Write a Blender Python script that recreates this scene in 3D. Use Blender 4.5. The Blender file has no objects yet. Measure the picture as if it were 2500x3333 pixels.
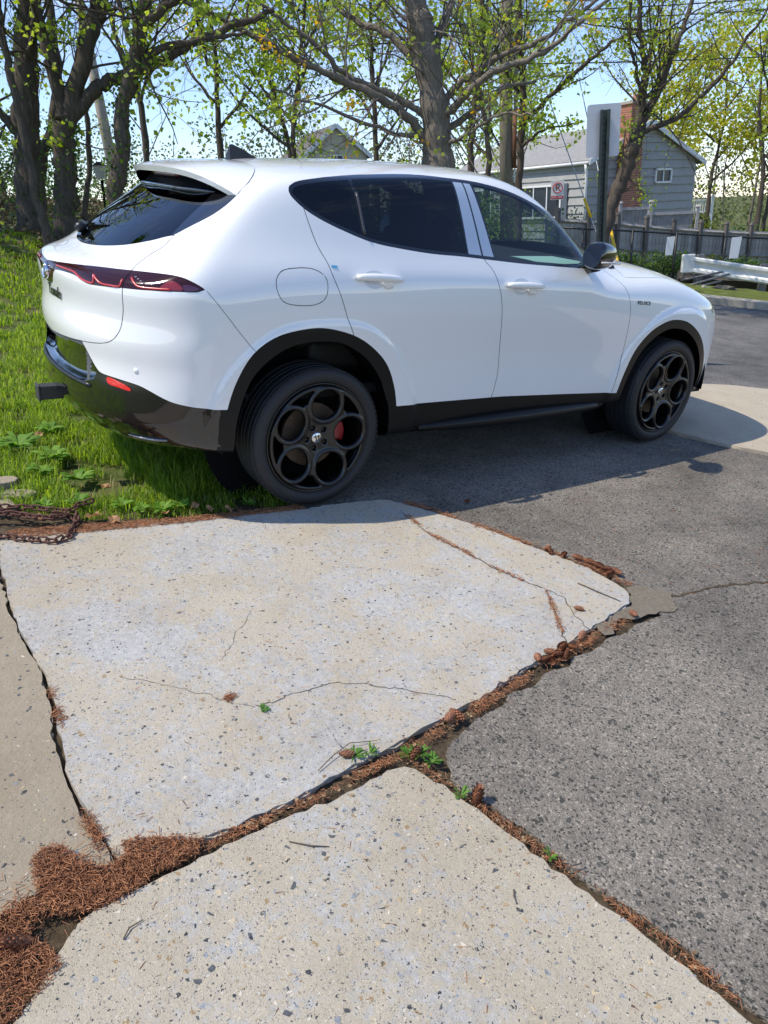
import bpy, bmesh, math, random
import numpy as np
from mathutils import Vector, Matrix, Euler, noise as mnoise

# ---------------------------------------------------------------- camera, sky, sun, exposure
S = bpy.context.scene
COL = S.collection
R = math.radians
cam_data = bpy.data.cameras.new('camera')
cam = bpy.data.objects.new('camera', cam_data); COL.objects.link(cam)
cam.location = (0, 0, 1.5)
# looks along +Y, pitched 21.9 degrees down, rolled 2.5 degrees
cam.rotation_mode = 'XYZ'
cam.matrix_world = Matrix.Translation((0, 0, 1.5)) @ Matrix.Rotation(R(90 - 21.9), 4, 'X') @ Matrix.Rotation(R(-2.5), 4, 'Z')
cam_data.sensor_fit = 'VERTICAL'; cam_data.sensor_height = 36.0; cam_data.lens = 36.0 * 2450 / 3333
cam_data.clip_start = 0.05; cam_data.clip_end = 3000
cam_data.dof.use_dof = False
S.camera = cam

SUN_DIR = Vector((-0.522, -0.12, 0.844)).normalized()
W = bpy.data.worlds.new('World'); S.world = W; W.use_nodes = True
wn = W.node_tree.nodes; wl = W.node_tree.links
sky = wn.new('ShaderNodeTexSky'); sky.sky_type = 'NISHITA'; sky.sun_disc = False
sky.sun_elevation = math.asin(SUN_DIR.z); sky.sun_rotation = math.atan2(SUN_DIR.x, SUN_DIR.y)
sky.altitude = 50; sky.air_density = 1.0; sky.dust_density = 0.0; sky.ozone_density = 3.0
bg = wn['Background']; bg.inputs['Strength'].default_value = 0.15
def _wn(kind, **k):
    n = wn.new(kind)
    for a_, v in k.items(): setattr(n, a_, v)
    return n
# thin fair-weather cloud over the whole dome: noise on the direction, flattened toward the horizon
w_tc = _wn('ShaderNodeTexCoord'); w_map = _wn('ShaderNodeMapping'); w_map.inputs['Scale'].default_value = (1.6, 1.6, 5.0)
w_no = _wn('ShaderNodeTexNoise'); w_no.inputs['Scale'].default_value = 2.2; w_no.inputs['Detail'].default_value = 7; w_no.inputs['Roughness'].default_value = .58; w_no.inputs['Distortion'].default_value = .4
w_rp = _wn('ShaderNodeValToRGB'); w_rp.color_ramp.elements[0].position = .53; w_rp.color_ramp.elements[1].position = .80; w_rp.color_ramp.elements[1].color = (.5, .5, .5, 1)
w_mul = _wn('ShaderNodeMix', data_type='RGBA', blend_type='MULTIPLY'); w_mul.inputs['Factor'].default_value = 1.; w_mul.inputs['B'].default_value = (.90, .90, 1.0, 1)
w_mix = _wn('ShaderNodeMix', data_type='RGBA'); w_mix.inputs['B'].default_value = (5.2, 5.3, 5.6, 1)
wl.new(w_tc.outputs['Generated'], w_map.inputs['Vector']); wl.new(w_map.outputs[0], w_no.inputs['Vector']); wl.new(w_no.outputs['Fac'], w_rp.inputs['Fac'])
wl.new(sky.outputs['Color'], w_mul.inputs['A']); wl.new(w_mul.outputs['Result'], w_mix.inputs['A']); wl.new(w_rp.outputs['Color'], w_mix.inputs['Factor']); wl.new(w_mix.outputs['Result'], bg.inputs['Color'])
sun_d = bpy.data.lights.new('sun', 'SUN'); sun_d.energy = 3.3; sun_d.angle = R(0.53); sun_d.color = (1.0, 0.93, 0.80)
sun = bpy.data.objects.new('sun', sun_d); COL.objects.link(sun)
sun.rotation_euler = SUN_DIR.to_track_quat('Z', 'Y').to_euler(); sun.location = (-20, -5, 40)
S.view_settings.view_transform = 'Standard'; S.view_settings.look = 'None'
S.view_settings.exposure = 0.55; S.view_settings.gamma = 1.0; S.view_settings.use_curve_mapping = False
S.cycles.max_bounces = 8; S.cycles.transparent_max_bounces = 16; S.cycles.caustics_reflective = False; S.cycles.caustics_refractive = False
try: S.cycles.use_denoising = True
except Exception: pass

# the driveway slopes: its own frame (x along the car, y away from the camera, z off the slope)
DRIVE = Matrix(((0.834, -0.541, 0.113, -0.826), (0.547, 0.836, -0.035, 4.263), (-0.075, 0.091, 0.993, 0.227), (0, 0, 0, 1)))
_q = DRIVE.to_quaternion(); DRIVE = Matrix.Translation(DRIVE.translation) @ _q.to_matrix().to_4x4()
DRN = np.array(DRIVE)
rnd = random.Random(7); rng = np.random.default_rng(7)

# ---------------------------------------------------------------- helpers
def link(o, parent=None):
    COL.objects.link(o)
    if parent is not None: o.parent = parent
    return o
def tag(o, label=None, cat=None, group=None, kind=None):
    if label: o['label'] = label
    if cat: o['category'] = cat
    if group: o['group'] = group
    if kind: o['kind'] = kind
    return o
def empty(name, mat=None, label=None, cat=None, group=None):
    o = bpy.data.objects.new(name, None); o.empty_display_size = .1; link(o)
    if mat is not None: o.matrix_world = mat
    return tag(o, label, cat, group)
def mesh_obj(name, V, Fc, mat=None, parent=None, smooth=True, normals=None, mw=None):
    me = bpy.data.meshes.new(name)
    V = np.asarray(V, float)
    if isinstance(Fc, np.ndarray) and len(Fc):
        k = Fc.shape[1]; n = len(Fc)
        me.vertices.add(len(V)); me.vertices.foreach_set('co', V.ravel())
        me.loops.add(n * k); me.loops.foreach_set('vertex_index', Fc.ravel().astype(np.int32))
        me.polygons.add(n); me.polygons.foreach_set('loop_start', np.arange(0, n * k, k, dtype=np.int32))
        try: me.polygons.foreach_set('loop_total', np.full(n, k, dtype=np.int32))
        except Exception: pass
        me.update(calc_edges=True)
    else:
        me.from_pydata(V.tolist(), [], [list(map(int, f)) for f in Fc]); me.update()
    if smooth: me.polygons.foreach_set('use_smooth', np.ones(len(me.polygons), bool))
    if normals is not None: me.normals_split_custom_set_from_vertices(np.asarray(normals).tolist())
    o = bpy.data.objects.new(name, me); link(o, parent)
    if mat is not None:
        for m in (mat if isinstance(mat, (list, tuple)) else [mat]): me.materials.append(m)
    if mw is not None: o.matrix_world = mw
    return o
class MB:
    """collects shapes and links them as one mesh object"""
    def __init__(s): s.v = []; s.f = []; s.n = 0
    def add(s, V, Fc):
        V = np.asarray(V, float).reshape(-1, 3); s.v.append(V)
        s.f += [[int(i) + s.n for i in f] for f in Fc]; s.n += len(V); return s
    def box(s, c, d, rot=None, taper=None):
        c = np.array(c, float); h = np.array(d, float) / 2
        V = np.array([[x, y, z] for z in (-1, 1) for y in (-1, 1) for x in (-1, 1)], float)
        if taper: V[4:, 0] *= taper[0]; V[4:, 1] *= taper[1]
        V = V * h
        if rot is not None: V = V @ np.array(Euler(rot).to_matrix()).T
        return s.add(V + c, [(0, 2, 3, 1), (4, 5, 7, 6), (0, 1, 5, 4), (2, 6, 7, 3), (0, 4, 6, 2), (1, 3, 7, 5)])
    def tube(s, pts, r, n=8, cap=True):
        pts = np.asarray(pts, float); m = len(pts); r = np.broadcast_to(np.asarray(r, float), (m,))
        T = np.gradient(pts, axis=0); T /= np.maximum(np.linalg.norm(T, axis=1), 1e-9)[:, None]
        up = np.array([0, 0, 1.0]) if abs(T[0, 2]) < .9 else np.array([1.0, 0, 0])
        a = np.cross(T[0], up); a /= np.linalg.norm(a); V = []
        for i in range(m):
            a = a - T[i] * (a @ T[i]); a /= max(np.linalg.norm(a), 1e-9); b = np.cross(T[i], a)
            th = np.arange(n) * 2 * math.pi / n
            V.append(pts[i] + r[i] * (np.cos(th)[:, None] * a + np.sin(th)[:, None] * b))
        Fc = [(i * n + j, i * n + (j + 1) % n, (i + 1) * n + (j + 1) % n, (i + 1) * n + j) for i in range(m - 1) for j in range(n)]
        if cap: Fc += [tuple(range(n - 1, -1, -1)), tuple((m - 1) * n + j for j in range(n))]
        return s.add(np.concatenate(V), Fc)
    def lathe(s, prof, n=48, axis='y', c=(0, 0, 0), close=False):
        """prof: (radius, along) pairs turned about the axis"""
        V = []; m = len(prof)
        for i in range(n):
            t = 2 * math.pi * i / n
            for r, h in prof:
                V.append({'y': (r * math.cos(t), h, r * math.sin(t)), 'z': (r * math.cos(t), r * math.sin(t), h), 'x': (h, r * math.cos(t), r * math.sin(t))}[axis])
        mm = m if close else m - 1
        Fc = [(i * m + j, i * m + (j + 1) % m, ((i + 1) % n) * m + (j + 1) % m, ((i + 1) % n) * m + j) for i in range(n) for j in range(mm)]
        if axis == 'z': Fc = [f[::-1] for f in Fc]
        return s.add(np.array(V) + np.array(c), Fc)
    def ell(s, c, r, n=12, m=8, rot=None):
        V = [(0, 0, 1)]
        for i in range(1, m):
            t = math.pi * i / m
            for j in range(n):
                p = 2 * math.pi * j / n; V.append((math.sin(t) * math.cos(p), math.sin(t) * math.sin(p), math.cos(t)))
        V.append((0, 0, -1)); V = np.array(V) * np.array(r)
        if rot is not None: V = V @ np.array(Euler(rot).to_matrix()).T
        Fc = [(0, 1 + j, 1 + (j + 1) % n) for j in range(n)]
        for i in range(m - 2): Fc += [(1 + i * n + j, 1 + (i + 1) * n + j, 1 + (i + 1) * n + (j + 1) % n, 1 + i * n + (j + 1) % n) for j in range(n)]
        b = 1 + (m - 2) * n; L = len(V) - 1
        Fc += [(L, b + (j + 1) % n, b + j) for j in range(n)]
        return s.add(V + np.array(c), Fc)
    def quad(s, a, b, c, d): return s.add([a, b, c, d], [(0, 1, 2, 3)])
    def prism(s, poly, z0, z1, plane='xy'):
        n = len(poly); V = []
        for z in (z0, z1):
            for a, b in poly: V.append({'xy': (a, b, z), 'xz': (a, z, b), 'yz': (z, a, b)}[plane])
        return s.add(V, [tuple(range(n))[::-1], tuple(range(n, 2 * n))] + [(i, (i + 1) % n, n + (i + 1) % n, n + i) for i in range(n)])
    def build(s, name, mat, parent=None, smooth=False, mw=None, bevel=0, seg=2, auto=None):
        o = mesh_obj(name, np.concatenate(s.v), s.f, mat, parent, smooth, mw=mw)
        if bevel:
            md = o.modifiers.new('bevel', 'BEVEL'); md.width = bevel; md.segments = seg; md.limit_method = 'ANGLE'; md.angle_limit = R(40)
        if auto is not None:
            bm = bmesh.new(); bm.from_mesh(o.data)
            for e in bm.edges:
                if len(e.link_faces) == 2 and e.calc_face_angle(0) > R(auto): e.smooth = False
            bm.to_mesh(o.data); bm.free()
        return o
def copy_tree(o, parent=None):
    c = o.copy(); COL.objects.link(c); c.parent = parent
    for ch in list(o.children): copy_tree(ch, c)
    return c

# ---------------------------------------------------------------- materials
MATS = {}
def new_mat(name):
    m = bpy.data.materials.new(name); m.use_nodes = True
    return m, m.node_tree.nodes, m.node_tree.links, m.node_tree.nodes['Principled BSDF']
def plain(name, col, rough=.5, metal=0., coat=0., spec=.5, emit=None, trans=0., noise_amt=0., noise_scale=20., bump=0., bump_scale=60., coatr=.03):
    if name in MATS: return MATS[name]
    m, N, L, b = new_mat(name)
    b.inputs['Base Color'].default_value = (*col, 1); b.inputs['Roughness'].default_value = rough; b.inputs['Metallic'].default_value = metal
    b.inputs['Coat Weight'].default_value = coat; b.inputs['Coat Roughness'].default_value = coatr; b.inputs['Specular IOR Level'].default_value = spec
    if noise_amt or bump:
        tc = N.new('ShaderNodeTexCoord')
    if noise_amt:
        t = N.new('ShaderNodeTexNoise'); t.inputs['Scale'].default_value = noise_scale; t.inputs['Detail'].default_value = 8; t.inputs['Roughness'].default_value = .65
        L.new(tc.outputs['Object'], t.inputs['Vector'])
        r = N.new('ShaderNodeValToRGB'); r.color_ramp.elements[0].position = .3; r.color_ramp.elements[1].position = .72
        r.color_ramp.elements[0].color = (*[c * (1 - noise_amt) for c in col], 1); r.color_ramp.elements[1].color = (*[min(1, c * (1 + noise_amt)) for c in col], 1)
        L.new(t.outputs['Fac'], r.inputs['Fac']); L.new(r.outputs['Color'], b.inputs['Base Color'])
    if bump:
        t2 = N.new('ShaderNodeTexNoise'); t2.inputs['Scale'].default_value = bump_scale; t2.inputs['Detail'].default_value = 6
        L.new(tc.outputs['Object'], t2.inputs['Vector'])
        bp = N.new('ShaderNodeBump'); bp.inputs['Strength'].default_value = bump; bp.inputs['Distance'].default_value = .01
        L.new(t2.outputs['Fac'], bp.inputs['Height']); L.new(bp.outputs['Normal'], b.inputs['Normal'])
    MATS[name] = m; return m
def tinted_glass(name, tint, rough=.0):
    if name in MATS: return MATS[name]
    m, N, L, b = new_mat(name); N.remove(b)
    out = [n for n in N if n.type == 'OUTPUT_MATERIAL'][0]
    tr = N.new('ShaderNodeBsdfTransparent'); tr.inputs['Color'].default_value = (*tint, 1)
    gl = N.new('ShaderNodeBsdfGlossy'); gl.inputs['Roughness'].default_value = rough; gl.inputs['Color'].default_value = (1, 1, 1, 1)
    fr = N.new('ShaderNodeFresnel'); ge = N.new('ShaderNodeNewGeometry'); mr = N.new('ShaderNodeMapRange')      # a thin pane reflects alike from both sides
    mr.inputs['To Min'].default_value = 1.5; mr.inputs['To Max'].default_value = 1 / 1.5; L.new(ge.outputs['Backfacing'], mr.inputs['Value']); L.new(mr.outputs[0], fr.inputs['IOR'])
    mx = N.new('ShaderNodeMixShader'); L.new(fr.outputs[0], mx.inputs[0]); L.new(tr.outputs[0], mx.inputs[1]); L.new(gl.outputs[0], mx.inputs[2])
    L.new(mx.outputs[0], out.inputs['Surface']); MATS[name] = m; return m
PAINT = plain('white_car_paint', (.86, .855, .84), .42, coat=1.0, coatr=.015)
GLOSS_BLACK = plain('gloss_black_trim', (.006, .006, .007), .12, coat=1.0)
SATIN_BLACK = plain('satin_black_plastic', (.012, .012, .013), .38)
CLAD = plain('dark_cladding_plastic', (.0075, .0074, .0076), .36, spec=.28)
MATT_BLACK = plain('matt_black', (.004, .004, .0045), .9, spec=.2)
RUBBER = plain('tyre_rubber', (.017, .017, .019), .62, bump=.25, bump_scale=160)
RIM = plain('black_wheel_paint', (.006, .0058, .0056), .3, coat=.3, coatr=.1)
PAINT.node_tree.nodes['Principled BSDF'].inputs['Coat IOR'].default_value = 1.7
CHROME = plain('chrome', (.75, .75, .76), .12, metal=1.)
PRIV = tinted_glass('privacy_glass', (.035, .042, .045))
CLEAR = tinted_glass('side_glass', (.60, .68, .67))
SEAM = plain('seam_bounce_grey', (.10, .105, .11), .7)  # seam floors greyed to stand in for light bounced inside the gaps
BACKGLASS = tinted_glass('rear_window_glass', (.03, .036, .04))

# ---------------------------------------------------------------- ground materials
def tex_nodes(N, L):
    tc = N.new('ShaderNodeTexCoord')
    def noise(scale, detail=6, rough=.6, w=None, dist=0.):
        t = N.new('ShaderNodeTexNoise'); t.inputs['Scale'].default_value = scale; t.inputs['Detail'].default_value = detail; t.inputs['Roughness'].default_value = rough; t.inputs['Distortion'].default_value = dist
        if w is not None: t.noise_dimensions = '4D'; t.inputs['W'].default_value = w
        L.new(tc.outputs['Object'], t.inputs['Vector']); return t.outputs['Fac']
    wn_ = N.new('ShaderNodeTexNoise'); wn_.inputs['Scale'].default_value = 55.; wn_.inputs['Detail'].default_value = 3; L.new(tc.outputs['Object'], wn_.inputs['Vector'])
    ws = N.new('ShaderNodeVectorMath'); ws.operation = 'SCALE'; ws.inputs['Scale'].default_value = .022; L.new(wn_.outputs['Color'], ws.inputs[0])
    wa = N.new('ShaderNodeVectorMath'); wa.operation = 'ADD'; L.new(tc.outputs['Object'], wa.inputs[0]); L.new(ws.outputs[0], wa.inputs[1])
    def voro(scale, feature='F1', rand=1.0):
        t = N.new('ShaderNodeTexVoronoi'); t.feature = feature; t.inputs['Scale'].default_value = scale; t.inputs['Randomness'].default_value = rand
        L.new(wa.outputs[0], t.inputs['Vector']); return t
    def ramp(fac, stops, interp='LINEAR'):
        r = N.new('ShaderNodeValToRGB'); r.color_ramp.interpolation = interp; el = r.color_ramp.elements
        while len(el) < len(stops): el.new(.5)
        for e, (p, c) in zip(el, stops): e.position = p; e.color = (*c, 1) if isinstance(c, tuple) else (c, c, c, 1)
        L.new(fac, r.inputs['Fac']); return r.outputs['Color']
    def math_(op, a, b=None):
        m = N.new('ShaderNodeMath'); m.operation = op
        for i, v in enumerate((a, b)):
            if v is None: continue
            if isinstance(v, (int, float)): m.inputs[i].default_value = v
            else: L.new(v, m.inputs[i])
        return m.outputs[0]
    def mix(fac, a, b, mode='MIX'):
        m = N.new('ShaderNodeMix'); m.data_type = 'RGBA'; m.blend_type = mode
        for sock, v in ((m.inputs['Factor'], fac), (m.inputs['A'], a), (m.inputs['B'], b)):
            if isinstance(v, (int, float)): sock.default_value = v
            elif isinstance(v, tuple): sock.default_value = (*v, 1)
            else: L.new(v, sock)
        return m.outputs['Result']
    def sep(col):
        s = N.new('ShaderNodeSeparateColor'); L.new(col, s.inputs[0]); return s.outputs
    def bump(h, strength, dist, b):
        p = N.new('ShaderNodeBump'); p.inputs['Strength'].default_value = strength; p.inputs['Distance'].default_value = dist; L.new(h, p.inputs['Height']); L.new(p.outputs['Normal'], b.inputs['Normal'])
    return tc, noise, voro, ramp, math_, mix, sep, bump
def concrete(name, sand, film, film_amt, dark_share, seed, pale=.0, blue=(.30, .32, .345)):
    m, N, L, b = new_mat(name); tc, noise, voro, ramp, math_, mix, sep, bump = tex_nodes(N, L)
    f = noise(2.3, 8, .68, seed); f2 = noise(9, 8, .7, seed + 3)
    filmf = ramp(math_('ADD', math_('ADD', math_('MULTIPLY', f, .38), math_('MULTIPLY', f2, .30)), math_('MULTIPLY', noise(42, 8, .75, seed + 6), .32)), [(film_amt - .028, 0.), (film_amt + .028, 1.)])
    grain = noise(330, 3, .7, seed + 1); mid = noise(60, 5, .7, seed + 2)
    c = mix(ramp(grain, [(.3, 0.), (.7, 1.)]), tuple(x * .70 for x in sand), tuple(min(1, x * 1.22) for x in sand))
    c = mix(ramp(mid, [(.35, .0), (.7, .55)]), c, tuple(x * .80 for x in sand))
    fm = mix(ramp(noise(46, 7, .72, seed + 5), [(.32, 0.), (.66, 1.)]), tuple(x * .74 for x in film), tuple(min(1, x * 1.13) for x in film))
    c = mix(filmf, fm, c)
    v = voro(62); cs = sep(v.outputs['Color'])                               # pebbles of the mix, ground flush
    size = math_('MULTIPLY', cs[1], .46); on = math_('LESS_THAN', cs[0], dark_share); inside = math_('LESS_THAN', v.outputs['Distance'], size)
    wob = math_('GREATER_THAN', noise(150, 2, .5, seed + 7), .43)
    mask = math_('MULTIPLY', math_('MULTIPLY', on, inside), wob)
    peb = ramp(cs[2], [(0, (.055, .06, .065)), (.45, (.12, .125, .13)), (.62, blue), (.8, (.34, .24, .13)), (.92, (.62, .50, .33))], 'CONSTANT')
    c = mix(mask, c, peb)
    v2 = voro(150); cs2 = sep(v2.outputs['Color']); m2 = math_('MULTIPLY', math_('LESS_THAN', cs2[0], dark_share * 1.3), math_('LESS_THAN', v2.outputs['Distance'], math_('MULTIPLY', cs2[1], .42)))
    c = mix(m2, c, ramp(cs2[2], [(0, (.07, .075, .08)), (.4, (.55, .42, .26)), (.6, (.20, .20, .20)), (.8, (.65, .60, .52))], 'CONSTANT'))
    v3 = voro(250); cs3 = sep(v3.outputs['Color']); m3 = math_('MULTIPLY', math_('LESS_THAN', cs3[0], dark_share * .9), math_('LESS_THAN', v3.outputs['Distance'], .38)); c = mix(math_('MULTIPLY', m3, .75), c, ramp(cs3[2], [(0, (.12, .12, .12)), (.45, (.30, .25, .18)), (.7, (.60, .55, .46))], 'CONSTANT'))
    st = noise(.9, 6, .6, seed + 9); c = mix(ramp(st, [(.36, .55), (.62, 0.)]), c, mix(1., c, (.80, .75, .68), 'MULTIPLY'))
    st2 = noise(4.5, 7, .7, seed + 11); c = mix(ramp(st2, [(.30, .6), (.55, 0.)]), c, mix(1., c, (.80, .78, .74), 'MULTIPLY'))
    if pale: c = mix(pale, c, (.62, .62, .62))
    L.new(c, b.inputs['Base Color']); b.inputs['Roughness'].default_value = .86; b.inputs['Specular IOR Level'].default_value = .3
    h = math_('ADD', math_('MULTIPLY', grain, .35), math_('ADD', math_('MULTIPLY', mid, .6), math_('MULTIPLY', f2, 1.2)))
    bump(h, .8, .008, b); return m
def asphalt(name, base, dark, seed, tone=1., speck=58, share=.24):
    """sun-bleached binder with fine grit and scattered darker stones"""
    m, N, L, b = new_mat(name); tc, noise, voro, ramp, math_, mix, sep, bump = tex_nodes(N, L)
    g = noise(260, 4, .75, seed); g2 = noise(95, 5, .7, seed + 1)
    c = mix(ramp(g, [(.38, 0.), (.62, 1.)]), tuple(a * .42 for a in base), tuple(min(1, a * 1.5) for a in base))
    c = mix(ramp(g2, [(.38, .75), (.58, 0.)]), c, tuple(a * .45 for a in base))
    v = voro(speck); cs = sep(v.outputs['Color']); msk = math_('MULTIPLY', math_('LESS_THAN', cs[0], share), math_('LESS_THAN', v.outputs['Distance'], math_('ADD', .12, math_('MULTIPLY', cs[1], .34))))
    c = mix(math_('MULTIPLY', msk, .85), c, mix(cs[2], dark, tuple(a * 2.1 for a in dark)))
    v2 = voro(130); c2 = sep(v2.outputs['Color']); m2 = math_('MULTIPLY', math_('LESS_THAN', c2[0], .42), math_('LESS_THAN', v2.outputs['Distance'], .46))
    c = mix(math_('MULTIPLY', m2, .92), c, ramp(c2[2], [(0, dark), (.5, tuple(a * 1.35 for a in base)), (.8, (.52, .44, .33)), (.9, tuple(a * .5 for a in base))], 'CONSTANT'))
    big = noise(.9, 8, .66, seed + 2); c = mix(ramp(big, [(.36, .9), (.60, 0.)]), c, mix(1., c, (.45, .45, .46), 'MULTIPLY'))
    med = noise(5.5, 7, .7, seed + 4); c = mix(ramp(med, [(.32, .6), (.56, 0.)]), c, mix(1., c, (.58, .58, .58), 'MULTIPLY'))
    c = mix(1., c, (tone, tone, tone), 'MULTIPLY')
    L.new(c, b.inputs['Base Color']); b.inputs['Roughness'].default_value = .85; b.inputs['Specular IOR Level'].default_value = .3
    bump(math_('ADD', math_('ADD', math_('MULTIPLY', v2.outputs['Distance'], -.7), math_('MULTIPLY', g, .6)), math_('MULTIPLY', g2, .6)), .75, .005, b); return m
def earth(name, cols, scale, seed):
    m, N, L, b = new_mat(name); tc, noise, voro, ramp, math_, mix, sep, bump = tex_nodes(N, L)
    c = ramp(noise(scale, 10, .75, seed), [(.30 + .40 * i / (len(cols) - 1), x) for i, x in enumerate(cols)])
    c = mix(ramp(noise(scale * 14, 4, .7, seed + 1), [(.3, .5), (.6, 0.)]), c, mix(1., c, (.5, .5, .5), 'MULTIPLY'))
    L.new(c, b.inputs['Base Color']); b.inputs['Roughness'].default_value = .95; b.inputs['Specular IOR Level'].default_value = .15
    bump(noise(scale * 9, 6, .7, seed + 2), .8, .02, b); return m
M_SLAB_A = concrete('worn_grey_concrete', (.53, .47, .375), (.485, .475, .455), .497, .28, 1.3)
M_SLAB_B = concrete('exposed_sand_concrete', (.505, .445, .345), (.46, .45, .43), .452, .36, 5.1)
M_SLAB_C = concrete('smooth_tan_concrete', (.385, .325, .24), (.36, .325, .27), .40, .10, 9.7)
M_WALK = concrete('pale_sidewalk_concrete', (.50, .43, .33), (.46, .43, .37), .42, .05, 13.)
M_ASPH = asphalt('worn_asphalt', (.30, .264, .218), (.046, .046, .041), 2., 1., 50, .36)
M_ROAD = asphalt('street_asphalt', (.225, .212, .195), (.07, .07, .07), 6., .95, 40, .15)
M_DIRT = earth('joint_dirt', [(.05, .038, .026), (.13, .095, .06), (.24, .19, .125)], 30, 3.)
M_LAWN = earth('lawn_soil', [(.035, .05, .012), (.06, .10, .018), (.12, .11, .05)], 5, 4.)
M_CRACK = plain('crack_dark', (.07, .06, .048), .95, noise_amt=.5, noise_scale=60)
# ---------------------------------------------------------------- terrain
DO = np.array(DRIVE.translation); DN = DRN[:3, 2]
def plane_z(x, y): return DO[2] - (DN[0] * (x - DO[0]) + DN[1] * (y - DO[1])) / DN[2]
def sst(t): t = np.clip(t, 0, 1); return t * t * (3 - 2 * t)
def terrain_z(x, y):
    x = np.asarray(x, float); y = np.asarray(y, float)
    z = plane_z(np.clip(x, -9, 12), np.clip(y, -8, 18))
    z = z + np.minimum(.035 * np.maximum(0, -x - .5) ** 2, .55) * sst((y - 7.3) / 3)
    z = z - .03 * np.clip(y - 12, 0, 12) * sst((x - 3) / 2.5)
    z = z + .03 * np.sin(x * 1.3) * np.sin(y * .9) * sst((y - 6) / 4) * sst((-x - 1) / 2)
    return z
def grid_axis(a, b, fine0, fine1, nf, nc):
    lo = fine0 - (np.geomspace(1, 1 + abs(a - fine0), nc)[::-1] - 1); hi = fine1 + (np.geomspace(1, 1 + abs(b - fine1), nc) - 1)
    return np.concatenate([lo[:-1], np.linspace(fine0, fine1, nf), hi[1:]])
gx = grid_axis(-700, 700, -10, 14, 97, 16); gy = grid_axis(-500, 900, -8, 30, 153, 16)
GX, GY = np.meshgrid(gx, gy, indexing='ij'); GZ = terrain_z(GX, GY) - .045
n1, n2 = GX.shape; ii, jj = np.meshgrid(np.arange(n1 - 1), np.arange(n2 - 1), indexing='ij'); k = (ii * n2 + jj).ravel()
ground = mesh_obj('ground', np.stack([GX.ravel(), GY.ravel(), GZ.ravel()], 1), np.stack([k, k + n2, k + n2 + 1, k + 1], 1), earth('wild_ground', [(.045, .065, .018), (.085, .12, .028), (.13, .12, .055), (.17, .125, .075)], 1.6, 8.), smooth=True)
tag(ground, kind='structure')
def rough_poly(pts, step=.03, amp=.006, seed=0):
    r = np.random.default_rng(seed); p = np.array(pts, float); out = []
    for a, b in zip(p, np.roll(p, -1, 0)):
        n = max(1, int(np.linalg.norm(b - a) / step)); d = (b - a) / max(np.linalg.norm(b - a), 1e-6); nn = np.array([-d[1], d[0]])
        for i in range(n):
            q = a + (b - a) * i / n; out.append(q + nn * amp * (r.normal() * .6 + math.sin(seed + q[0] * 31 + q[1] * 23) * .8))
    return np.array(out)
def flat(name, pts, z, mat, thick=.0, amp=.006, step=.03, seed=0, bevel=0, kind='structure', parent=None):
    p = rough_poly(pts, step, amp, seed); n = len(p)
    area = .5 * np.sum(p[:, 0] * np.roll(p[:, 1], -1) - np.roll(p[:, 0], -1) * p[:, 1])
    if area < 0: p = p[::-1]
    bm = bmesh.new(); top = [bm.verts.new((a, b, z)) for a, b in p]; f = bm.faces.new(top)
    if thick:
        bot = [bm.verts.new((a, b, z - thick)) for a, b in p]
        for i in range(n): bm.faces.new((top[i], bot[i], bot[(i + 1) % n], top[(i + 1) % n]))
    if bevel: bmesh.ops.bevel(bm, geom=[e for e in f.edges], offset=bevel, segments=2, affect='EDGES', clamp_overlap=True)
    bm.normal_update(); me = bpy.data.meshes.new(name); bm.to_mesh(me); bm.free(); me.materials.append(mat)
    o = bpy.data.objects.new(name, me); link(o, parent)
    if parent is None: o.matrix_world = DRIVE; tag(o, kind=kind)
    return o
SLAB_A = [(-1.431,-.884),(-1.457,-1.288),(-1.447,-1.554),(-1.433,-1.715),(-1.451,-1.959),(-1.478,-2.169),(-1.474,-2.359),(-1.440,-2.53),(-1.356,-2.558),(-1.256,-2.574),(-1.144,-2.576),(-.966,-2.571),(-.854,-2.545),(-.68,-2.535),(-.566,-2.515),(-.374,-2.497),(-.054,-2.440),(.257,-2.390),(.558,-2.330),(.700,-2.300),(.760,-2.222),(.760,-2.047),(.705,-1.813),(.605,-1.506),(.480,-1.184),(.362,-.985),(.116,-.935),(-.062,-.930),(-.30,-.868),(-.639,-.806),(-1.094,-.712),(-1.387,-.625)]
SLAB_B = [(-.674,-2.612),(-.848,-2.628),(-1.023,-2.625),(-1.158,-2.622),(-1.281,-2.630),(-1.431,-2.640),(-1.533,-2.643),(-1.596,-2.680),(-1.663,-2.756),(-1.723,-2.812),(-1.95,-3.0),(-2.3,-3.6),(-2.0,-4.6),(-.9,-4.6),(-.47,-3.9),(-.485,-3.59),(-.493,-3.491),(-.504,-3.36),(-.539,-3.214),(-.558,-3.084),(-.597,-2.901),(-.63,-2.707)]
SLAB_C = [(-1.447,-.901),(-1.468,-1.279),(-1.458,-1.545),(-1.446,-1.706),(-1.461,-1.892),(-1.488,-2.089),(-1.491,-2.213),(-1.484,-2.387),(-1.454,-2.530),(-1.474,-2.552),(-1.535,-2.535),(-1.615,-2.530),(-1.701,-2.560),(-1.80,-2.62),(-2.3,-3.1),(-3.6,-2.6),(-3.2,-.6),(-1.62,-.72)]
flat('dirt', [(-3.8,-.45),(-1.3,-.40),(-.2,-.75),(.4,-.7),(1.1,-2.2),(.9,-2.6),(-.3,-2.9),(-.35,-4.9),(-3.8,-4.9)], -.022, M_DIRT, amp=.02, seed=4)
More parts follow.
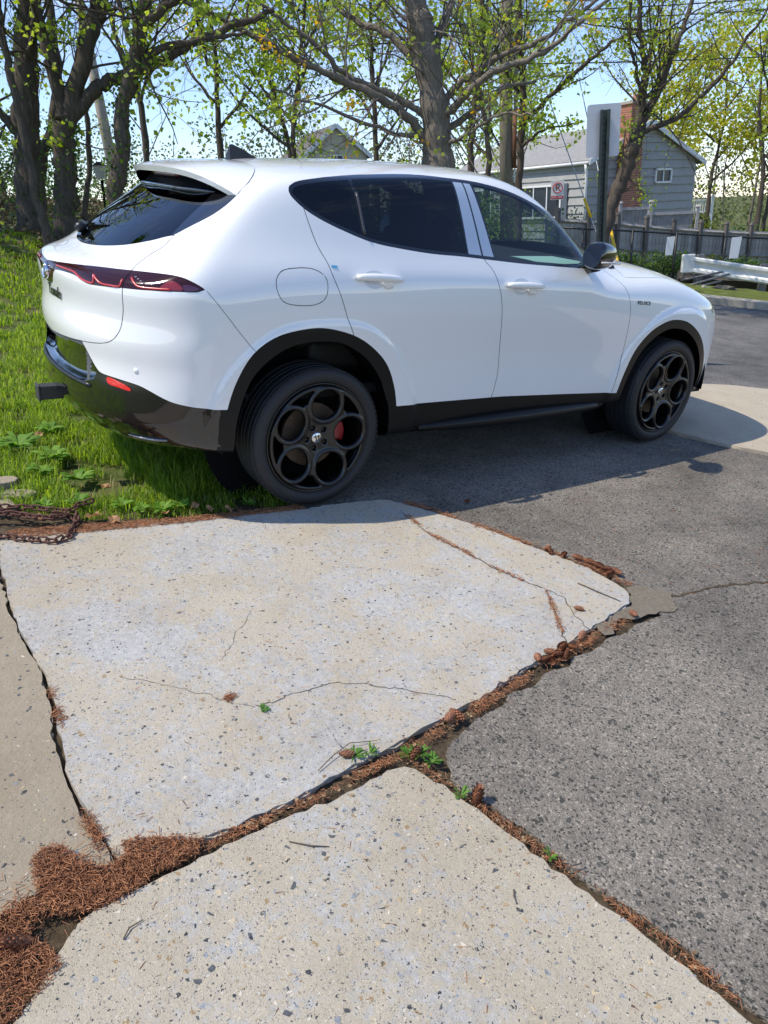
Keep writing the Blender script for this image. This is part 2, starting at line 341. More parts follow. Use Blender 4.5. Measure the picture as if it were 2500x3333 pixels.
drive_poly = [(-.12,-.885),(.10,-.900),(.35,-.955),(.50,-1.17),(.635,-1.50),(.745,-1.81),(.800,-2.05),(.815,-2.22),(.74,-2.42),(.257,-2.462),(-.054,-2.505),(-.374,-2.560),(-.52,-2.62),(-.585,-2.71),(-.55,-2.90),(-.510,-3.084),(-.49,-3.214),(-.455,-3.36),(-.443,-3.49),(-.43,-3.60),(-.40,-3.9),(-.8,-5.4),(-.3,-8.5),(6.5,-9.0),(4.1,-3.0),(3.30,-1.60),(3.20,-1.42),(3.085,-1.22),(2.985,-1.02),(2.945,-.77),(2.88,-.54),(2.6,.4),(2.35,1.6),(.35,1.75),(-.05,.9)]
flat('driveway', drive_poly, -.008, M_ASPH, .05, .011, .022, 11, .006)
slab_a = flat('concrete_slab', SLAB_A, .0, M_SLAB_A, .09, .005, .028, 1, .008); slab_a['label'] = 'large worn grey concrete slab in front of the rear wheel'
slab_b = flat('concrete_slab', SLAB_B, .003, M_SLAB_B, .09, .005, .028, 2, .008); slab_b['label'] = 'tan pebbled concrete slab nearest the camera'
slab_c = flat('concrete_slab', SLAB_C, -.003, M_SLAB_C, .09, .004, .028, 3, .008); slab_c['label'] = 'smooth tan concrete slab at the left edge'
flat('sidewalk', [(2.6,.42),(2.885,-.54),(2.955,-.765),(3.10,-1.215),(3.22,-1.415),(3.31,-1.59),(4.12,-2.98),(6.5,-5.8),(8.0,-4.6),(6.2,-1.7),(5.2,-.48),(4.85,-.10),(4.45,.09),(3.9,2.8),(2.1,2.6)], .012, M_WALK, .12, .008, .05, 5, .01)
# crumbled mortar corner where the slab meets the asphalt
flat('dirt', [(.70,-2.31),(.775,-2.21),(.835,-2.22),(.93,-2.345),(.80,-2.43),(.56,-2.385),(.40,-2.425),(.42,-2.365)], -.0035, earth('sandy_crumble', [(.22,.18,.13),(.33,.28,.21),(.42,.37,.30)], 60, 2.), amp=.012, seed=6)
# the street across the walk, its far kerb and verge
ST = empty('street'); ST.matrix_world = DRIVE; tag(ST, kind='structure')
flat('road', [(4.45,.10),(4.85,-.09),(5.2,-.47),(6.2,-1.7),(8.0,-4.6),(12,-12),(20,-12),(13.2,-1.2),(10.85,2.95),(10.1,3.9),(5.5,10.5),(0.5,12.0),(3.9,2.85)], -.006, M_ROAD, 0, .01, .1, 7, parent=ST)
def strip_poly(line, w0, w1):
    l = np.array(line, float); t = np.gradient(l, axis=0); t /= np.linalg.norm(t, axis=1)[:, None]; n = np.stack([t[:, 1], -t[:, 0]], 1)
    return np.concatenate([l + n * w0, (l + n * w1)[::-1]])
KERB = [(14.5,-3.4),(13.2,-1.2),(11.9,1.1),(10.85,2.95),(10.1,3.9),(8.5,6.2),(5.5,10.5)]
o = flat('kerb', strip_poly(KERB, 0, .42), .10, plain('kerb_concrete', (.40, .35, .27), .85, noise_amt=.2, noise_scale=8, bump=.3), .2, .01, .2, 8, .02, parent=ST)
o = flat('verge', strip_poly(KERB, .42, 2.6), .06, earth('verge_turf', [(.10,.075,.035),(.10,.12,.025),(.14,.17,.03),(.22,.16,.08)], 3, 5.), .2, .05, .2, 9, 0, parent=ST)
# cracks: dark wandering fissures with a little dirt in them
def crack(name, pts, w, mat, seed, z=.0012, parent=None):
    r = np.random.default_rng(seed); p = crom_(pts, 10); p = p + r.normal(0, .0022, p.shape) + .004 * np.stack([np.sin(np.arange(len(p)) * .9 + seed), np.cos(np.arange(len(p)) * .7)], 1); ww = w * (.35 + .9 * r.random(len(p)))
    t = np.gradient(p, axis=0); t /= np.maximum(np.linalg.norm(t, axis=1), 1e-6)[:, None]; n = np.stack([-t[:, 1], t[:, 0]], 1)
    V = np.concatenate([np.c_[p + n * ww[:, None], np.full(len(p), z)], np.c_[p - n * ww[:, None], np.full(len(p), z)]]); m = len(p)
    return mesh_obj(name, V, [(i + 1, i, m + i, m + i + 1) for i in range(m - 1)], mat, parent, False)
def crom_(pts, n):
    p = np.array(pts, float); t = np.linspace(0, len(p) - 1, (len(p) - 1) * n + 1); return np.stack([np.interp(t, np.arange(len(p)), p[:, i]) for i in (0, 1)], 1)
crack('crack', [(-.93,-2.181),(-.89,-2.186),(-.791,-2.18),(-.642,-2.197),(-.523,-2.289),(-.413,-2.394),(-.357,-2.451)], .0016, M_CRACK, 1, parent=slab_a)
crack('crack', [(-1.241,-1.846),(-1.179,-1.898),(-1.087,-2.001),(-1.018,-2.082),(-.981,-2.136),(-.93,-2.181)], .0009, M_CRACK, 2, parent=slab_a)
crack('crack', [(.349,-1.134),(.317,-1.431),(.348,-1.622),(.367,-1.811),(.403,-1.966),(.442,-2.072),(.355,-2.192),(.255,-2.338),(.203,-2.403)], .003, M_DIRT, 3, parent=slab_a)
crack('crack', [(-.705,-1.674),(-.839,-1.812),(-.926,-1.91)], .0008, M_CRACK, 4, parent=slab_a)
crack('crack', [(.442,-2.072),(.46,-2.15),(.40,-2.26),(.36,-2.38)], .002, M_DIRT, 5, parent=slab_a)
drv = [o for o in COL.objects if o.name == 'driveway'][0]
crack('crack', [(.80,-2.36),(.92,-2.356),(1.006,-2.371),(1.158,-2.388),(1.302,-2.43),(1.422,-2.474),(1.9,-2.62)], .007, M_DIRT, 6, -.006, parent=drv)
# stones of the mix worn flush with the slab
def stones(n, poly, z, parent, smin, smax_, seed, mats):
    r = np.random.default_rng(seed); P_ = np.array(poly); lo, hi = P_.min(0), P_.max(0); V = []; Fc = []; mi = []; k = 0
    while k < n:
        c = lo + (hi - lo) * r.random(2)
        if c[1] < -3.75 or not inpoly(c, P_): continue
        s = smin + (smax_ - smin) * r.random() ** 3; m = r.integers(4, 7); a = np.sort(r.random(m) * 2 * math.pi); e = .35 + .5 * r.random(); th = r.random() * math.pi
        rr = s * (.75 + .35 * r.random(m)); q = np.stack([rr * np.cos(a), e * rr * np.sin(a)], 1); q = q @ np.array([[math.cos(th), math.sin(th)], [-math.sin(th), math.cos(th)]]) + c
        b = len(V); V += [(x, y, z - .002) for x, y in q] + [(c[0] + (x - c[0]) * .86, c[1] + (y - c[1]) * .86, z + .0009) for x, y in q]
        Fc += [(b + i, b + (i + 1) % m, b + m + (i + 1) % m, b + m + i) for i in range(m)] + [tuple(b + m + i for i in range(m))]; j = int(r.choice(len(mats), p=[.5, .22, .16, .12])); mi += [j] * (m + 1); k += 1
    o = mesh_obj('aggregate_stone', V, Fc, mats, parent, False); o.data.polygons.foreach_set('material_index', np.array(mi, np.int32)); o['kind'] = 'stuff'; return o
def inpoly(c, P_):
    A, B = P_, np.roll(P_, -1, 0); k = (A[:, 1] > c[1]) != (B[:, 1] > c[1]); xx = A[:, 0] + (c[1] - A[:, 1]) * (B[:, 0] - A[:, 0]) / np.where(k, B[:, 1] - A[:, 1], 1); return (k & (c[0] < xx)).sum() % 2 == 1
STM = [plain('slate_stone', (.085, .09, .095), .6, noise_amt=.4, noise_scale=90), plain('grey_stone', (.24, .25, .265), .7, noise_amt=.3, noise_scale=90), plain('tan_stone', (.40, .29, .16), .6), plain('pale_stone', (.58, .52, .42), .6)]
stones(800, SLAB_B, .003, slab_b, .0025, .014, 3, STM); stones(300, SLAB_A, .0, slab_a, .003, .011, 4, STM); stones(90, [p for p in SLAB_C if p[0] > -2.2], -.003, slab_c, .005, .017, 5, STM)

# ---------------------------------------------------------------- the car: body surface as a smooth implicit shape, then cut into panels
def _cardinal(t):
    """natural cubic spline through knots t: returns basis(x) -> (N,len(t)) with linear extrapolation"""
    t=np.asarray(t,float); n=len(t); h=np.diff(t)
    A=np.zeros((n,n)); B=np.zeros((n,n)); A[0,0]=A[-1,-1]=1
    for i in range(1,n-1):
        A[i,i-1]=h[i-1]; A[i,i]=2*(h[i-1]+h[i]); A[i,i+1]=h[i]
        B[i,i-1]=6/h[i-1]; B[i,i]=-6/h[i-1]-6/h[i]; B[i,i+1]=6/h[i]
    S=np.linalg.solve(A,B)                     # second derivatives for unit data
    I=np.eye(n)
    def basis(x):
        x=np.asarray(x,float); xc=np.clip(x,t[0],t[-1]); i=np.clip(np.searchsorted(t,xc)-1,0,n-2)
        a=((t[i+1]-xc)/h[i])[:,None]; b=1-a; hh=(h[i]**2/6)[:,None]
        r=a*I[i]+b*I[i+1]+((a**3-a)*S[i]+(b**3-b)*S[i+1])*hh
        lo=x<t[0]; hi=x>t[-1]
        if lo.any():
            d=(I[1]-I[0])/h[0]-h[0]/6*(2*S[0]+S[1]); r[lo]+=(x[lo]-t[0])[:,None]*d
        if hi.any():
            d=(I[-1]-I[-2])/h[-1]+h[-1]/6*(S[-2]+2*S[-1]); r[hi]+=(x[hi]-t[-1])[:,None]*d
        return r
    return basis
def spline(pts):
    pts=np.array(pts,float); b=_cardinal(pts[:,0])
    return lambda x: b(np.ravel(x))@pts[:,1]
def smax(a,b,k):
    h=np.maximum(k-np.abs(a-b),0)/k
    return np.maximum(a,b)+h*h*h*k/6
def sstep(t):
    t=np.clip(t,0,1); return t*t*t*(t*(6*t-15)+10)
XS=[-1.1,-.8,-.5,-.2,.2,.7,1.2,1.7,2.2,2.6,3.0,3.3,3.7]
ZS=[.15,.30,.45,.60,.75,.90,1.0,1.08,1.15,1.30,1.45,1.55,1.65]
WT=np.array([
 [.50,.58,.62,.64,.66,.66,.64,.61,.57,.50,.42,.36,.30],
 [.66,.74,.80,.825,.835,.83,.81,.775,.73,.65,.57,.51,.45],
 [.79,.85,.885,.895,.905,.908,.89,.855,.81,.715,.63,.57,.50],
 [.82,.875,.900,.905,.915,.925,.915,.885,.842,.758,.672,.607,.54],
 [.83,.875,.895,.90,.912,.926,.920,.895,.857,.780,.697,.632,.56],
 [.83,.875,.892,.895,.907,.924,.922,.903,.864,.786,.702,.637,.565],
 [.83,.875,.892,.893,.905,.922,.922,.905,.866,.788,.703,.638,.565],
 [.83,.875,.892,.893,.905,.922,.921,.903,.862,.784,.700,.635,.562],
 [.82,.872,.892,.898,.908,.916,.905,.875,.828,.745,.660,.595,.52],
 [.80,.862,.892,.905,.914,.908,.880,.835,.770,.64,.52,.44,.36],
 [.76,.838,.872,.884,.886,.866,.822,.760,.67,.53,.40,.30,.20],
 [.66,.73,.765,.775,.765,.73,.675,.60,.50,.37,.26,.18,.10],
 [.42,.50,.54,.55,.54,.48,.38,.28,.18,.1,.05,.0,.0]])
_bx=_cardinal(XS); _bz=_cardinal(ZS)
def wedge(x): return .045*np.tanh((x-1.2)/1.3)*1.3*sstep((2.9-x)/.9)
RA,FA=(0.0,.345),(2.636,.345)      # wheel centres x,z
def side_w(x,z):
    zz=z+wedge(x)*sstep((z-.55)/.4)
    w=((_bx(x)@WT)*_bz(zz)).sum(1)
    for (cx,cz),r in ((RA,.53),(FA,.505)):
        d=np.hypot(x-cx,z-cz*1.0)
        w=w+.016*sstep((r+.075-d)/.055)*sstep((.95-z)/.1)
    return w
z0=spline([(-1.1,1.06),(-.96,1.095),(-.82,1.125),(-.65,1.235),(-.45,1.365),(-.27,1.478),(-.1,1.535),(.2,1.567),(.6,1.592),(1.0,1.602),(1.3,1.59),(1.55,1.54),(1.765,1.462),(1.925,1.385),(2.105,1.285),(2.25,1.205),(2.4,1.155),(2.6,1.128),(2.85,1.088),(3.1,1.03),(3.3,.965),(3.43,.885),(3.7,.60)])
cc=spline([(-1,-.15),(-.4,-.12),(0,0),(1,.08),(1.5,.45),(2.2,.5),(2.5,.2),(2.8,.1),(3.6,.1)])
crown=spline([(-1,.10),(-.4,.05),(0,.09),(1.3,.08),(2.1,.04),(2.5,.03),(3.0,.08),(3.6,.2)])
def top_z(x,y):
    y2=y*y
    return z0(x+cc(x)*y2)-crown(x)*y2-.10*y2*y2
ar=spline([(.1,-.75),(.24,-.82),(.33,-.90),(.40,-.955),(.46,-.985),(.52,-.985),(.60,-.975),(.70,-.966),(.79,-.973),(.88,-.960),(.97,-.966),(1.03,-.976),(1.07,-.972),(1.10,-.955),(1.2,-.84),(1.6,-.5)])
def rear_x(y,z):
    r=ar(z)+.22*y*y+.30*y**4
    return r
af=spline([(.1,3.34),(.25,3.44),(.40,3.49),(.60,3.51),(.75,3.49),(.85,3.44),(.95,3.35),(1.1,3.13)])
def front_x(y,z): return af(z)-.22*y*y-.25*y**4
def zbot(x): return .305+.035*sstep((-.2-x)/.5)-.03*sstep((x-2.6)/.6)
def F(p):
    x,y,z=p[:,0],np.abs(p[:,1]),p[:,2]
    side=y-side_w(x,z)
    top=(z-top_z(x,y))*.85
    f=smax(side,top,.085)
    f=smax(f,rear_x(y,z)-x,.13)
    f=smax(f,x-front_x(y,z),.13)
    f=smax(f,zbot(x)-z,.05)
    return f
def grad(p,h=1e-4):
    g=np.empty_like(p)
    for i in range(3):
        e=np.zeros(3);e[i]=h; g[:,i]=(F(p+e)-F(p-e))/(2*h)
    return g
def newton(p,n=4,fix=None):
    for _ in range(n):
        g=grad(p); f=F(p); s=(f/np.maximum((g*g).sum(1),1e-3))[:,None]*g
        if fix is not None: s[fix,1]=0
        p=p-s
    return p
def surface(h=.018,lo=(-1.12,-1.0,.16),hi=(3.66,0,1.68)):
    """surface nets on y<=0 half; returns verts, quads"""
    nx=int(np.ceil((hi[0]-lo[0])/h)); nz=int(np.ceil((hi[2]-lo[2])/h)); ny=int(round(-lo[1]/h))
    gx=lo[0]+h*np.arange(nx+1); gy=h*np.arange(-ny,2)-h*.5; gz=lo[2]+h*np.arange(nz+1)
    # grid straddles y=0 symmetrically: nodes at -h/2, +h/2
    X,Y,Z=np.meshgrid(gx,gy,gz,indexing='ij'); shp=X.shape
    # coarse pass first: only nodes near the surface are evaluated exactly
    G=np.stack([X.ravel(),Y.ravel(),Z.ravel()],1); st=4
    ci=[np.unique(np.append(np.arange(0,n_,st),n_-1)) for n_ in shp]
    cX,cY,cZ=np.meshgrid(gx[ci[0]],gy[ci[1]],gz[ci[2]],indexing='ij')
    cv=F(np.stack([cX.ravel(),cY.ravel(),cZ.ravel()],1)).reshape(cX.shape)
    nn=[np.abs(np.arange(n_)[:,None]-c_[None]).argmin(1) for n_,c_ in zip(shp,ci)]
    v=cv[np.ix_(*nn)].copy(); near=np.abs(v)<h*st*2.2
    v[near]=F(G[near.ravel()])
    s=v<0
    cnt=np.zeros([d-1 for d in shp],int)
    for i in (0,1):
        for j in (0,1):
            for k in (0,1): cnt+=s[i:shp[0]-1+i,j:shp[1]-1+j,k:shp[2]-1+k]
    act=(cnt>0)&(cnt<8); idx=-np.ones(act.shape,int); ijk=np.argwhere(act); idx[act]=np.arange(len(ijk))
    acc=np.zeros((len(ijk),3)); num=np.zeros(len(ijk))
    org=np.array([gx[0],gy[0],gz[0]])
    for ax in range(3):
        o=[a for a in range(3) if a!=ax]
        for da in (0,1):
            for db in (0,1):
                q=ijk.copy(); q[:,o[0]]+=da; q[:,o[1]]+=db; r=q.copy(); r[:,ax]+=1
                a=v[tuple(q.T)]; b=v[tuple(r.T)]; m=(a<0)!=(b<0)
                t=np.where(m,a/np.where(m,a-b,1),0)
                pt=q.astype(float); pt[:,ax]+=t
                acc[m]+=pt[m]; num[m]+=1
    P=org+h*acc/num[:,None]
    mid=np.abs(P[:,1])<h*.55
    P[mid,1]=0
    P=newton(P,5,mid)
    P[mid,1]=0
    quads=[]
    for ax in range(3):
        o=[(ax+1)%3,(ax+2)%3]
        sl0=[slice(None)]*3; sl1=[slice(None)]*3; sl0[ax]=slice(0,-1); sl1[ax]=slice(1,None)
        a=s[tuple(sl0)]; b=s[tuple(sl1)]
        e=np.argwhere(a!=b)
        ok=(e[:,o[0]]>0)&(e[:,o[1]]>0)&(e[:,o[0]]<shp[o[0]]-1)&(e[:,o[1]]<shp[o[1]]-1); e=e[ok]
        flip=a[tuple(e.T)]
        c=[]
        for da,db in ((-1,-1),(0,-1),(0,0),(-1,0)):
            q=e.copy(); q[:,o[0]]+=da; q[:,o[1]]+=db; c.append(idx[tuple(q.T)])
        c=np.stack(c,1); c[~flip]=c[~flip][:,::-1]
        quads.append(c)
    Q=np.concatenate(quads); Q=Q[(Q>=0).all(1)]
    # drop faces lying wholly beyond the centre plane
    return P,Q

def crom(pts, n=8, closed=False):
    p = np.array(pts, float); out = []
    m = len(p)
    if closed: q = np.concatenate([p[-1:], p, p[:2]])
    else: q = np.concatenate([2 * p[:1] - p[1:2], p, 2 * p[-1:] - p[-2:-1]])
    for i in range(m if closed else m - 1):
        a, b, c, d = q[i:i + 4]
        for t in np.arange(n) / n:
            out.append(.5 * (2 * b + (c - a) * t + (2 * a - 5 * b + 4 * c - d) * t * t + (3 * b - a - 3 * c + d) * t ** 3))
    if not closed: out.append(p[-1])
    return np.array(out)
def poly_sdf(Q, poly):
    """signed distance of points Q (N,2) to a closed polygon, negative inside"""
    if len(Q) > 3000:                                    # far from the outline the sign alone matters
        po = np.asarray(poly, float); m = ((Q > po.min(0) - .04) & (Q < po.max(0) + .04)).all(1); r = np.full(len(Q), .5)
        if m.any(): r[m] = poly_sdf_(Q[m], po)
        return r
    return poly_sdf_(Q, poly)
def poly_sdf_(Q, poly):
    out = np.empty(len(Q)); A = np.asarray(poly, float); B = np.roll(A, -1, 0); E_ = B - A; L2 = (E_ ** 2).sum(1) + 1e-12
    for s in range(0, len(Q), 20000):
        q = Q[s:s + 20000][:, None, :]; w = q - A
        t = np.clip((w * E_).sum(2) / L2, 0, 1); d = np.sqrt(((w - t[..., None] * E_) ** 2).sum(2)).min(1)
        c = (A[:, 1] > q[..., 1]) != (B[:, 1] > q[..., 1])
        xx = A[:, 0] + (q[..., 1] - A[:, 1]) * E_[:, 0] / np.where(np.abs(E_[:, 1]) < 1e-12, 1e-12, E_[:, 1])
        ins = (c & (q[..., 0] < xx)).sum(1) % 2 == 1
        out[s:s + 20000] = np.where(ins, -d, d)
    return out
def cut(V, T, s):
    """split triangles along the zero level of s (per vertex)"""
    s = np.where(np.abs(s) < 6e-4, 6e-4, s); neg = s < 0
    m = neg[T]; k = m.sum(1); mixed = (k > 0) & (k < 3)
    if not mixed.any(): return V, T, None
    keep = T[~mixed]; X = T[mixed]; mx = m[mixed]; kx = k[mixed]
    lone = np.where(kx == 1, mx.argmax(1), (~mx).argmax(1))
    i = np.arange(len(X)); a = X[i, lone]; b = X[i, (lone + 1) % 3]; c = X[i, (lone + 2) % 3]
    e = np.concatenate([np.stack([a, b], 1), np.stack([a, c], 1)]); e.sort(1)
    u, inv = np.unique(e, axis=0, return_inverse=True); inv = inv.ravel()
    t = s[u[:, 0]] / (s[u[:, 0]] - s[u[:, 1]])
    NV = V[u[:, 0]] + t[:, None] * (V[u[:, 1]] - V[u[:, 0]])
    nb = len(V) + inv[:len(X)]; nc = len(V) + inv[len(X):]
    T2 = np.concatenate([keep, np.stack([a, nb, nc], 1), np.stack([nb, b, c], 1), np.stack([nb, c, nc], 1)])
    return np.concatenate([V, NV]), T2, len(NV)
# outlines, measured in side view (x, z) or round the tail (bearing in degrees about a post at x=.3, z)
DLO = crom([(-.089,1.44),(-.06,1.463),(.005,1.480),(.166,1.503),(.369,1.523),(.632,1.54),(.837,1.538),(1.043,1.528),(1.264,1.492),(1.507,1.416),(1.742,1.335),(1.86,1.28),(1.93,1.225),(1.925,1.15),(1.87,1.122),(1.775,1.127),(1.481,1.141),(1.227,1.154),(1.017,1.169),(.802,1.185),(.622,1.195),(.429,1.216),(.278,1.24),(.141,1.283),(.037,1.324),(-.037,1.365),(-.085,1.41)], 6, True)
RDOOR = crom([(-.05,1.42),(-.037,1.36),(-.025,1.295),(-.005,1.217),(.025,1.152),(.041,1.098),(.079,1.005),(.126,.886),(.15,.83),(.17,.75)], 6)
MDOOR = crom([(.93,1.25),(.958,1.17),(.994,1.129),(1.022,1.066),(1.055,.963),(1.085,.811),(1.118,.62),(1.115,.53),(1.095,.44),(1.06,.36)], 6)
FDOOR = crom([(1.90,1.20),(1.98,1.12),(2.03,1.07),(2.07,1.016),(2.097,.95),(2.114,.891),(2.13,.783),(2.140,.645),(2.121,.51),(2.105,.391),(2.09,.33)], 6)
SILL = [(-.3,.50),(.449,.466),(.779,.457),(1.179,.446),(1.63,.418),(2.186,.381),(2.8,.33)]
RARCH = crom([(-.485,.30),(-.485,.42),(-.469,.54),(-.425,.67),(-.355,.78),(-.248,.85),(-.12,.877),(0,.878),(.142,.842),(.254,.782),(.351,.695),(.408,.592),(.440,.472),(.452,.30)], 6)
RARCHI = crom([(-.428,.20),(-.430,.42),(-.413,.53),(-.36,.665),(-.27,.755),(-.16,.808),(-.04,.82),(.09,.805),(.219,.735),(.31,.64),(.37,.53),(.402,.405),(.41,.20)], 6)
FARCH = crom([(2.15,.25),(2.154,.386),(2.185,.525),(2.243,.665),(2.346,.770),(2.477,.822),(2.585,.829),(2.70,.808),(2.83,.744),(2.94,.657),(3.03,.543),(3.085,.427),(3.11,.25)], 6)
FARCHI = crom([(2.205,.15),(2.207,.386),(2.235,.51),(2.295,.635),(2.385,.722),(2.49,.768),(2.585,.775),(2.69,.755),(2.80,.70),(2.90,.62),(2.98,.52),(3.035,.41),(3.05,.15)], 6)
FUEL = crom([(-.238,1.081),(-.207,1.118),(-.15,1.130),(-.066,1.130),(-.01,1.108),(.009,1.072),(-.001,1.015),(-.043,.985),(-.112,.978),(-.201,.991),(-.235,1.031)], 6, True)
LAMP = np.concatenate([crom([(-6,1.053),(0,1.055),(18,1.078),(27.3,1.084),(37.7,1.090),(41.4,1.087),(43.7,1.074),(45.6,1.054),(46.3,1.040)], 6), crom([(44.9,1.033),(41.1,1.03),(34.6,1.023),(30.5,1.020),(27.2,1.016),(21.6,1.012),(19.3,1.021),(16.6,1.034),(12,1.036),(7.5,1.030),(6,1.015),(4.2,.975),(2.6,.958),(0,.955),(-6,.955)], 6)])
TAILCUT = crom([(-6,.73),(0,.73),(10.8,.745),(17.7,.757),(22.7,.768),(26.0,.783),(28.0,.808),(29.3,.848),(29.9,.9),(30.3,.947),(30.4,1.019),(30.2,1.07),(29.9,1.105),(31.2,1.145),(33.6,1.184),(34.5,1.228)], 6)
GLASSBOT = crom([(34.5,1.228),(32,1.217),(28,1.195),(20,1.163),(10,1.142),(0,1.135),(-6,1.137)], 6)
FIN = crom([(34.5,1.228),(37.5,1.265),(42.1,1.316),(45.2,1.362),(47.0,1.401),(48.2,1.43),(48.8,1.457)], 6)
FININ = crom([(33.4,1.205),(33.9,1.25),(35.0,1.31),(36.6,1.37),(36.9,1.41),(35.0,1.45),(30.0,1.52)], 6)
BUMP = crom([(16.5,.80),(17.9,.752),(20.2,.690),(22.0,.655),(23.6,.640),(28.3,.634),(32.9,.624),(35.6,.606),(38.2,.583),(40.6,.566),(45.0,.549),(49.8,.540),(56,.535)], 6)
def prep(h=.0195):
    V, Q = surface(h)
    T = np.concatenate([Q[:, [0, 1, 2]], Q[:, [0, 2, 3]]])
    def sv(V): return V[:, [0, 2]]
    def rv(V): return np.stack([np.arctan2(np.abs(V[:, 1]), .3 - V[:, 0]) * 1.1, V[:, 2]], 1)
    def rp(poly): p = np.array(poly, float); return np.stack([np.radians(p[:, 0]) * 1.1, p[:, 1]], 1)
    side = lambda V: .42 - np.abs(V[:, 1])                       # <0 on the flanks
    inner = np.array(MDOOR)
    def reg(poly, view='s', offs=0.):
        if view == 's': return lambda V: np.maximum(poly_sdf(sv(V), poly) - offs, side(V))
        P2 = rp(poly)
        def f(V):
            d = poly_sdf(rv(V), P2) - offs
            return np.where(V[:, 0] < .15, d, .5)
        return f
    top = [(3.0, 3.0), (-3.0, 3.0)]
    f = {}
    f['dlo'] = reg(DLO)
    f['dlo_in'] = reg(DLO, offs=-.016)
    f['rarch'] = reg(np.concatenate([RARCH, [(.6, .1), (-.6, .1)]])); f['rarchi'] = reg(RARCHI)
    f['farch'] = reg(np.concatenate([FARCH, [(3.3, .1), (2.0, .1)]])); f['farchi'] = reg(FARCHI)
    f['lower'] = reg(np.concatenate([SILL, [(2.8, 0), (-.3, 0)]]))
    f['blower'] = lambda V, P2=rp(np.concatenate([BUMP, [(56, .1), (-9, .1), (-9, .80)]])): np.where(V[:, 0] < -.3, poly_sdf(rv(V), P2), .5)
    f['fuel'] = reg(FUEL)
    f['lamp'] = reg(LAMP, 'r')
    f['tail'] = reg(np.concatenate([TAILCUT, GLASSBOT[1:]]), 'r')
    _rw = reg(np.concatenate([GLASSBOT[::-1], FIN[1:], [(48.8, 1.7), (-6, 1.7)]]), 'r'); f['rwin'] = lambda V: np.maximum(_rw(V), V[:, 0] + .13 + .14 * np.clip(np.abs(V[:, 1]) / .6, 0, 1) ** 4)
    f['rglass'] = reg(np.concatenate([[(-6, 1.1)], [(33.4, 1.1)], FININ, [(-6, 1.52)]]), 'r')
    f['rdoor'] = reg(np.concatenate([RDOOR, [(.6, .3)], [(1.06, .3)], MDOOR[::-1]]))
    f['fdoor'] = reg(np.concatenate([MDOOR, [(1.06, .2), (2.09, .2)], FDOOR[::-1]]))
    f['bumper'] = reg([(-.549, 1.05), (-.41, .87), (-.30, .74), (-.30, .2), (-1.3, .2), (-1.3, 1.05)])
    f['hood'] = lambda V: np.maximum(np.maximum(np.abs(V[:, 1]) - (.80 - .16 * np.clip(V[:, 0] - 2.3, 0, 9) ** 1.5), 2.30 - .25 * V[:, 1] ** 2 - V[:, 0]), .80 + .06 * np.abs(V[:, 1]) - V[:, 2])
    f['wscreen'] = lambda V: np.maximum.reduce([np.abs(V[:, 1]) - (.57 + .20 * (V[:, 0] - 1.4)), 1.40 - .3 * V[:, 1] ** 2 - V[:, 0], V[:, 0] - 2.28 + .3 * V[:, 1] ** 2, 1.05 - V[:, 2]])
    f['head'] = reg(crom([(2.98, .89), (3.15, .90), (3.3, .885), (3.5, .86), (3.6, .80), (3.4, .795), (3.2, .82), (3.05, .845)], 5, True))
    qd = lambda pts: reg(np.array(pts, float))
    f['bp1'] = qd([(.862, 1.56), (.916, 1.56), (.945, 1.15), (.857, 1.15)]); f['bp2'] = qd([(.925, 1.56), (.964, 1.56), (1.030, 1.15), (.957, 1.15)])
    f['div'] = qd([(.238, 1.7), (.262, 1.7), (.262, 1.0), (.238, 1.0)])
    f['bpall'] = qd([(.850, 1.7), (.962, 1.7), (1.036, 1.15), (1.036, 1.0), (.850, 1.0)])
    f['sail'] = qd([(1.82, 1.5), (2.2, 1.5), (2.2, 1.0), (1.755, 1.0)])
    f['plate'] = reg([(-6, .80), (16.3, .80), (19.9, .69), (21.9, .632), (21.0, .598), (17, .575), (0, .562), (-6, .562)], 'r')
    G = .0017
    cuts = [('rarchi', 0), ('farchi', 0), ('rarch', 0), ('farch', 0), ('lower', 0), ('blower', 0), ('dlo', 0), ('dlo_in', 0), ('div', 0), ('bpall', 0), ('bp1', 0), ('bp2', 0), ('sail', 0), ('lamp', 0), ('rwin', 0), ('rglass', 0), ('plate', 0), ('head', 0), ('wscreen', 0),
            ('fuel', G), ('fuel', -G), ('tail', G), ('tail', -G), ('rdoor', G), ('rdoor', -G), ('fdoor', G), ('fdoor', -G), ('bumper', .0012), ('bumper', -.0012), ('hood', G), ('hood', -G)]
    for k, o in cuts:
        near = f[k](V) - o
        n0 = len(V); V, T, n = cut(V, T, near)
        if n: V[n0:] = newton(V[n0:], 2, np.abs(V[n0:, 1]) < 1e-6)
    C = V[T].mean(1); g = {k: fn(C) for k, fn in f.items()}
    lab = np.zeros(len(T), int); names = ['shell']
    def put(name, mask, only=None):
        if name not in names: names.append(name)
        lab[mask if only is None else mask & only] = names.index(name)
    base = np.ones(len(T), bool)
    put('hood', g['hood'] < 0); put('windscreen', g['wscreen'] < 0)
    put('bumper', (g['bumper'] < 0) & (g['tail'] > 0) & (g['lamp'] > 0))
    put('rdoor', g['rdoor'] < 0); put('fdoor', g['fdoor'] < 0); put('fuel', g['fuel'] < 0)
    put('tailgate', g['tail'] < 0)
    put('headlamp', g['head'] < 0)
    put('gap', np.abs(g['fuel']) < G); put('gap', (np.abs(g['tail']) < G)); put('gap', np.abs(g['rdoor']) < G); put('gap', np.abs(g['fdoor']) < G)
    put('gap', (np.abs(g['bumper']) < .0012) & (C[:, 0] > -.56) & (C[:, 2] < 1.04)); put('gap', (np.abs(g['hood']) < G) & (C[:, 2] > .86))
    put('rearfin', g['rwin'] < 0); put('rearglass', (g['rwin'] < 0) & (g['rglass'] < 0))
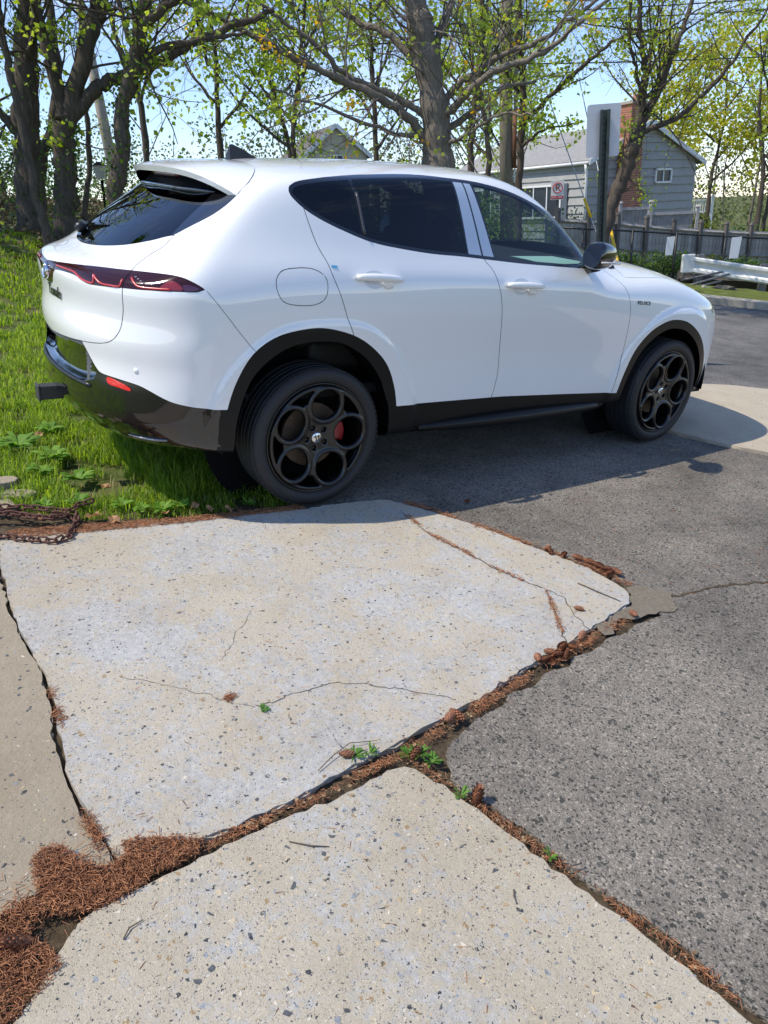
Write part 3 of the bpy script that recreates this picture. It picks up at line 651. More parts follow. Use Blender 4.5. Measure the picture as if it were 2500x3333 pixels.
    put('lower', (g['lower'] < 0) | ((g['blower'] < 0) & (C[:, 0] < -.3) & (g['tail'] > 0)) | (C[:, 2] < .335)); put('arch', (g['rarch'] < 0) | (g['farch'] < 0))
    put('plate', (g['plate'] < 0) & (g['tail'] > 0))
    put('lampout', (g['lamp'] < 0)); put('lampin', (g['lamp'] < 0) & (g['tail'] < 0))
    put('trim', g['dlo'] < 0); gl = g['dlo_in'] < 0
    put('qglass', gl & (C[:, 0] < .25) & (g['div'] > 0)); put('rglass', gl & (C[:, 0] > .25) & (C[:, 0] < .857) & (g['bpall'] > 0)); put('fglass', gl & (C[:, 0] > .9) & (g['bpall'] > 0) & (g['sail'] > 0))
    put('bp1', (g['bp1'] < 0) & gl); put('bp2', (g['bp2'] < 0) & gl)
    put('gap', (g['lamp'] < 0) & (np.abs(g['tail']) < G))
    put('cut', (g['rarchi'] < 0) | (g['farchi'] < 0))
    Nn = grad(V); Nn /= np.linalg.norm(Nn, axis=1)[:, None]
    floor = np.minimum.reduce([np.abs(g[k]) for k in ('fuel', 'tail', 'rdoor', 'fdoor', 'bumper')]) < .016
    floor |= (np.abs(g['hood']) < .016) & (C[:, 2] > .86)
    floor &= (g['dlo'] > -.01) & (g['rarchi'] > .0) & (g['farchi'] > .0) & (g['rwin'] > -.01)
    return V, T, Nn, lab, names, floor, g
BV, BT, BN, BL, BNAMES, BFLOOR, BG = prep()
CAR = empty('parked_suv', DRIVE, 'white five-door SUV with black wheels and tinted windows parked across the driveway', 'car')
MIR = np.array([1, -1, 1.])
def panel(name, key, mat, sides='both', parent=None, push=0., pushfn=None):
    """sides: 'both' joins the two halves in one mesh; 'right' / 'left' one half"""
    parent = CAR if parent is None else parent
    T = BT[BL == BNAMES.index(key)] if isinstance(key, str) else BT[key]
    if not len(T): return None
    u, inv = np.unique(T, return_inverse=True); t = inv.reshape(-1, 3); v = BV[u].copy(); n = BN[u]
    if push: v = v + n * push
    if pushfn is not None: v, n = pushfn(v, n)
    if n is None: return mesh_obj(name, np.concatenate([v, v * MIR]), np.concatenate([t, t[:, ::-1] + len(v)]), mat, parent, True)
    if sides == 'right': return mesh_obj(name, v, t, mat, parent, True, n)
    if sides == 'left': return mesh_obj(name, v * MIR, t[:, ::-1], mat, parent, True, n * MIR)
    return mesh_obj(name, np.concatenate([v, v * MIR]), np.concatenate([t, t[:, ::-1] + len(v)]), mat, parent, True, np.concatenate([n, n * MIR]))
shell = panel('body_shell', 'shell', PAINT)
panel('hood', 'hood', PAINT); panel('windshield', 'windscreen', CLEAR)
panel('rear_bumper', 'bumper', PAINT, 'right'); panel('rear_bumper', 'bumper', PAINT, 'left')
tailgate = panel('tailgate', 'tailgate', PAINT)
_lo = BL == BNAMES.index('lower'); _C = BV[BT].mean(1); _ph = np.degrees(np.arctan2(np.abs(_C[:, 1]), .3 - _C[:, 0])); _gl = (_C[:, 0] < -.3) & (_C[:, 0] < -.50)
panel('lower_cladding', _lo & ~_gl, CLAD); panel('bumper_valance', _lo & _gl, GLOSS_BLACK)
panel('panel_seam', BFLOOR, SEAM, push=-.004)
panel('rear_window', 'rearglass', BACKGLASS, parent=tailgate); panel('rear_window_surround', 'rearfin', GLOSS_BLACK, parent=tailgate)
def sink(v, n):
    P2 = np.array([(-6, .80), (16.3, .80), (19.9, .69), (21.9, .632), (21.0, .598), (17, .575), (0, .562), (-6, .562)]); P2[:, 0] = np.radians(P2[:, 0]) * 1.1
    d = -poly_sdf(np.stack([np.arctan2(np.abs(v[:, 1]), .3 - v[:, 0]) * 1.1, v[:, 2]], 1), P2)
    v = v.copy(); v[:, 0] += .042 * sstep(d / .05); return v, None
def recess():
    nu, nv = 45, 15; V = []
    for i in range(nu):
        u = -1 + 2 * i / (nu - 1); ph = 23.6 * u; a = abs(ph); zt = .772 if a < 17.2 else np.interp(a, [17.2, 18.0, 20.2, 22.0, 23.6], [.772, .752, .690, .655, .640]); zb = np.interp(a, [0, 10, 17, 21, 22.4, 23.6], [.562, .566, .575, .598, .618, .638])
        for j in range(nv):
            t = j / (nv - 1); z = zb + (zt - zb) * t; p, n = tailpt(max(a, .01), z); dep = .045 * sstep(np.array([min((1 - abs(u)) * 23.6 / 1.6, (z - zb) / .018)]))[0]
            V.append((p[0] + dep, p[1] * (1 if u >= 0 else -1), z))
    V = np.array(V); return mesh_obj('plate_recess', V, [(i * nv + j, i * nv + j + 1, (i + 1) * nv + j + 1, (i + 1) * nv + j) for i in range(nu - 1) for j in range(nv - 1)], GLOSS_BLACK, CAR, True)
doors = {}
for sd, wd in (('right', 'right'), ('left', 'left')):
    d1 = panel('rear_door', 'rdoor', PAINT, sd); d2 = panel('front_door', 'fdoor', PAINT, sd); doors[sd] = (d1, d2)
    panel('window_trim', 'trim', GLOSS_BLACK, sd)
    panel('quarter_window', 'qglass', PRIV, sd); panel('window_pane', 'rglass', PRIV, sd, d1); panel('window_pane', 'fglass', CLEAR, sd, d2)
    film = plain('blue_film', (.36, .44, .56), .2, coat=.5)  # film colour takes in the blue of the sky it reflects
    panel('pillar_cover', 'bp1', film, sd, d1); panel('pillar_cover', 'bp2', film, sd, d2)
    panel('fuel_door', 'fuel', PAINT, sd) if sd == 'right' else panel('quarter_panel_blank', 'fuel', PAINT, sd)
    panel('headlamp', 'headlamp', plain('headlamp_lens', (.55, .57, .6), .08, coat=1.), sd)
# wheel-arch cladding, proud of the paint by 4 mm
for sd in ('right', 'left'):
    for nm, msk in (('rear', BV[BT].mean(1)[:, 0] < 1.2), ('front', BV[BT].mean(1)[:, 0] >= 1.2)):
        panel('wheel_arch_trim', (BL == BNAMES.index('arch')) & msk, CLAD, sd)
# dark lining inside the shell so that no daylight leaks through the seams
_k = np.isin(BL, [BNAMES.index(k) for k in ('shell', 'rdoor', 'fdoor', 'bumper', 'tailgate', 'hood', 'lower', 'fuel')])
panel('inner_lining', _k, plain('cabin_trim', (.02, .02, .021), .8), push=-.03)

# tail lamps: dark lens with the red tracery along its surface
def onbody(x, y, z, out=0.):
    p = np.array([[x, y, z]], float); p = newton(p, 4); n = grad(p); n /= np.linalg.norm(n); return (p + n * out)[0], n[0]
def tailpt(ph, z, out=0.):
    """point of the body surface at a bearing round the tail"""
    a = R(ph); t = np.arange(0.3, 1.8, .004); P3 = np.stack([.3 - t * math.cos(a), -t * math.sin(a), np.full_like(t, z)], 1)
    f_ = F(P3); i = np.argmax(f_ > 0); k_ = f_[i - 1] / (f_[i - 1] - f_[i]); p = P3[i - 1:i] + k_ * (P3[i:i + 1] - P3[i - 1:i]); n = grad(p); n /= np.linalg.norm(n); return (p + n * out)[0], n[0]
recess()
LENS = plain('smoked_lamp_lens', (.032, .005, .006), .06)
RED = plain('red_lamp_tube', (.50, .025, .022), .25, coat=.8)
REDL = plain('red_lamp_lens', (.22, .012, .014), .12, coat=1.)
PURP = plain('violet_lamp_lens', (.075, .012, .045), .1, coat=1.)
CLEARL = plain('clear_lamp_facet', (.34, .30, .31), .15, coat=1.)
li = panel('tail_lamp', 'lampin', LENS, parent=tailgate)
for sd in ('right', 'left'):
    sg = 1 if sd == 'right' else -1
    lo = panel('tail_lamp', 'lampout', LENS, sd)
    def strip(name, pts, w, mat, par, out=.004):
        mb = MB(); pp = [tailpt(a, z, out)[0] for a, z in crom(pts, 6)]
        pp = np.array(pp); pp[:, 1] *= sg; mb.tube(pp, w, 6); return mb.build(name, mat, par, True)
    strip('lamp_tube', [(7.5, 1.049), (10, 1.050), (13, 1.049), (16.2, 1.046), (18.6, 1.030), (20.8, 1.0205), (22.8, 1.0195), (23.0, 1.032), (22.5, 1.052)], .0052, RED, li, .0)
    strip('lamp_tube', [(22.5, 1.052), (24.0, 1.034), (25.2, 1.0245), (27.2, 1.023), (29.6, 1.0255), (29.8, 1.052)], .0052, RED, li, .0)
    strip('lamp_tube', [(31.4, 1.062), (32.6, 1.045), (34.0, 1.033), (37.5, 1.034), (40.2, 1.037)], .0054, RED, lo, .0)
    for a, z in ((32.2, 1.066), (33.0, 1.060), (33.8, 1.054), (34.6, 1.049), (36.4, 1.047)): mb = MB(); mb.ell(tailpt(a, z, .0)[0] * [1, sg, 1], (.006, .004, .004), 8, 6); mb.build('lamp_facet', CLEARL, lo, True)
    def patch(name, poly, mat, par, out):
        c = np.array(poly, float); mid = c.mean(0); V = [tailpt(*mid, out)[0]]; n = len(c); rings = 4
        for q in range(1, rings + 1):
            for p in c: V.append(tailpt(*(mid + (p - mid) * q / rings), out)[0])
        V = np.array(V); V[:, 1] *= sg
        Fc = [(0, 1 + i, 1 + (i + 1) % n) for i in range(n)]
        for q in range(rings - 1): Fc += [(1 + q * n + i, 1 + (q + 1) * n + i, 1 + (q + 1) * n + (i + 1) % n, 1 + q * n + (i + 1) % n) for i in range(n)]
        if sg > 0: Fc = [f[::-1] for f in Fc]
        return mesh_obj(name, V, Fc, mat, par, True)
    patch('brake_lens', crom([(38.2, 1.038), (39.6, 1.066), (40.6, 1.067), (42.2, 1.050), (42.0, 1.036)], 4, True), REDL, lo, .002)
    patch('side_marker', crom([(42.4, 1.058), (44.2, 1.056), (45.2, 1.046), (44.2, 1.038), (42.8, 1.037)], 4, True), PURP, lo, .002)
    patch('reflector', crom([(25.2, .627), (26.5, .631), (29.5, .618), (31.3, .603), (31.0, .592), (28.5, .597), (25.7, .603)], 3, True), plain('red_reflector', (.75, .006, .008), .18, coat=1.), CAR, .003)
    # bumper corner: added strip standing in for a bright reflection, and parking sensor
    p, n = tailpt(32.5, .684, .001); mb = MB(); q = Vector(n).to_track_quat('Y', 'Z')
    mb.lathe([(.0001, -.002), (.011, -.002), (.012, .0), (.012, .004)], 16); o = mb.build('parking_sensor', PAINT, CAR, True); o.location = p * [1, sg, 1]; o.rotation_euler = Vector(-n * [1, sg, 1]).to_track_quat('Y', 'Z').to_euler()
    mb = MB(); mb.tube(np.array([tailpt(a, z, .004)[0] for a, z in ((29, .380), (32, .378), (35, .380), (38, .388))]) * [1, sg, 1], [.004, .007, .008, .005], 8); mb.build('bumper_glint', plain('glint_metal', (.22, .22, .23), .25, metal=.7), CAR, True)
# dark diffuser below the plate
mb = MB()
for y in (-.42, -.14, .14, .42): mb.prism([(-.93, .44), (-.78, .30), (-.55, .27), (-.55, .42)], y - .006, y + .006, 'xz')
mb.build('diffuser_fin', SATIN_BLACK, CAR)
mb = MB(); mb.box((-.99, 0, .435), (.16, .068, .068)); mb.box((-1.066, 0, .435), (.012, .082, .082)); mb.build('tow_receiver', plain('receiver_steel', (.045, .043, .042), .55), CAR, bevel=.006)
# step pad on the bumper top
mb = MB(); V = []
pp = np.array([tailpt(abs(a), .566, .006)[0] * [1, 1 if a >= 0 else -1, 1] for a in np.linspace(-20, 20, 25)])
mb.tube(pp + [.010, 0, .0], .011, 8); mb.build('bumper_step', SATIN_BLACK, CAR, True)
# round badge with a cross and a serpent
BADGE = empty('badge'); BADGE.parent = tailgate
p, n = tailpt(0.01, 1.008, .004); BADGE.location = p; BADGE.rotation_euler = (0, R(4), 0); BADGE.scale = (.8, .8, .8)
mb = MB(); mb.lathe([(.0001, -.004), (.034, -.004), (.040, -.010), (.046, -.010), (.048, -.004), (.048, .012)], 36, 'x'); mb.build('badge_ring', CHROME, BADGE, True)
mb = MB(); mb.box((-.0045, .014, 0), (.004, .008, .05)); mb.box((-.0045, .014, .006), (.0042, .024, .008)); mb.build('badge_cross', plain('badge_red', (.35, .12, .12), .3, metal=.6), BADGE)
mb = MB(); mb.tube([(-.006, -.010 - .007 * math.sin(t * 5), -.026 + .052 * t) for t in np.linspace(0, 1, 14)], .0045, 6); mb.build('badge_serpent', plain('badge_steel', (.30, .32, .32), .25, metal=.9), BADGE, True)
# spoiler: white roof extension with a gloss-black underside
def spoiler_edge(y):
    s = abs(y) / .64; return np.array([-.45 + .15 * s ** 3, y, 1.492 - .090 * s ** 4])
def spoiler_root(y):
    s = min(abs(y) / .60, 1); x = -.085 - .14 * s ** 4 - .0 * s
    z = top_z(np.array([x]), np.array([min(abs(y), .60)]))[0]; return np.array([x, y, z])
nS, nT = 41, 14; Vt = []; Vb = []
for i in range(nS):
    y = -.64 + 1.28 * i / (nS - 1); e = spoiler_edge(y); yr = y * .60 / .64; r0 = spoiler_root(yr)
    pr, nrm = onbody(r0[0], -abs(yr), r0[2], .004); r0 = pr * [1, 1 if y < 0 else -1, 1]
    ps, _ = onbody(-.30, -.64, 1.40, .004)
    for j in range(nT):
        t = j / (nT - 1); p = r0 + (e - r0) * t; p[2] += .012 * math.sin(math.pi * t) * (1 - (abs(y) / .64) ** 4)
        if j == nT - 1: p[2] -= .004
        Vt.append(p)
        b = p.copy(); b[2] -= .004 + .020 * t; 
        if j == nT - 1: b[0] += .010
        Vb.append(b)
Vt = np.array(Vt); Vb = np.array(Vb)
Fq = [(i * nT + j, i * nT + j + 1, (i + 1) * nT + j + 1, (i + 1) * nT + j) for i in range(nS - 1) for j in range(nT - 1)]
sp = MB(); sp.add(Vt, Fq); e0 = [i * nT + nT - 1 for i in range(nS)]
sp.add(np.concatenate([Vt[e0], Vb[e0]]), [(i, nS + i, nS + i + 1, i + 1) for i in range(nS - 1)])
spo = sp.build('roof_spoiler', PAINT, tailgate, True)
sp = MB(); sp.add(Vb, [f[::-1] for f in Fq])
sp.build('spoiler_underside', GLOSS_BLACK, spo, True)
# inner spoiler shelf over the glass and the high brake lamp
mb = MB(); pts = []
for y in np.linspace(-.50, .50, 21):
    s = (y / .5) ** 2; pts.append((-.40 + .075 * s * s, y, 1.405 - .004 * s))
mb.tube(pts, .011, 8); mb.build('glass_top_trim', GLOSS_BLACK, tailgate, True)
V = []; n = 21
for y in np.linspace(-.52, .52, n):
    s = (y / .52) ** 2; V += [(-.395 + .08 * s * s, y, 1.404), (-.33 + .05 * s, y, 1.478 - .02 * s)]
mesh_obj('spoiler_shelf', V, [(2 * i, 2 * i + 1, 2 * i + 3, 2 * i + 2) for i in range(n - 1)], SATIN_BLACK, tailgate)
mb = MB(); mb.tube([(-.374 + .01 * abs(y) ** 2, y, 1.458) for y in np.linspace(-.15, .19, 9)], .011, 6); mb.build('high_brake_lamp', plain('brake_lamp_red', (.22, .012, .014), .2, coat=1.), tailgate, True)
for y in (.16,):
    mb = MB(); p, n = tailpt(12.3, 1.165, .0); p = p * [1, -1, 1]; mb.ell(p + [-.012, 0, .018], (.030, .026, .026), 12, 8); mb.tube([p + [-.01, 0, .018], p + [.03, .03, .03], p + [.05, .22, .035]], [.011, .007, .005], 8); mb.build('rear_wiper', SATIN_BLACK, tailgate, True)
# shark-fin aerial
mb = MB(); prof = [(.105, .0), (.05, .020), (0, .043), (-.045, .062), (-.075, .073), (-.088, .071), (-.094, .045), (-.10, .0)]
V = []; n = len(prof)
for sgn in (-1, 1):
    for x, z in prof: V.append((x + .035, sgn * (.030 * (1 - z / .085) ** 1.2 + .002) * (1 - max(0, x) / .13), 1.540 + z))
mb.add(V, [tuple(range(n))[::-1], tuple(range(n, 2 * n))] + [(i, (i + 1) % n, n + (i + 1) % n, n + i) for i in range(n)]); mb.build('roof_aerial', SATIN_BLACK, CAR, True, auto=30)
# side mirrors, handles, skirts
for sg in (1, -1):
    par = doors['right' if sg > 0 else 'left'][1]
    V = []; nu, nv = 22, 16
    for i in range(nu):                                   # housing: flat toward the tail, round to the front
        t = i / (nu - 1); x = -.105 + .225 * t
        w = (1 - max(0, (t - .12) / .88) ** 2.3) ** .5 if t > .12 else .86 + .14 * (t / .12) ** .5
        for j in range(nv):
            a = 2 * math.pi * j / nv; c, s_ = math.cos(a), math.sin(a); cy = abs(c) ** .75 * (1 if c > 0 else -1); sz = abs(s_) ** .8 * (1 if s_ > 0 else -1)
            yy = .072 * cy * w * (1.0 if cy > 0 else 1.05); zz = (.074 if sz > 0 else .068) * sz * w * (1 + .10 * cy)
            V.append((1.692 + x * .92 + .012 * sz, -1.0 * 1 - yy * 1.0 + .03 * t, 1.214 + zz - .012 * t))
    V = np.array(V) * [1, sg, 1]
    Fc = [(i * nv + j, i * nv + (j + 1) % nv, (i + 1) * nv + (j + 1) % nv, (i + 1) * nv + j) for i in range(nu - 1) for j in range(nv)]
    if sg > 0: Fc = [f[::-1] for f in Fc]
    mo = mesh_obj('side_mirror', V, Fc, GLOSS_BLACK, par)
    mb = MB(); mb.add(V[:nv] + [-.0, 0, 0], [tuple(range(nv)) if sg > 0 else tuple(range(nv))[::-1]]); mb.build('mirror_glass', CHROME, mo)
    k = 0; mb = MB(); mb.tube([(1.58, sg * -1.086, 1.188), (1.66, sg * -1.093, 1.187), (1.74, sg * -1.078, 1.184), (1.775, sg * -1.045, 1.182)], .006, 6); mb.build('turn_indicator', plain('indicator_lens', (.55, .52, .5), .15, coat=1.), mo, True)
    mb = MB(); mb.tube([(1.72, sg * -.94, 1.165), (1.74, sg * -.87, 1.14), (1.76, sg * -.80, 1.125)], [.04, .035, .04], 10); mb.build('mirror_arm', GLOSS_BLACK, mo, True)
    for (x0, x1, z0_, z1_), dd in (((.156, .407, 1.094, 1.079), 0), ((1.077, 1.337, 1.052, 1.040), 1)):
        dpar = doors['right' if sg > 0 else 'left'][dd]; mb = MB(); pts = []; rr = []
        for t in np.linspace(0, 1, 13):
            p, n = onbody(x0 + (x1 - x0) * t, -.91, z0_ + (z1_ - z0_) * t); pts.append((p + n * (.012 + .020 * math.sin(math.pi * t) ** .5)) * [1, sg, 1]); rr.append(.006 + .0125 * math.sin(math.pi * (.04 + .92 * t)) ** .45)
        mb.tube(pts, rr, 10); mb.build('door_handle', PAINT, dpar, True)
        p, n = onbody((x0 + x1) / 2 - .02, -.91, (z0_ + z1_) / 2, .0015); V = [p * [1, sg, 1]]
        for j in range(20):
            a = 2 * math.pi * j / 20; q, m_ = onbody(p[0] + .062 * math.cos(a), p[1], p[2] + .044 * math.sin(a), .0012); V.append(q * [1, sg, 1])
        V[0] = V[0] - np.array([0, -sg * .0, 0]); f = [(0, 1 + j, 1 + (j + 1) % 20) for j in range(20)]
        mesh_obj('recess_shade_disc', V, f if sg < 0 else [q[::-1] for q in f], plain('shaded_recess_paint', (.62, .64, .67), .4, coat=1.), dpar)  # flush disc in darkened body paint, standing in for the shaded hollow
        p, n = onbody((x0 + x1) / 2 + .045, -.91, (z0_ + z1_) / 2 - .024); mb = MB(); mb.ell((p + n * .012) * [1, sg, 1], (.034, .012, .020), 12, 8, (0, R(25), 0)); mb.build('handle_grip', PAINT, dpar, True)
    pts = []; rr = []
    for t in np.linspace(0, 1, 19):
        x = .62 + 1.44 * t; pts.append((x, sg * -(.868 + .03 * math.sin(math.pi * t) ** .6), .322 - .012 * t + .030 * math.sin(math.pi * t) ** .7 * 0)); rr.append(.012 + .028 * math.sin(math.pi * (.06 + .88 * t)) ** .7)
    mb = MB(); mb.tube(pts, rr, 10); mb.build('side_skirt', CLAD, CAR, True)
    mb = MB(); mb.prism([(3.02, .80), (3.22, .70), (3.36, .55), (3.40, .50), (3.30, .50), (3.0, .74)], .248, .262, 'xy')
    o = mb.build('front_lip', SATIN_BLACK, CAR, bevel=.004); o.scale = (1, -sg, 1)
    pts = [onbody(.250, -.8, z, .002)[0] * [1, sg, 1] for z in np.linspace(1.262, 1.490, 9)]; mb = MB(); mb.tube(pts, .0075, 6); mb.build('window_divider', plain('divider_grey', (.045, .046, .05), .35), doors['right' if sg > 0 else 'left'][0], True)
# lettering
def lettering(name, body, size, mat, parent, loc, rot, ext=.0015, shear=0., space=1.0):
    cu = bpy.data.curves.new(name, 'FONT'); cu.body = body; cu.size = size; cu.extrude = ext; cu.align_x = 'CENTER'; cu.align_y = 'CENTER'; cu.shear = shear; cu.space_character = space
    tmp = bpy.data.objects.new(name, cu); COL.objects.link(tmp); me = bpy.data.meshes.new_from_object(tmp.evaluated_get(bpy.context.evaluated_depsgraph_get())); bpy.data.objects.remove(tmp); bpy.data.curves.remove(cu)
    me.materials.clear(); me.materials.append(mat); o = bpy.data.objects.new(name, me); link(o, parent)
    if isinstance(rot, Matrix): o.matrix_local = Matrix.Translation(loc) @ rot.to_4x4()
    else: o.location = loc; o.rotation_euler = rot
    return o
def face_rot(n, right):
    n = Vector(n).normalized(); r = (Vector(right) - n * Vector(right).dot(n)).normalized(); u = n.cross(r); return Matrix((r, u, n)).transposed()
DARKCHROME = plain('dark_chrome', (.10, .11, .115), .25, metal=.9)
p, n = tailpt(3.4, .925, .003); p = p * [1, 1, 1]; lettering('model_lettering', 'Tonale', .075, DARKCHROME, tailgate, p, face_rot(n, (0, -1, 0)), shear=.35)
p, n = onbody(2.235, -.91, .936, .002); lettering('trim_lettering', 'VELOCE', .031, DARKCHROME, CAR, p, face_rot(n, (1, 0, -.06)), space=1.25)
p, n = onbody(.056, -.885, 1.137, .0015); mb = MB(); mb.box((0, 0, 0), (.030, .012, .0006)); o = mb.build('blue_tape', plain('blue_tape', (.10, .42, .70), .6, noise_amt=.5, noise_scale=90), doors['right'][0]); o.matrix_local = Matrix.Translation(p) @ face_rot(n, (1, 0, -.15)).to_4x4()
# cabin: floor, seats, dash and steering wheel seen through the glass
CAB = plain('cabin_dark', (.016, .016, .018), .75); SEAT = plain('seat_leather', (.022, .021, .021), .55)
mb = MB(); mb.box((1.0, 0, .52), (2.6, 1.45, .05)); mb.build('cabin_floor', CAB, CAR)
mb = MB(); mb.prism([(1.62, 1.03), (1.68, 1.10), (1.95, 1.12), (2.18, 1.14), (2.2, .6), (1.72, .6)], -.70, .70, 'xz'); dash = mb.build('dashboard', CAB, CAR, bevel=.03)
mb = MB(); mb.add([(1.66, -.62, 1.125), (2.0, -.66, 1.135), (2.02, -.30, 1.137), (1.70, -.24, 1.127)], [(0, 1, 2, 3)]); mb.build('dash_reflection', plain('pale_green_sheen', (.55, .80, .70), .6), CAR)  # added sheet, stands in for a pale green reflection in the window
mb = MB(); th = np.linspace(0, 2 * math.pi, 33); mb.tube([(1.50 + .06 * math.sin(t), .37 + .185 * math.cos(t), 1.00 + .175 * math.sin(t)) for t in th], .016, 8, False); mb.box((1.52, .37, 1.0), (.05, .30, .05)); mb.build('steering_wheel', CAB, CAR, True)
for nm, x, ys in (('front_seat', 1.0, (-.38, .38)), ('rear_seat', .12, (-.42, 0, .42))):
    for y in ys:
        wd = .50 if nm == 'front_seat' else .42; mb = MB()
        mb.box((x + .22, y, .68), (.52, wd, .18)); mb.box((x - .10, y, 1.00), (.16, wd, .60), (0, R(-14), 0), (1, .82)); st = mb.build(nm, SEAT, CAR, True, bevel=.05, seg=3)
        mb = MB(); mb.box((x - .20, y, 1.37), (.10, .27, .17), (0, R(-10), 0), (1, .85)); mb.build('headrest', SEAT, st, True, bevel=.035, seg=3)
# wheels: tyre, five-ring rim, brake disc and caliper
def make_wheel():
    root = bpy.data.objects.new('wheel', None); link(root, CAR)
    ty = MB(); w = .118; prof = [(.272, -.098), (.283, -.112), (.300, -.118), (.318, -.116), (.332, -.108), (.3395, -.098), (.3435, -.088)]
    for y0, y1 in ((-.088, -.062), (-.052, -.020), (-.010, .010), (.020, .052), (.062, .088)):
        prof += [(.345, y0 + .001), (.3455, (y0 + y1) / 2), (.345, y1 - .001)]
        if y1 < .08: prof += [(.338, y1 + .001), (.338, y1 + .009)]
    prof += [(.3435, .088), (.3395, .098), (.332, .108), (.318, .116), (.300, .118), (.283, .112), (.272, .098)]
    ty.lathe(prof, 96)
    for k in range(80):                                   # shoulder blocks
        t = 2 * math.pi * k / 80; c, s_ = math.cos(t), math.sin(t)
        for sgn in (-1, 1): ty.box((.3398 * c, sgn * .0960, .3398 * s_), (.0045, .016, .020), (0, -t, 0))
    tyre = ty.build('tyre', RUBBER, root, True, auto=35)
    h = .0048; g = np.arange(-.272, .2721, h); yy = np.arange(-.050, .0301, .0040)
    X, Y, Z = np.meshgrid(g, yy, g, indexing='ij'); r = np.hypot(X, Z); shp = X.shape
    ang = [R(6 + 72 * k) for k in range(5)]; dm = np.min([np.hypot(X - .169 * math.cos(a), Z - .169 * math.sin(a)) for a in ang], 0)
    solid = np.maximum(r - .262, .0735 - dm)
    tri = np.maximum(np.maximum(.1000 - dm, r - .243), .19 - r)
    solid = smax(solid, -tri, .012)
    lug = np.min([np.hypot(X - .053 * math.cos(a + R(36)), Z - .053 * math.sin(a + R(36))) for a in ang], 0); solid = np.maximum(solid, .0115 - lug)
    crest = .007 * np.exp(-((dm - .0865) / .0085) ** 2)                    # each ring has a raised edge
    yc = -.012 + .030 * np.exp(-(r / .13) ** 2) - .004 * sstep((r - .2) / .06)
    Fv = smax(solid, np.abs(Y - yc + crest * .5) - (.014 + crest * .5), .012)
    sgn = Fv < 0; cnt = sum(sgn[i:shp[0] - 1 + i, j:shp[1] - 1 + j, k:shp[2] - 1 + k].astype(int) for i in (0, 1) for j in (0, 1) for k in (0, 1))
    act = (cnt > 0) & (cnt < 8); idx = -np.ones(act.shape, int); ijk = np.argwhere(act); idx[act] = np.arange(len(ijk)); acc = np.zeros((len(ijk), 3)); num = np.zeros(len(ijk))
    for ax in range(3):
        o = [a for a in range(3) if a != ax]
        for da in (0, 1):
            for db in (0, 1):
                q = ijk.copy(); q[:, o[0]] += da; q[:, o[1]] += db; e = q.copy(); e[:, ax] += 1; a = Fv[tuple(q.T)]; b = Fv[tuple(e.T)]; m = (a < 0) != (b < 0)
                pt = q.astype(float); pt[:, ax] += np.where(m, a / np.where(m, a - b, 1), 0); acc[m] += pt[m]; num[m] += 1
    V = np.array([g[0], yy[0], g[0]]) + np.array([h, .0040, h]) * acc / num[:, None]; quads = []
    for ax in range(3):
        o = [(ax + 1) % 3, (ax + 2) % 3]; s0 = [slice(None)] * 3; s1 = [slice(None)] * 3; s0[ax] = slice(0, -1); s1[ax] = slice(1, None); a = sgn[tuple(s0)]; b = sgn[tuple(s1)]; e = np.argwhere(a != b)
        ok = (e[:, o[0]] > 0) & (e[:, o[1]] > 0) & (e[:, o[0]] < shp[o[0]] - 1) & (e[:, o[1]] < shp[o[1]] - 1); e = e[ok]; fl = a[tuple(e.T)]; c = []
        for da, db in ((-1, -1), (0, -1), (0, 0), (-1, 0)): q = e.copy(); q[:, o[0]] += da; q[:, o[1]] += db; c.append(idx[tuple(q.T)])
        c = np.stack(c, 1); c[~fl] = c[~fl][:, ::-1]; quads.append(c)
    Q = np.concatenate(quads); Q = Q[(Q >= 0).all(1)]
    rim = mesh_obj('rim', V + [0, -.090, 0], Q, RIM, root)
    md = rim.modifiers.new('smooth', 'SMOOTH'); md.iterations = 3; md.factor = .5
    mb = MB(); mb.lathe([(.250, -.085), (.262, -.100), (.2705, -.108), (.2745, -.104), (.2735, -.096), (.262, -.090), (.252, -.06), (.246, .02), (.246, .09)], 72); mb.build('rim_flange', RIM, root, True)
    mb = MB(); mb.lathe([(.246, .095), (.10, .095), (.10, .10)], 40); mb.build('wheel_back', MATT_BLACK, root, True)
    mb = MB(); mb.lathe([(.0001, -.092), (.024, -.092), (.027, -.089), (.0275, -.080), (.0275, -.06)], 28); cap = mb.build('hub_cap', CHROME, root, True)
    mb = MB(); mb.box((.008, -.0925, .002), (.004, .002, .03)); mb.tube([(-.006 + .004 * math.sin(t * 6), -.0925, -.016 + .032 * t) for t in np.linspace(0, 1, 8)], .003, 5); mb.build('cap_emblem', DARKCHROME, cap)
    for k in range(5):
        a = ang[k] + R(36); mb = MB(); mb.lathe([(.0001, -.012), (.007, -.012), (.0085, -.008), (.0085, .01)], 6); o = mb.build('wheel_bolt', SATIN_BLACK, root); o.location = (.053 * math.cos(a), -.066, .053 * math.sin(a))
    mb = MB(); mb.lathe([(.075, -.032), (.158, -.032), (.160, -.029), (.160, -.010), (.158, -.007), (.075, -.007)], 48, close=True); mb.lathe([(.0001, -.058), (.07, -.058), (.076, -.05), (.076, -.01)], 32)
    mb.build('brake_disc', plain('rusty_disc', (.085, .058, .038), .55, metal=.3, noise_amt=.3, noise_scale=30), root, True, auto=40)
    mb = MB(); n = 12; V = []
    for i in range(n):
        t = R(-15 + 34 * i / (n - 1)); ro = .178 - .012 * abs(i / (n - 1) - .5); ri = .105
        for rr, y in ((ri, -.052), (ro, -.052), (ro, .02), (ri, .02)): V.append((rr * math.cos(t), y, rr * math.sin(t)))
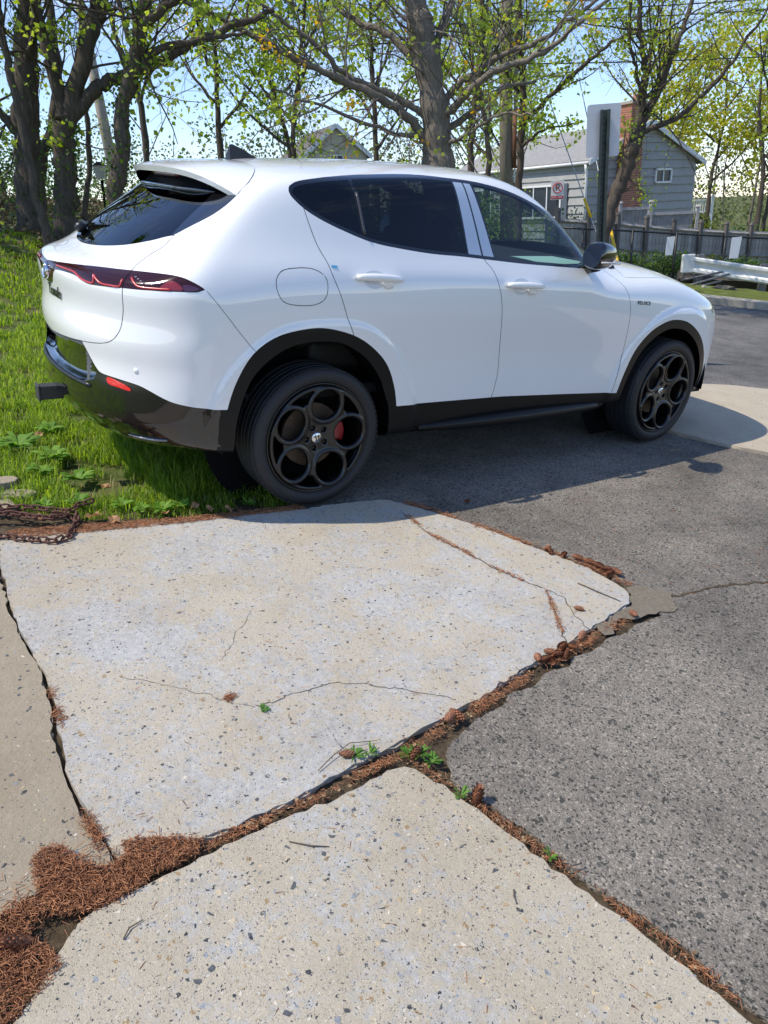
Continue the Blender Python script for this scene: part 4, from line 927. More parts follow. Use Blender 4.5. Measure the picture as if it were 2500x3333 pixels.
    mb.add(V, [(i * 4 + j, i * 4 + (j + 1) % 4, i * 4 + 4 + (j + 1) % 4, i * 4 + 4 + j) for i in range(n - 1) for j in range(4)] + [(3, 2, 1, 0), (4 * n - 4, 4 * n - 3, 4 * n - 2, 4 * n - 1)])
    mb.build('brake_caliper', plain('caliper_red', (.26, .008, .014), .4, coat=.5), root, True, bevel=.006)
    return root
wh = make_wheel()
spots = [(0, -.795, 0, 0), (2.636, -.795, R(1.9), R(9)), (0, .795, math.pi, 0), (2.636, .795, math.pi, 0)]
for i, (x, y, rz, spin) in enumerate(spots):
    w_ = wh if i == 0 else copy_tree(wh, CAR)
    w_.location = (x, y, .345); w_.rotation_euler = Euler((0, spin, rz))
for c, al in (((0, .345), .472), ((2.636, .345), .455)):
    for sg in (1, -1):
        mb = MB(); V = []; n = 30
        for i in range(n + 1):
            a = R(-4 + 188 * i / n)
            for y in (-.875, -.60): V.append((c[0] + al * math.cos(a) * (1.0 if c[0] < 1 else 1.0) - (.008 if c[0] < 1 else -.02), sg * y, c[1] + .005 + al * math.sin(a)))
        mb.add(V, [(2 * i, 2 * i + 1, 2 * i + 3, 2 * i + 2) for i in range(n)]); k = len(V)
        mb.add([(c[0] + al * math.cos(R(12 * i)), sg * -.60, c[1] + al * math.sin(R(12 * i))) for i in range(30)], [tuple(range(30))]); mb.build('wheel_well', MATT_BLACK, CAR, True)
mb = MB(); mb.box((1.32, 0, .285), (1.7, 1.5, .06)); mb.box((3.05, 0, .25), (.8, 1.3, .06)); mb.box((1.32, .0, .345), (2.64, .12, .08)); mb.build('underbody', MATT_BLACK, CAR)

# ---------------------------------------------------------------- litter, cones, chain, weeds and grass on the driveway
def leafmat(name, c1, c2, trans=.45, rough=.55, seed=0.):
    if name in MATS: return MATS[name]
    m, N, L, b = new_mat(name); out = [n for n in N if n.type == 'OUTPUT_MATERIAL'][0]
    g = N.new('ShaderNodeNewGeometry'); r = N.new('ShaderNodeValToRGB'); r.color_ramp.elements[0].color = (*c1, 1); r.color_ramp.elements[1].color = (*c2, 1)
    L.new(g.outputs['Random Per Island'], r.inputs['Fac']); L.new(r.outputs['Color'], b.inputs['Base Color']); b.inputs['Roughness'].default_value = rough; b.inputs['Specular IOR Level'].default_value = .35
    if trans:
        t = N.new('ShaderNodeBsdfTranslucent'); mx = N.new('ShaderNodeMixShader'); mx.inputs[0].default_value = trans
        hs = N.new('ShaderNodeHueSaturation'); hs.inputs['Value'].default_value = 1.5; hs.inputs['Saturation'].default_value = 1.1; L.new(r.outputs['Color'], hs.inputs['Color']); L.new(hs.outputs['Color'], t.inputs['Color'])
        L.new(b.outputs[0], mx.inputs[1]); L.new(t.outputs[0], mx.inputs[2]); L.new(mx.outputs[0], out.inputs['Surface'])
    MATS[name] = m; return m
M_NEEDLE = leafmat('dry_needles', (.16, .062, .031), (.60, .285, .14), 0, .7)
def needles(C, zc, length=(.013, .027), w=.00105, tilt=.25, seed=0):
    """C: (N,2) centres on the slope, zc heights; three-sided slivers"""
    r = np.random.default_rng(seed); n = len(C); a = r.random(n) * 2 * math.pi; L_ = length[0] + (length[1] - length[0]) * r.random(n); tl = r.normal(0, tilt, n)
    d = np.stack([np.cos(a) * np.cos(tl), np.sin(a) * np.cos(tl), np.sin(tl)], 1) * (L_ / 2)[:, None]; s = np.stack([-np.sin(a), np.cos(a), 0 * a], 1) * w; u = np.array([0, 0, w * 1.6])
    c = np.c_[C, zc]; V = np.stack([c - d + s, c - d - s, c - d * .9 + u, c + d + s * .4, c + d - s * .4, c + d * .95 + u * .8], 1).reshape(-1, 3); b = (np.arange(n) * 6)[:, None]
    return V, np.concatenate([b + [0, 3, 5, 2], b + [2, 5, 4, 1], b + [1, 4, 3, 0]])
def in_poly_pts(poly, n, r):
    P_ = np.array(poly, float); lo, hi = P_.min(0), P_.max(0); A, B = P_, np.roll(P_, -1, 0); out = np.zeros((0, 2))
    while len(out) < n:
        c = lo + (hi - lo) * r.random((n, 2)); k = (A[:, 1] > c[:, 1:]) != (B[:, 1] > c[:, 1:]); xx = A[:, 0] + (c[:, 1:] - A[:, 1]) * (B[:, 0] - A[:, 0]) / np.where(np.abs(B[:, 1] - A[:, 1]) < 1e-12, 1e-12, B[:, 1] - A[:, 1])
        out = np.concatenate([out, c[(k & (c[:, :1] < xx)).sum(1) % 2 == 1]])
    return out[:n]
r_ = np.random.default_rng(21); NV = []; NF = []; off = 0
def add_needles(C, pile=.012, tilt=.28, base=.0, seed=0, **k):
    global off
    V, Fq = needles(C, base + np.abs(r_.normal(0, pile, len(C))) + .002, tilt=tilt, seed=seed, **k); NV.append(V); NF.append(Fq + off); off += len(V)
PATCH = [(-1.617,-2.446),(-1.586,-2.419),(-1.549,-2.44),(-1.528,-2.483),(-1.507,-2.525),(-1.468,-2.556),(-1.431,-2.539),(-1.425,-2.497),(-1.387,-2.502),(-1.311,-2.547),(-1.256,-2.586),(-1.278,-2.614),(-1.338,-2.624),(-1.393,-2.622),(-1.431,-2.642),(-1.494,-2.647),(-1.557,-2.642),(-1.607,-2.612),(-1.626,-2.52)]
PATCH2 = [(-1.739,-2.559),(-1.703,-2.556),(-1.673,-2.54),(-1.641,-2.546),(-1.614,-2.575),(-1.626,-2.614),(-1.648,-2.607),(-1.662,-2.655),(-1.635,-2.678),(-1.616,-2.735),(-1.659,-2.771),(-1.701,-2.793),(-1.72,-2.811),(-1.776,-2.82)]
add_needles(in_poly_pts(PATCH, 3100, r_), .008, seed=1); add_needles(in_poly_pts(PATCH2, 1500, r_), .007, seed=2)
add_needles(np.array([(-1.55,-2.55)]) + r_.normal(0, 1, (260, 2)) * [.09, .05], .003, .1, seed=3)
def along(line, n, w, pile, seed, base=-.006, spread=1.):
    p = np.array(line, float); seg = np.linalg.norm(np.diff(p, axis=0), axis=1); cs = np.concatenate([[0], np.cumsum(seg)]); t = r_.random(n) * cs[-1]
    # uneven: clumps along the joint
    ph = r_.random(4) * 6; keep = (.45 + .55 * np.sin(t * 9 + ph[0]) * np.sin(t * 23 + ph[1])) > r_.random(n) * .8; t = t[keep]
    C = np.stack([np.interp(t, cs, p[:, 0]), np.interp(t, cs, p[:, 1])], 1) + r_.normal(0, w, (len(t), 2)); add_needles(C, pile, .2, base, seed)
J_AB = [(-1.26,-2.598),(-1.14,-2.598),(-.966,-2.597),(-.854,-2.586),(-.70,-2.575),(-.62,-2.58)]
J_AR = [(-.62,-2.57),(-.45,-2.535),(-.374,-2.527),(-.054,-2.468),(.11,-2.44),(.257,-2.425),(.40,-2.405),(.558,-2.385)]
J_BR = [(-.64,-2.62),(-.60,-2.75),(-.572,-2.90),(-.532,-3.084),(-.51,-3.214),(-.48,-3.36),(-.466,-3.491),(-.45,-3.6)]
J_TOP = [(.43,-1.05),(.50,-1.18),(.62,-1.506),(.725,-1.813),(.785,-2.05),(.81,-2.2)]
along(J_AB, 900, .008, .003, 5); along(J_AR, 1500, .014, .003, 6); along(J_BR, 1000, .010, .002, 7); along(J_TOP, 1600, .014, .004, 8)
along([(.349,-1.20),(.317,-1.431),(.348,-1.622),(.367,-1.811),(.403,-1.966)], 520, .007, .0015, 9, .002); along([(.442,-2.072),(.355,-2.192),(.255,-2.338)], 170, .006, .0015, 10, .002)
for c, n in (((-1.447,-1.95), 60), ((-1.478,-2.40), 70), ((-1.472,-2.45), 70), ((-.98,-2.11), 60), ((-1.44,-1.84), 24)): add_needles(np.array(c) + r_.normal(0, 1, (n, 2)) * [.008, .020 if c[0] < -1.4 else .009], .003, .2, seed=int(n))
for poly, n in (([(-1.35,-.60),(-.64,-.78),(-.10,-.88),(-.06,-.93),(-.64,-.84),(-1.1,-.75),(-1.38,-.68)], 2600), ([(.5,-1.1),(2.6,-1.0),(2.9,-2.8),(1.0,-2.6)], 260), ([(-1.3,-2.5),(.6,-2.3),(.4,-1.1),(-1.3,-.9)], 90), ([(-1.6,-2.7),(-.6,-2.7),(-.55,-3.5),(-1.2,-3.2)], 30)): add_needles(in_poly_pts(poly, n, r_), .003, .12, seed=n)
nd = mesh_obj('pine_needles', np.concatenate(NV), np.concatenate(NF), M_NEEDLE, None, False, mw=DRIVE)
tag(nd, 'fallen rust-brown pine needles heaped in the slab joints', 'pine needles', kind='stuff')
# dry leaf crumbs in the joints
CR = MB(); 
for _ in range(170):
    ln = [J_AR, J_BR, J_TOP, J_AB][_ % 4]; p = np.array(ln[r_.integers(0, len(ln) - 1)]) * 1.0; q = np.array(ln[min(len(ln) - 1, r_.integers(0, len(ln)))]); c = p + (q - p) * r_.random() * .3 + r_.normal(0, .012, 2); s = .002 + .0042 * r_.random(); a = r_.random() * 6
    CR.add([(c[0] + s * math.cos(a + k * 1.57) * (1 + .5 * (k % 2)), c[1] + s * math.sin(a + k * 1.57), .003 + .004 * r_.random() - .004) for k in range(4)], [(0, 1, 2, 3)])
o = CR.build('leaf_crumbs', leafmat('leaf_crumb', (.14, .08, .04), (.42, .28, .15), 0, .8), mw=DRIVE); tag(o, 'crumbled dry leaf bits scattered along the joints', 'leaf litter', kind='stuff')
# spruce cones
def cone_mesh():
    mb = MB(); n = 9; mb.ell((0, 0, 0), (.021, .0085, .0085), 8, 6)
    for i in range(n):
        x = -.021 + .042 * (i + .3) / n; rr = .0115 * math.sqrt(max(.05, 1 - ((x + .002) / .0235) ** 2))
        for j in range(7):
            a = 2 * math.pi * (j + .5 * (i % 2)) / 7; c, s = math.cos(a), math.sin(a); t = (-s, c)
            p0 = np.array([x + .004, rr * .55 * c, rr * .55 * s]); w = .0042 * rr / .0115
            mb.add([p0 + [0, t[0] * w, t[1] * w], p0 - [0, t[0] * w, t[1] * w], [x - .003, rr * 1.06 * c - t[0] * w * .7, rr * 1.06 * s - t[1] * w * .7], [x - .0045, rr * 1.1 * c, rr * 1.1 * s], [x - .003, rr * 1.06 * c + t[0] * w * .7, rr * 1.06 * s + t[1] * w * .7]], [(0, 1, 2, 3, 4)])
    return mb
M_CONE = plain('cone_scales', (.24, .095, .045), .65, noise_amt=.55, noise_scale=120)
cone0 = None
CONES = [(.040,-2.425,1.,'spruce cone in the clump at the slab joint beside the asphalt',None),(.108,-2.418,1.,0,0),(.178,-2.412,1.1,0,0),(.150,-2.455,1.05,0,0),(.076,-2.458,.95,0,0),(.125,-2.440,1.,0,0),(.06,-2.44,1.,0,0),(.205,-2.43,.9,0,0),
 (-.411,-2.525,1.1,'spruce cone of the pair near the middle of the slab joint',1),(-.445,-2.528,1.1,0,1),
 (.717,-1.80,.9,'spruce cone in the row along the far slab edge',2),(.705,-1.83,.9,0,2),(.775,-1.932,1.05,0,2),(.792,-1.985,1.1,0,2),(.80,-2.03,1.1,0,2),(.812,-2.075,1.1,0,2),(.80,-2.10,1.,0,2),(.83,-2.112,1.1,0,2),(.745,-1.88,.9,0,2),
 (.289,-2.400,1.,'small tan spruce cone alone near the slab corner',None),(.607,-2.385,.9,'dark spruce cone on the crumbled slab corner',None),(-.580,-2.820,1.25,'upright rusty spruce cone where the near slab meets the asphalt',None),(-1.683,-2.650,1.25,'large spruce cone in the needle pile at the left edge',None),(-1.532,-2.528,.6,'little dark spruce cone on top of the needle heap',None),(.737,-.849-.35,.7,'tiny spruce cone out on the sunlit asphalt',None),(.437,-2.25,.8,'flat brown spruce cone lying on the pale slab corner',None),
 (-.80,-2.505,.9,'spruce cone beside the twig and weeds at the slab junction',None),(-.625,-2.600,1.1,'dark spruce cone under the green weed at the slab junction',None)]
ORD = ['first', 'second', 'third', 'fourth', 'fifth', 'sixth', 'seventh', 'eighth', 'ninth', 'tenth', 'eleventh', 'twelfth']
def rank_left(pts):
    q = [DRIVE @ Vector((x, y, 0)) for x, y in pts]; k = [(p.x / p.y) for p in q]; return [sorted(k).index(v) for v in k]
lastl = None; grp = {}
for i, c in enumerate(CONES):
    if c[3]: lastl = c[3]
    grp.setdefault(lastl, []).append(i)
clab = {}
for lb, ids in grp.items():
    rk = rank_left([CONES[i][:2] for i in ids])
    for i, k_ in zip(ids, rk): clab[i] = lb if len(ids) == 1 else ORD[k_] + ' ' + lb.replace('spruce cone', 'spruce cone from the left')
lastl = None
for i, (x, y, s, lb, g) in enumerate(CONES):
    if lb: lastl = lb
    if cone0 is None: cone0 = o = cone_mesh().build('spruce_cone', M_CONE, None, True)
    else: o = cone0.copy(); link(o)
    tag(o, clab[i], 'cone', {None: 'spruce cones lying in the joints', 0: 'spruce cones lying in the joints', 1: 'spruce cones lying in the joints', 2: 'spruce cones lying in the joints'}[g])
    o.matrix_world = DRIVE @ Matrix.Translation((x, y, .012 * s)) @ Euler((rnd.random() * 6, rnd.uniform(-.3, .3) if 'upright' not in lastl else 1.3, rnd.random() * 6.28)).to_matrix().to_4x4() @ Matrix.Scale(s * 1.12, 4)
# twigs
for pts, r0, lb in (([(-1.08,-2.695,.006),(-1.04,-2.735,.008),(-1.002,-2.757,.005)], .0016, 'thin curved twig lying on the near slab below the joint'), ([(-1.498,-2.748,.006),(-1.48,-2.73,.009),(-1.448,-2.724,.006)], .0016, 'short bent twig on the near slab by the needle pile'), ([(-.69,-3.082,.006),(-.705,-3.10,.008),(-.712,-3.117,.005)], .0014, 'tiny dark twig in the middle of the near slab'), ([(.602,-2.095,.004),(.62,-2.19,.006),(.648,-2.288,.004)], .0022, 'straight grey twig on the pale far slab corner'), ([(-.495,-3.116,.010),(-.52,-3.11,.012),(-.548,-3.105,.008)], .0016, 'small twig sticking out of the joint beside the asphalt'), ([(-.90,-2.52,.006),(-.84,-2.495,.012),(-.77,-2.475,.014),(-.69,-2.50,.008)], .0016, 'dry forked twig leaning over the slab junction')):
    mb = MB(); mb.tube(pts, [r0, r0 * 1.1, r0 * .6] if len(pts) == 3 else [r0, r0, r0 * .8, r0 * .5], 6)
    if 'forked' in lb: mb.tube([(-.80,-2.483,.014),(-.805,-2.455,.022),(-.80,-2.43,.026)], [r0 * .7, r0 * .5, r0 * .3], 5)
    tag(mb.build('twig', plain('twig_bark', (.10, .075, .05), .85, noise_amt=.3, noise_scale=80), None, True, mw=DRIVE), lb, 'twig', 'fallen twigs')
# small weeds in the joints
def weed(name, base, n, ln, wd, col, label, group, seed, up=.7, mw=DRIVE, cat='weed'):
    r = np.random.default_rng(seed); V = []; Fc = []
    for i in range(n):
        a = r.random() * 6.283; l = ln * (.5 + .7 * r.random()); e = up * (.35 + .8 * r.random()); w = wd * (.7 + .6 * r.random()); d = np.array([math.cos(a), math.sin(a), 0]); s = np.array([-d[1], d[0], 0]); c = np.array(base, float) + d * r.random() * ln * .25
        p1 = c + d * l * .45 + [0, 0, l * e * .75]; p2 = c + d * l * .75 + [0, 0, l * e * .95]; p3 = c + d * l + [0, 0, l * e * (.8 + .2 * r.random())]; b = len(V)
        V += [c - s * w * .12, c + s * w * .12, p1 - s * w * .5, p1 + s * w * .5 + [0, 0, w * .1], p2 - s * w * .45, p2 + s * w * .45, p3]; Fc += [(b, b + 1, b + 3, b + 2), (b + 2, b + 3, b + 5, b + 4), (b + 4, b + 5, b + 6)]
    o = mesh_obj(name, V, Fc, col, None, True, mw=mw); return tag(o, label, cat, group)
M_WEED = leafmat('weed_leaf', (.06, .16, .02), (.15, .30, .04), .35)
for i, (b, n, ln, wd, lb) in enumerate((((-.779,-2.515,0), 26, .030, .005, 'feathery green weed in the joint left of the slab tip'), ((-.734,-2.528,0), 22, .026, .005, 'feathery green weed just above the near slab tip'), ((-.609,-2.600,0), 34, .032, .006, 'leafy green weed growing where three slabs and asphalt meet'), ((-.601,-2.645,0), 20, .028, .006, 'leafy green weed at the asphalt corner'), ((-.644,-2.590,0), 22, .027, .006, 'low green weed over the slab junction'), ((-.911,-2.205,0), 20, .018, .005, 'tiny green sprout in the slab crack'), ((-.541,-3.057,0), 10, .022, .006, 'lone green sprout in the joint beside the asphalt'), ((-.606,-2.786,0), 14, .024, .006, 'small yellowish sprout below the upright cone'))):
    weed('weed', b, n, ln, wd, M_WEED, lb, 'weeds in the slab joints', 50 + i)
# broad-leaved weeds along the lawn edge
M_DOCK = leafmat('dock_leaf', (.13, .27, .03), (.28, .46, .08), .45)
DOCK = [((-1.112,.507,.0), .20, 'broad-leaved weed at the left frame edge below the bumper'), ((-.991,.242,.0), .17, 'big leafy weed clump left of the exhaust corner'), ((-.951,-.118,.0), .15, 'leafy weed clump above the rusty chain'), ((-1.08,.05,0), .13, 'leafy weed between the stones and the grass'), ((-.694,-.655,.0), .10, 'low clover patch at the slab edge left of the rear wheel'), ((-.60,-.66,.0), .09, 'low clover patch nearest the rear wheel'), ((-.85,-.54,.0), .10, 'small leafy weed right of the chain'), ((-.78,-.62,.0), .09, 'small leafy weed on the brown litter by the slab'), ((-1.02,-.42,.0), .11, 'leafy weed just behind the chain loop'), ((-1.16,-.40,0), .09, 'seedling standing over the chain at the left'), ((-.90,.70,0), .15, 'leafy weed in the lit grass under the tow receiver'), ((-.30,-.76,0), .08, 'dark weed in the shade against the tyre')]
for i, (b, ln, lb) in enumerate(DOCK): weed('leafy_weed', b, int(14 + 130 * ln), ln * .5, ln * .2, M_DOCK, lb, 'leafy weeds along the lawn edge', 80 + i, .55)
# grass
def blades(C, z, h0, h1, w, seed):
    r = np.random.default_rng(seed); n = len(C); a = r.random(n) * 6.283; h = h0 + (h1 - h0) * r.random(n) ** 1.4; ben = h * (.15 + .75 * r.random(n)); d = np.stack([np.cos(a), np.sin(a), 0 * a], 1); s = np.stack([-np.sin(a), np.cos(a), 0 * a], 1) * (w * (.6 + .8 * r.random(n)))[:, None]; c = np.c_[C, z]; u = np.array([0, 0, 1.])
    m = c + d * (ben * .30)[:, None] + u * (h * .62)[:, None]; t = c + d * ben[:, None] + u * (h * (.95 - .25 * (ben / h) ** 2))[:, None]
    V = np.stack([c - s, c + s, m - s * .8, m + s * .8, t], 1).reshape(-1, 3); b = np.arange(n) * 5
    return V, np.concatenate([np.stack([b, b + 1, b + 3], 1), np.stack([b, b + 3, b + 2], 1), np.stack([b + 2, b + 3, b + 4], 1)])
M_GRASS = leafmat('grass_blade', (.12, .225, .022), (.38, .48, .07), .55)
GP = [(-1.30,-.38),(-.95,-.60),(-.64,-.72),(-.30,-.80),(-.08,-.86),(.02,-.70),(.1,.9),(-.2,1.3),(-.35,3.0),(.6,8.5),(-3.5,8.5),(-3.5,-.2)]
r2 = np.random.default_rng(33); GV = []; GF = []; go = 0
def clump_keep(C, sc, th): return np.array([mnoise.noise(Vector((c[0] * sc, c[1] * sc, 3.3))) for c in C]) > th
def add_grass(poly, n, h0, h1, w, seed, th=None):
    global go
    C = in_poly_pts(poly, n, r2); 
    if th is not None: C = C[clump_keep(C, 5., th)]
    z = np.zeros(len(C)) + .0; wp = np.c_[C, z, np.ones(len(C))] @ DRN.T; wp[:, 2] = np.maximum(wp[:, 2] - .03, terrain_z(wp[:, 0], wp[:, 1]) - .045)
    # the turf sheet is laid in world space
    V, Fq = blades(wp[:, :2], wp[:, 2], h0, h1, w, seed); GV.append(V); GF.append(Fq + go); go += len(V)
add_grass([(-1.35,-.30),(-.95,-.52),(-.64,-.66),(-.30,-.76),(-.10,-.82),(.0,-.6),(.05,.9),(-.3,1.4),(-1.6,1.4),(-1.6,.2)], 34000, .025, .085, .0025, 1, -.22)
add_grass([(-1.30,-.45),(-.95,-.62),(-.64,-.74),(-.30,-.82),(-.05,-.88),(-.1,-.7),(-1.2,-.3)], 2600, .02, .06, .0018, 2, .05)
add_grass([(-.62,-.55),(-.06,-.62),(.02,.3),(.0,1.1),(-.5,1.1),(-.7,.2)], 9000, .07, .17, .003, 7)
add_grass([(-1.9,1.2),(.0,1.2),(.2,4.0),(-2.4,4.0)], 26000, .03, .085, .0036, 3, -.25)
add_grass([(-2.2,3.8),(.4,3.8),(.9,7.6),(-1.6,7.6)], 22000, .03, .08, .0055, 4, -.12)
r3 = np.random.default_rng(9); C3 = in_poly_pts([(-1.5,-.35),(-.95,-.60),(-.64,-.72),(-.10,-.84),(.0,-.6),(.05,.9),(-.3,3.5),(-1.9,3.5)], 2600, r3); wp = np.c_[C3, np.zeros(len(C3)), np.ones(len(C3))] @ DRN.T; V3, F3 = blades(wp[:, :2], wp[:, 2] - .03, .02, .07, .002, 12)
o = mesh_obj('dead_grass', V3, F3, leafmat('dead_grass', (.30, .22, .10), (.52, .42, .22), .3), None, False); tag(o, 'dry straw-coloured blades scattered through the lawn', 'dead grass', kind='stuff')
add_grass([(-1.45,-.25),(-1.5,1.5),(-1.8,4.2),(-1.9,7.6),(-6.0,7.2),(-6.0,.2),(-3.4,-.25)], 42000, .03, .085, .005, 8, -.25)
add_grass([(.0,1.9),(.25,4.0),(.5,7.6),(3.2,7.6),(2.6,2.9),(1.2,2.1)], 16000, .03, .085, .0055, 9, -.25)
lg = mesh_obj('lawn_grass', np.concatenate(GV), np.concatenate(GF), M_GRASS, None, False); tag(lg, 'bright green uncut grass beside and behind the car', 'grass', kind='stuff')
# turf base under the blades, following the ground
TX, TY = np.meshgrid(np.linspace(-9, 1.2, 70), np.linspace(2.9, 15, 90), indexing='ij'); 
# old paving stones at the lawn corner
for i, (x, y, sx, sy, lb) in enumerate(((-1.29,.00,.17,.11,'rough pale paving stone at the left edge of the lawn'), (-1.235,-.20,.16,.09,'chipped paving stone lying just above the chain'), (-1.37,-.30,.20,.14,'grey paving stone under the chain at the left edge'))):
    a = np.linspace(0, 6.283, 11)[:-1]; poly = [(sx / 2 * abs(math.cos(t)) ** .6 * np.sign(math.cos(t)) * rnd.uniform(.88, 1.1), sy / 2 * abs(math.sin(t)) ** .6 * np.sign(math.sin(t)) * rnd.uniform(.88, 1.1)) for t in a]
    mb = MB(); mb.prism(poly, -.05, .008); tag(mb.build('paving_stone', M_SLAB_C, None, mw=DRIVE @ Matrix.Translation((x, y, 0)) @ Matrix.Rotation(rnd.uniform(-.4, .4), 4, 'Z'), bevel=.008), lb, 'paving stone', 'paving stones at the lawn corner')
# fallen brown leaves
leaf_me = None
LEAVES = [(-.93,-.70,.035),(-.70,-.72,.03),(-.55,-.70,.03),(-1.0,-.62,.04),(-.42,-.80,.028),(-.86,-.30,.035),(-.98,.62,.035),(-.62,-.2,.03),(-.5,-.76,.025),(-1.22,-.55,.035)]
lrk = rank_left([c[:2] for c in LEAVES])
for i, (x, y, s) in enumerate(LEAVES):
    if leaf_me is None:
        a = np.linspace(0, 6.283, 13)[:-1]; V = [(0, 0, .004)] + [((.6 + .4 * abs(math.sin(2.5 * t))) * math.cos(t), .7 * (.6 + .4 * abs(math.sin(2.5 * t))) * math.sin(t), .25 * math.sin(3 * t) + .2) for t in a]
        o = mesh_obj('dry_leaf', V, [(0, 1 + k, 1 + (k + 1) % 12) for k in range(12)], leafmat('dry_leaf', (.30, .14, .06), (.48, .28, .14), .2), None, False); leaf_me = o
    else: o = leaf_me.copy(); link(o)
    o.matrix_world = DRIVE @ Matrix.Translation((x, y, .012)) @ Euler((rnd.uniform(-.3, .3), rnd.uniform(-.3, .3), rnd.random() * 6)).to_matrix().to_4x4() @ Matrix.Scale(s, 4)
    tag(o, ORD[lrk[i]] + ' curled dry brown leaf from the left on the lawn edge', 'leaf', 'dry leaves on the lawn edge')
# rusty chain: every link its own part
CH = empty('rusty_chain', DRIVE, 'rusty steel chain lying in a loop on the slab at the left edge', 'chain')
def link_mesh():
    mb = MB(); pts = []
    for i in range(12):
        t = 2 * math.pi * i / 12; x = .014 * math.cos(t); y = .011 * math.sin(t); pts.append((x + (.010 if math.cos(t) > 0 else -.010), y, 0))
    P_ = np.array(pts); V = []; n = len(P_)
    for i in range(n):
        T_ = P_[(i + 1) % n] - P_[i - 1]; T_ /= np.linalg.norm(T_); a = np.cross(T_, [0, 0, 1])
        for j in range(5): V.append(P_[i] + .0048 * (math.cos(j * 1.2566) * a + math.sin(j * 1.2566) * np.array([0, 0, 1])))
    mb.add(V, [(i * 5 + j, i * 5 + (j + 1) % 5, ((i + 1) % n) * 5 + (j + 1) % 5, ((i + 1) % n) * 5 + j) for i in range(n) for j in range(5)]); return mb
M_RUST = plain('rusted_steel', (.115, .048, .032), .8, noise_amt=.5, noise_scale=160, bump=.4, bump_scale=300)
l0 = None; paths = [[(-1.75,-.545),(-1.55,-.60),(-1.392,-.665),(-1.30,-.742),(-1.207,-.812),(-1.15,-.79),(-1.117,-.725),(-1.085,-.66),(-1.08,-.594),(-1.13,-.545),(-1.194,-.560),(-1.25,-.515),(-1.30,-.455),(-1.36,-.40),(-1.6,-.33)], [(-1.6,-.26),(-1.42,-.33),(-1.349,-.385),(-1.29,-.41),(-1.23,-.44),(-1.17,-.49),(-1.10,-.55),(-1.065,-.60),(-1.09,-.66)], [(-1.55,-.44),(-1.40,-.46),(-1.30,-.51),(-1.21,-.60),(-1.15,-.62),(-1.10,-.58),(-1.04,-.52),(-.97,-.50)]]
for pi, pth in enumerate(paths):
    p = np.array(pth); seg = np.linalg.norm(np.diff(p, axis=0), axis=1); cs = np.concatenate([[0], np.cumsum(seg)]); m = int(cs[-1] / .034)
    for i in range(m):
        s0 = (i + .5) / m * cs[-1]; x = np.interp(s0, cs, p[:, 0]); y = np.interp(s0, cs, p[:, 1]); x2 = np.interp(s0 + .01, cs, p[:, 0]); y2 = np.interp(s0 + .01, cs, p[:, 1])
        if l0 is None: o = l0 = link_mesh().build('chain_link', M_RUST, CH, True)
        else: o = l0.copy(); COL.objects.link(o); o.parent = CH
        o.location = (x + rnd.uniform(-.004, .004), y + rnd.uniform(-.004, .004), .012 + .011 * pi + rnd.uniform(0, .004)); o.rotation_euler = (R(12 if i % 2 else 78) + rnd.uniform(-.2, .2), rnd.uniform(-.12, .12), math.atan2(y2 - y, x2 - x) + rnd.uniform(-.15, .15))

# ---------------------------------------------------------------- trees
def bark(name, c, amt=.45, sc=9.):
    if name in MATS: return MATS[name]
    m, N, L, b = new_mat(name); tc, noise, voro, ramp, math_, mix, sep, bump = tex_nodes(N, L)
    mp = N.new('ShaderNodeMapping'); mp.inputs['Scale'].default_value = (1, 1, .18); L.new(tc.outputs['Object'], mp.inputs['Vector'])
    t = N.new('ShaderNodeTexNoise'); t.inputs['Scale'].default_value = sc * 3; t.inputs['Detail'].default_value = 9; t.inputs['Roughness'].default_value = .7; L.new(mp.outputs[0], t.inputs['Vector'])
    col = ramp(t.outputs['Fac'], [(.32, tuple(x * (1 - amt) for x in c)), (.5, c), (.70, tuple(x * (1 + amt) for x in c))])
    L.new(col, b.inputs['Base Color']); b.inputs['Roughness'].default_value = .92; b.inputs['Specular IOR Level'].default_value = .2; bump(t.outputs['Fac'], .8, .03, b); MATS[name] = m; return m
BARK_DARK = bark('dark_bark', (.10, .08, .063)); BARK_GREY = bark('grey_maple_bark', (.21, .18, .145), .35); BARK_TWIG = bark('twig_grey', (.17, .145, .125), .3)
LEAF_SPRING = leafmat('spring_leaf', (.24, .33, .035), (.48, .56, .10), .55); LEAF_DARK = leafmat('dark_green_leaf', (.045, .10, .018), (.13, .22, .035), .4); LEAF_YELLOW = leafmat('yellow_spring_leaf', (.34, .36, .035), (.56, .52, .07), .5); LEAF_GOLD = leafmat('golden_leaf', (.70, .38, .03), (.85, .60, .10), .5)  # the darker green serves ivy, shrubs and denser trees
EVER = leafmat('evergreen_leaf', (.022, .06, .014), (.07, .14, .03), .2); HEDGE = leafmat('hedge_leaf', (.06, .10, .012), (.20, .22, .035), .3)
def smooth3(p, n=5):
    p = np.array(p, float); m = len(p); q = np.concatenate([2 * p[:1] - p[1:2], p, 2 * p[-1:] - p[-2:-1]]); out = []
    for i in range(m - 1):
        a, b, c, d = q[i:i + 4]
        for t in np.arange(n) / n: out.append(.5 * (2 * b + (c - a) * t + (2 * a - 5 * b + 4 * c - d) * t * t + (3 * b - a - 3 * c + d) * t ** 3))
    out.append(p[-1]); return np.array(out)
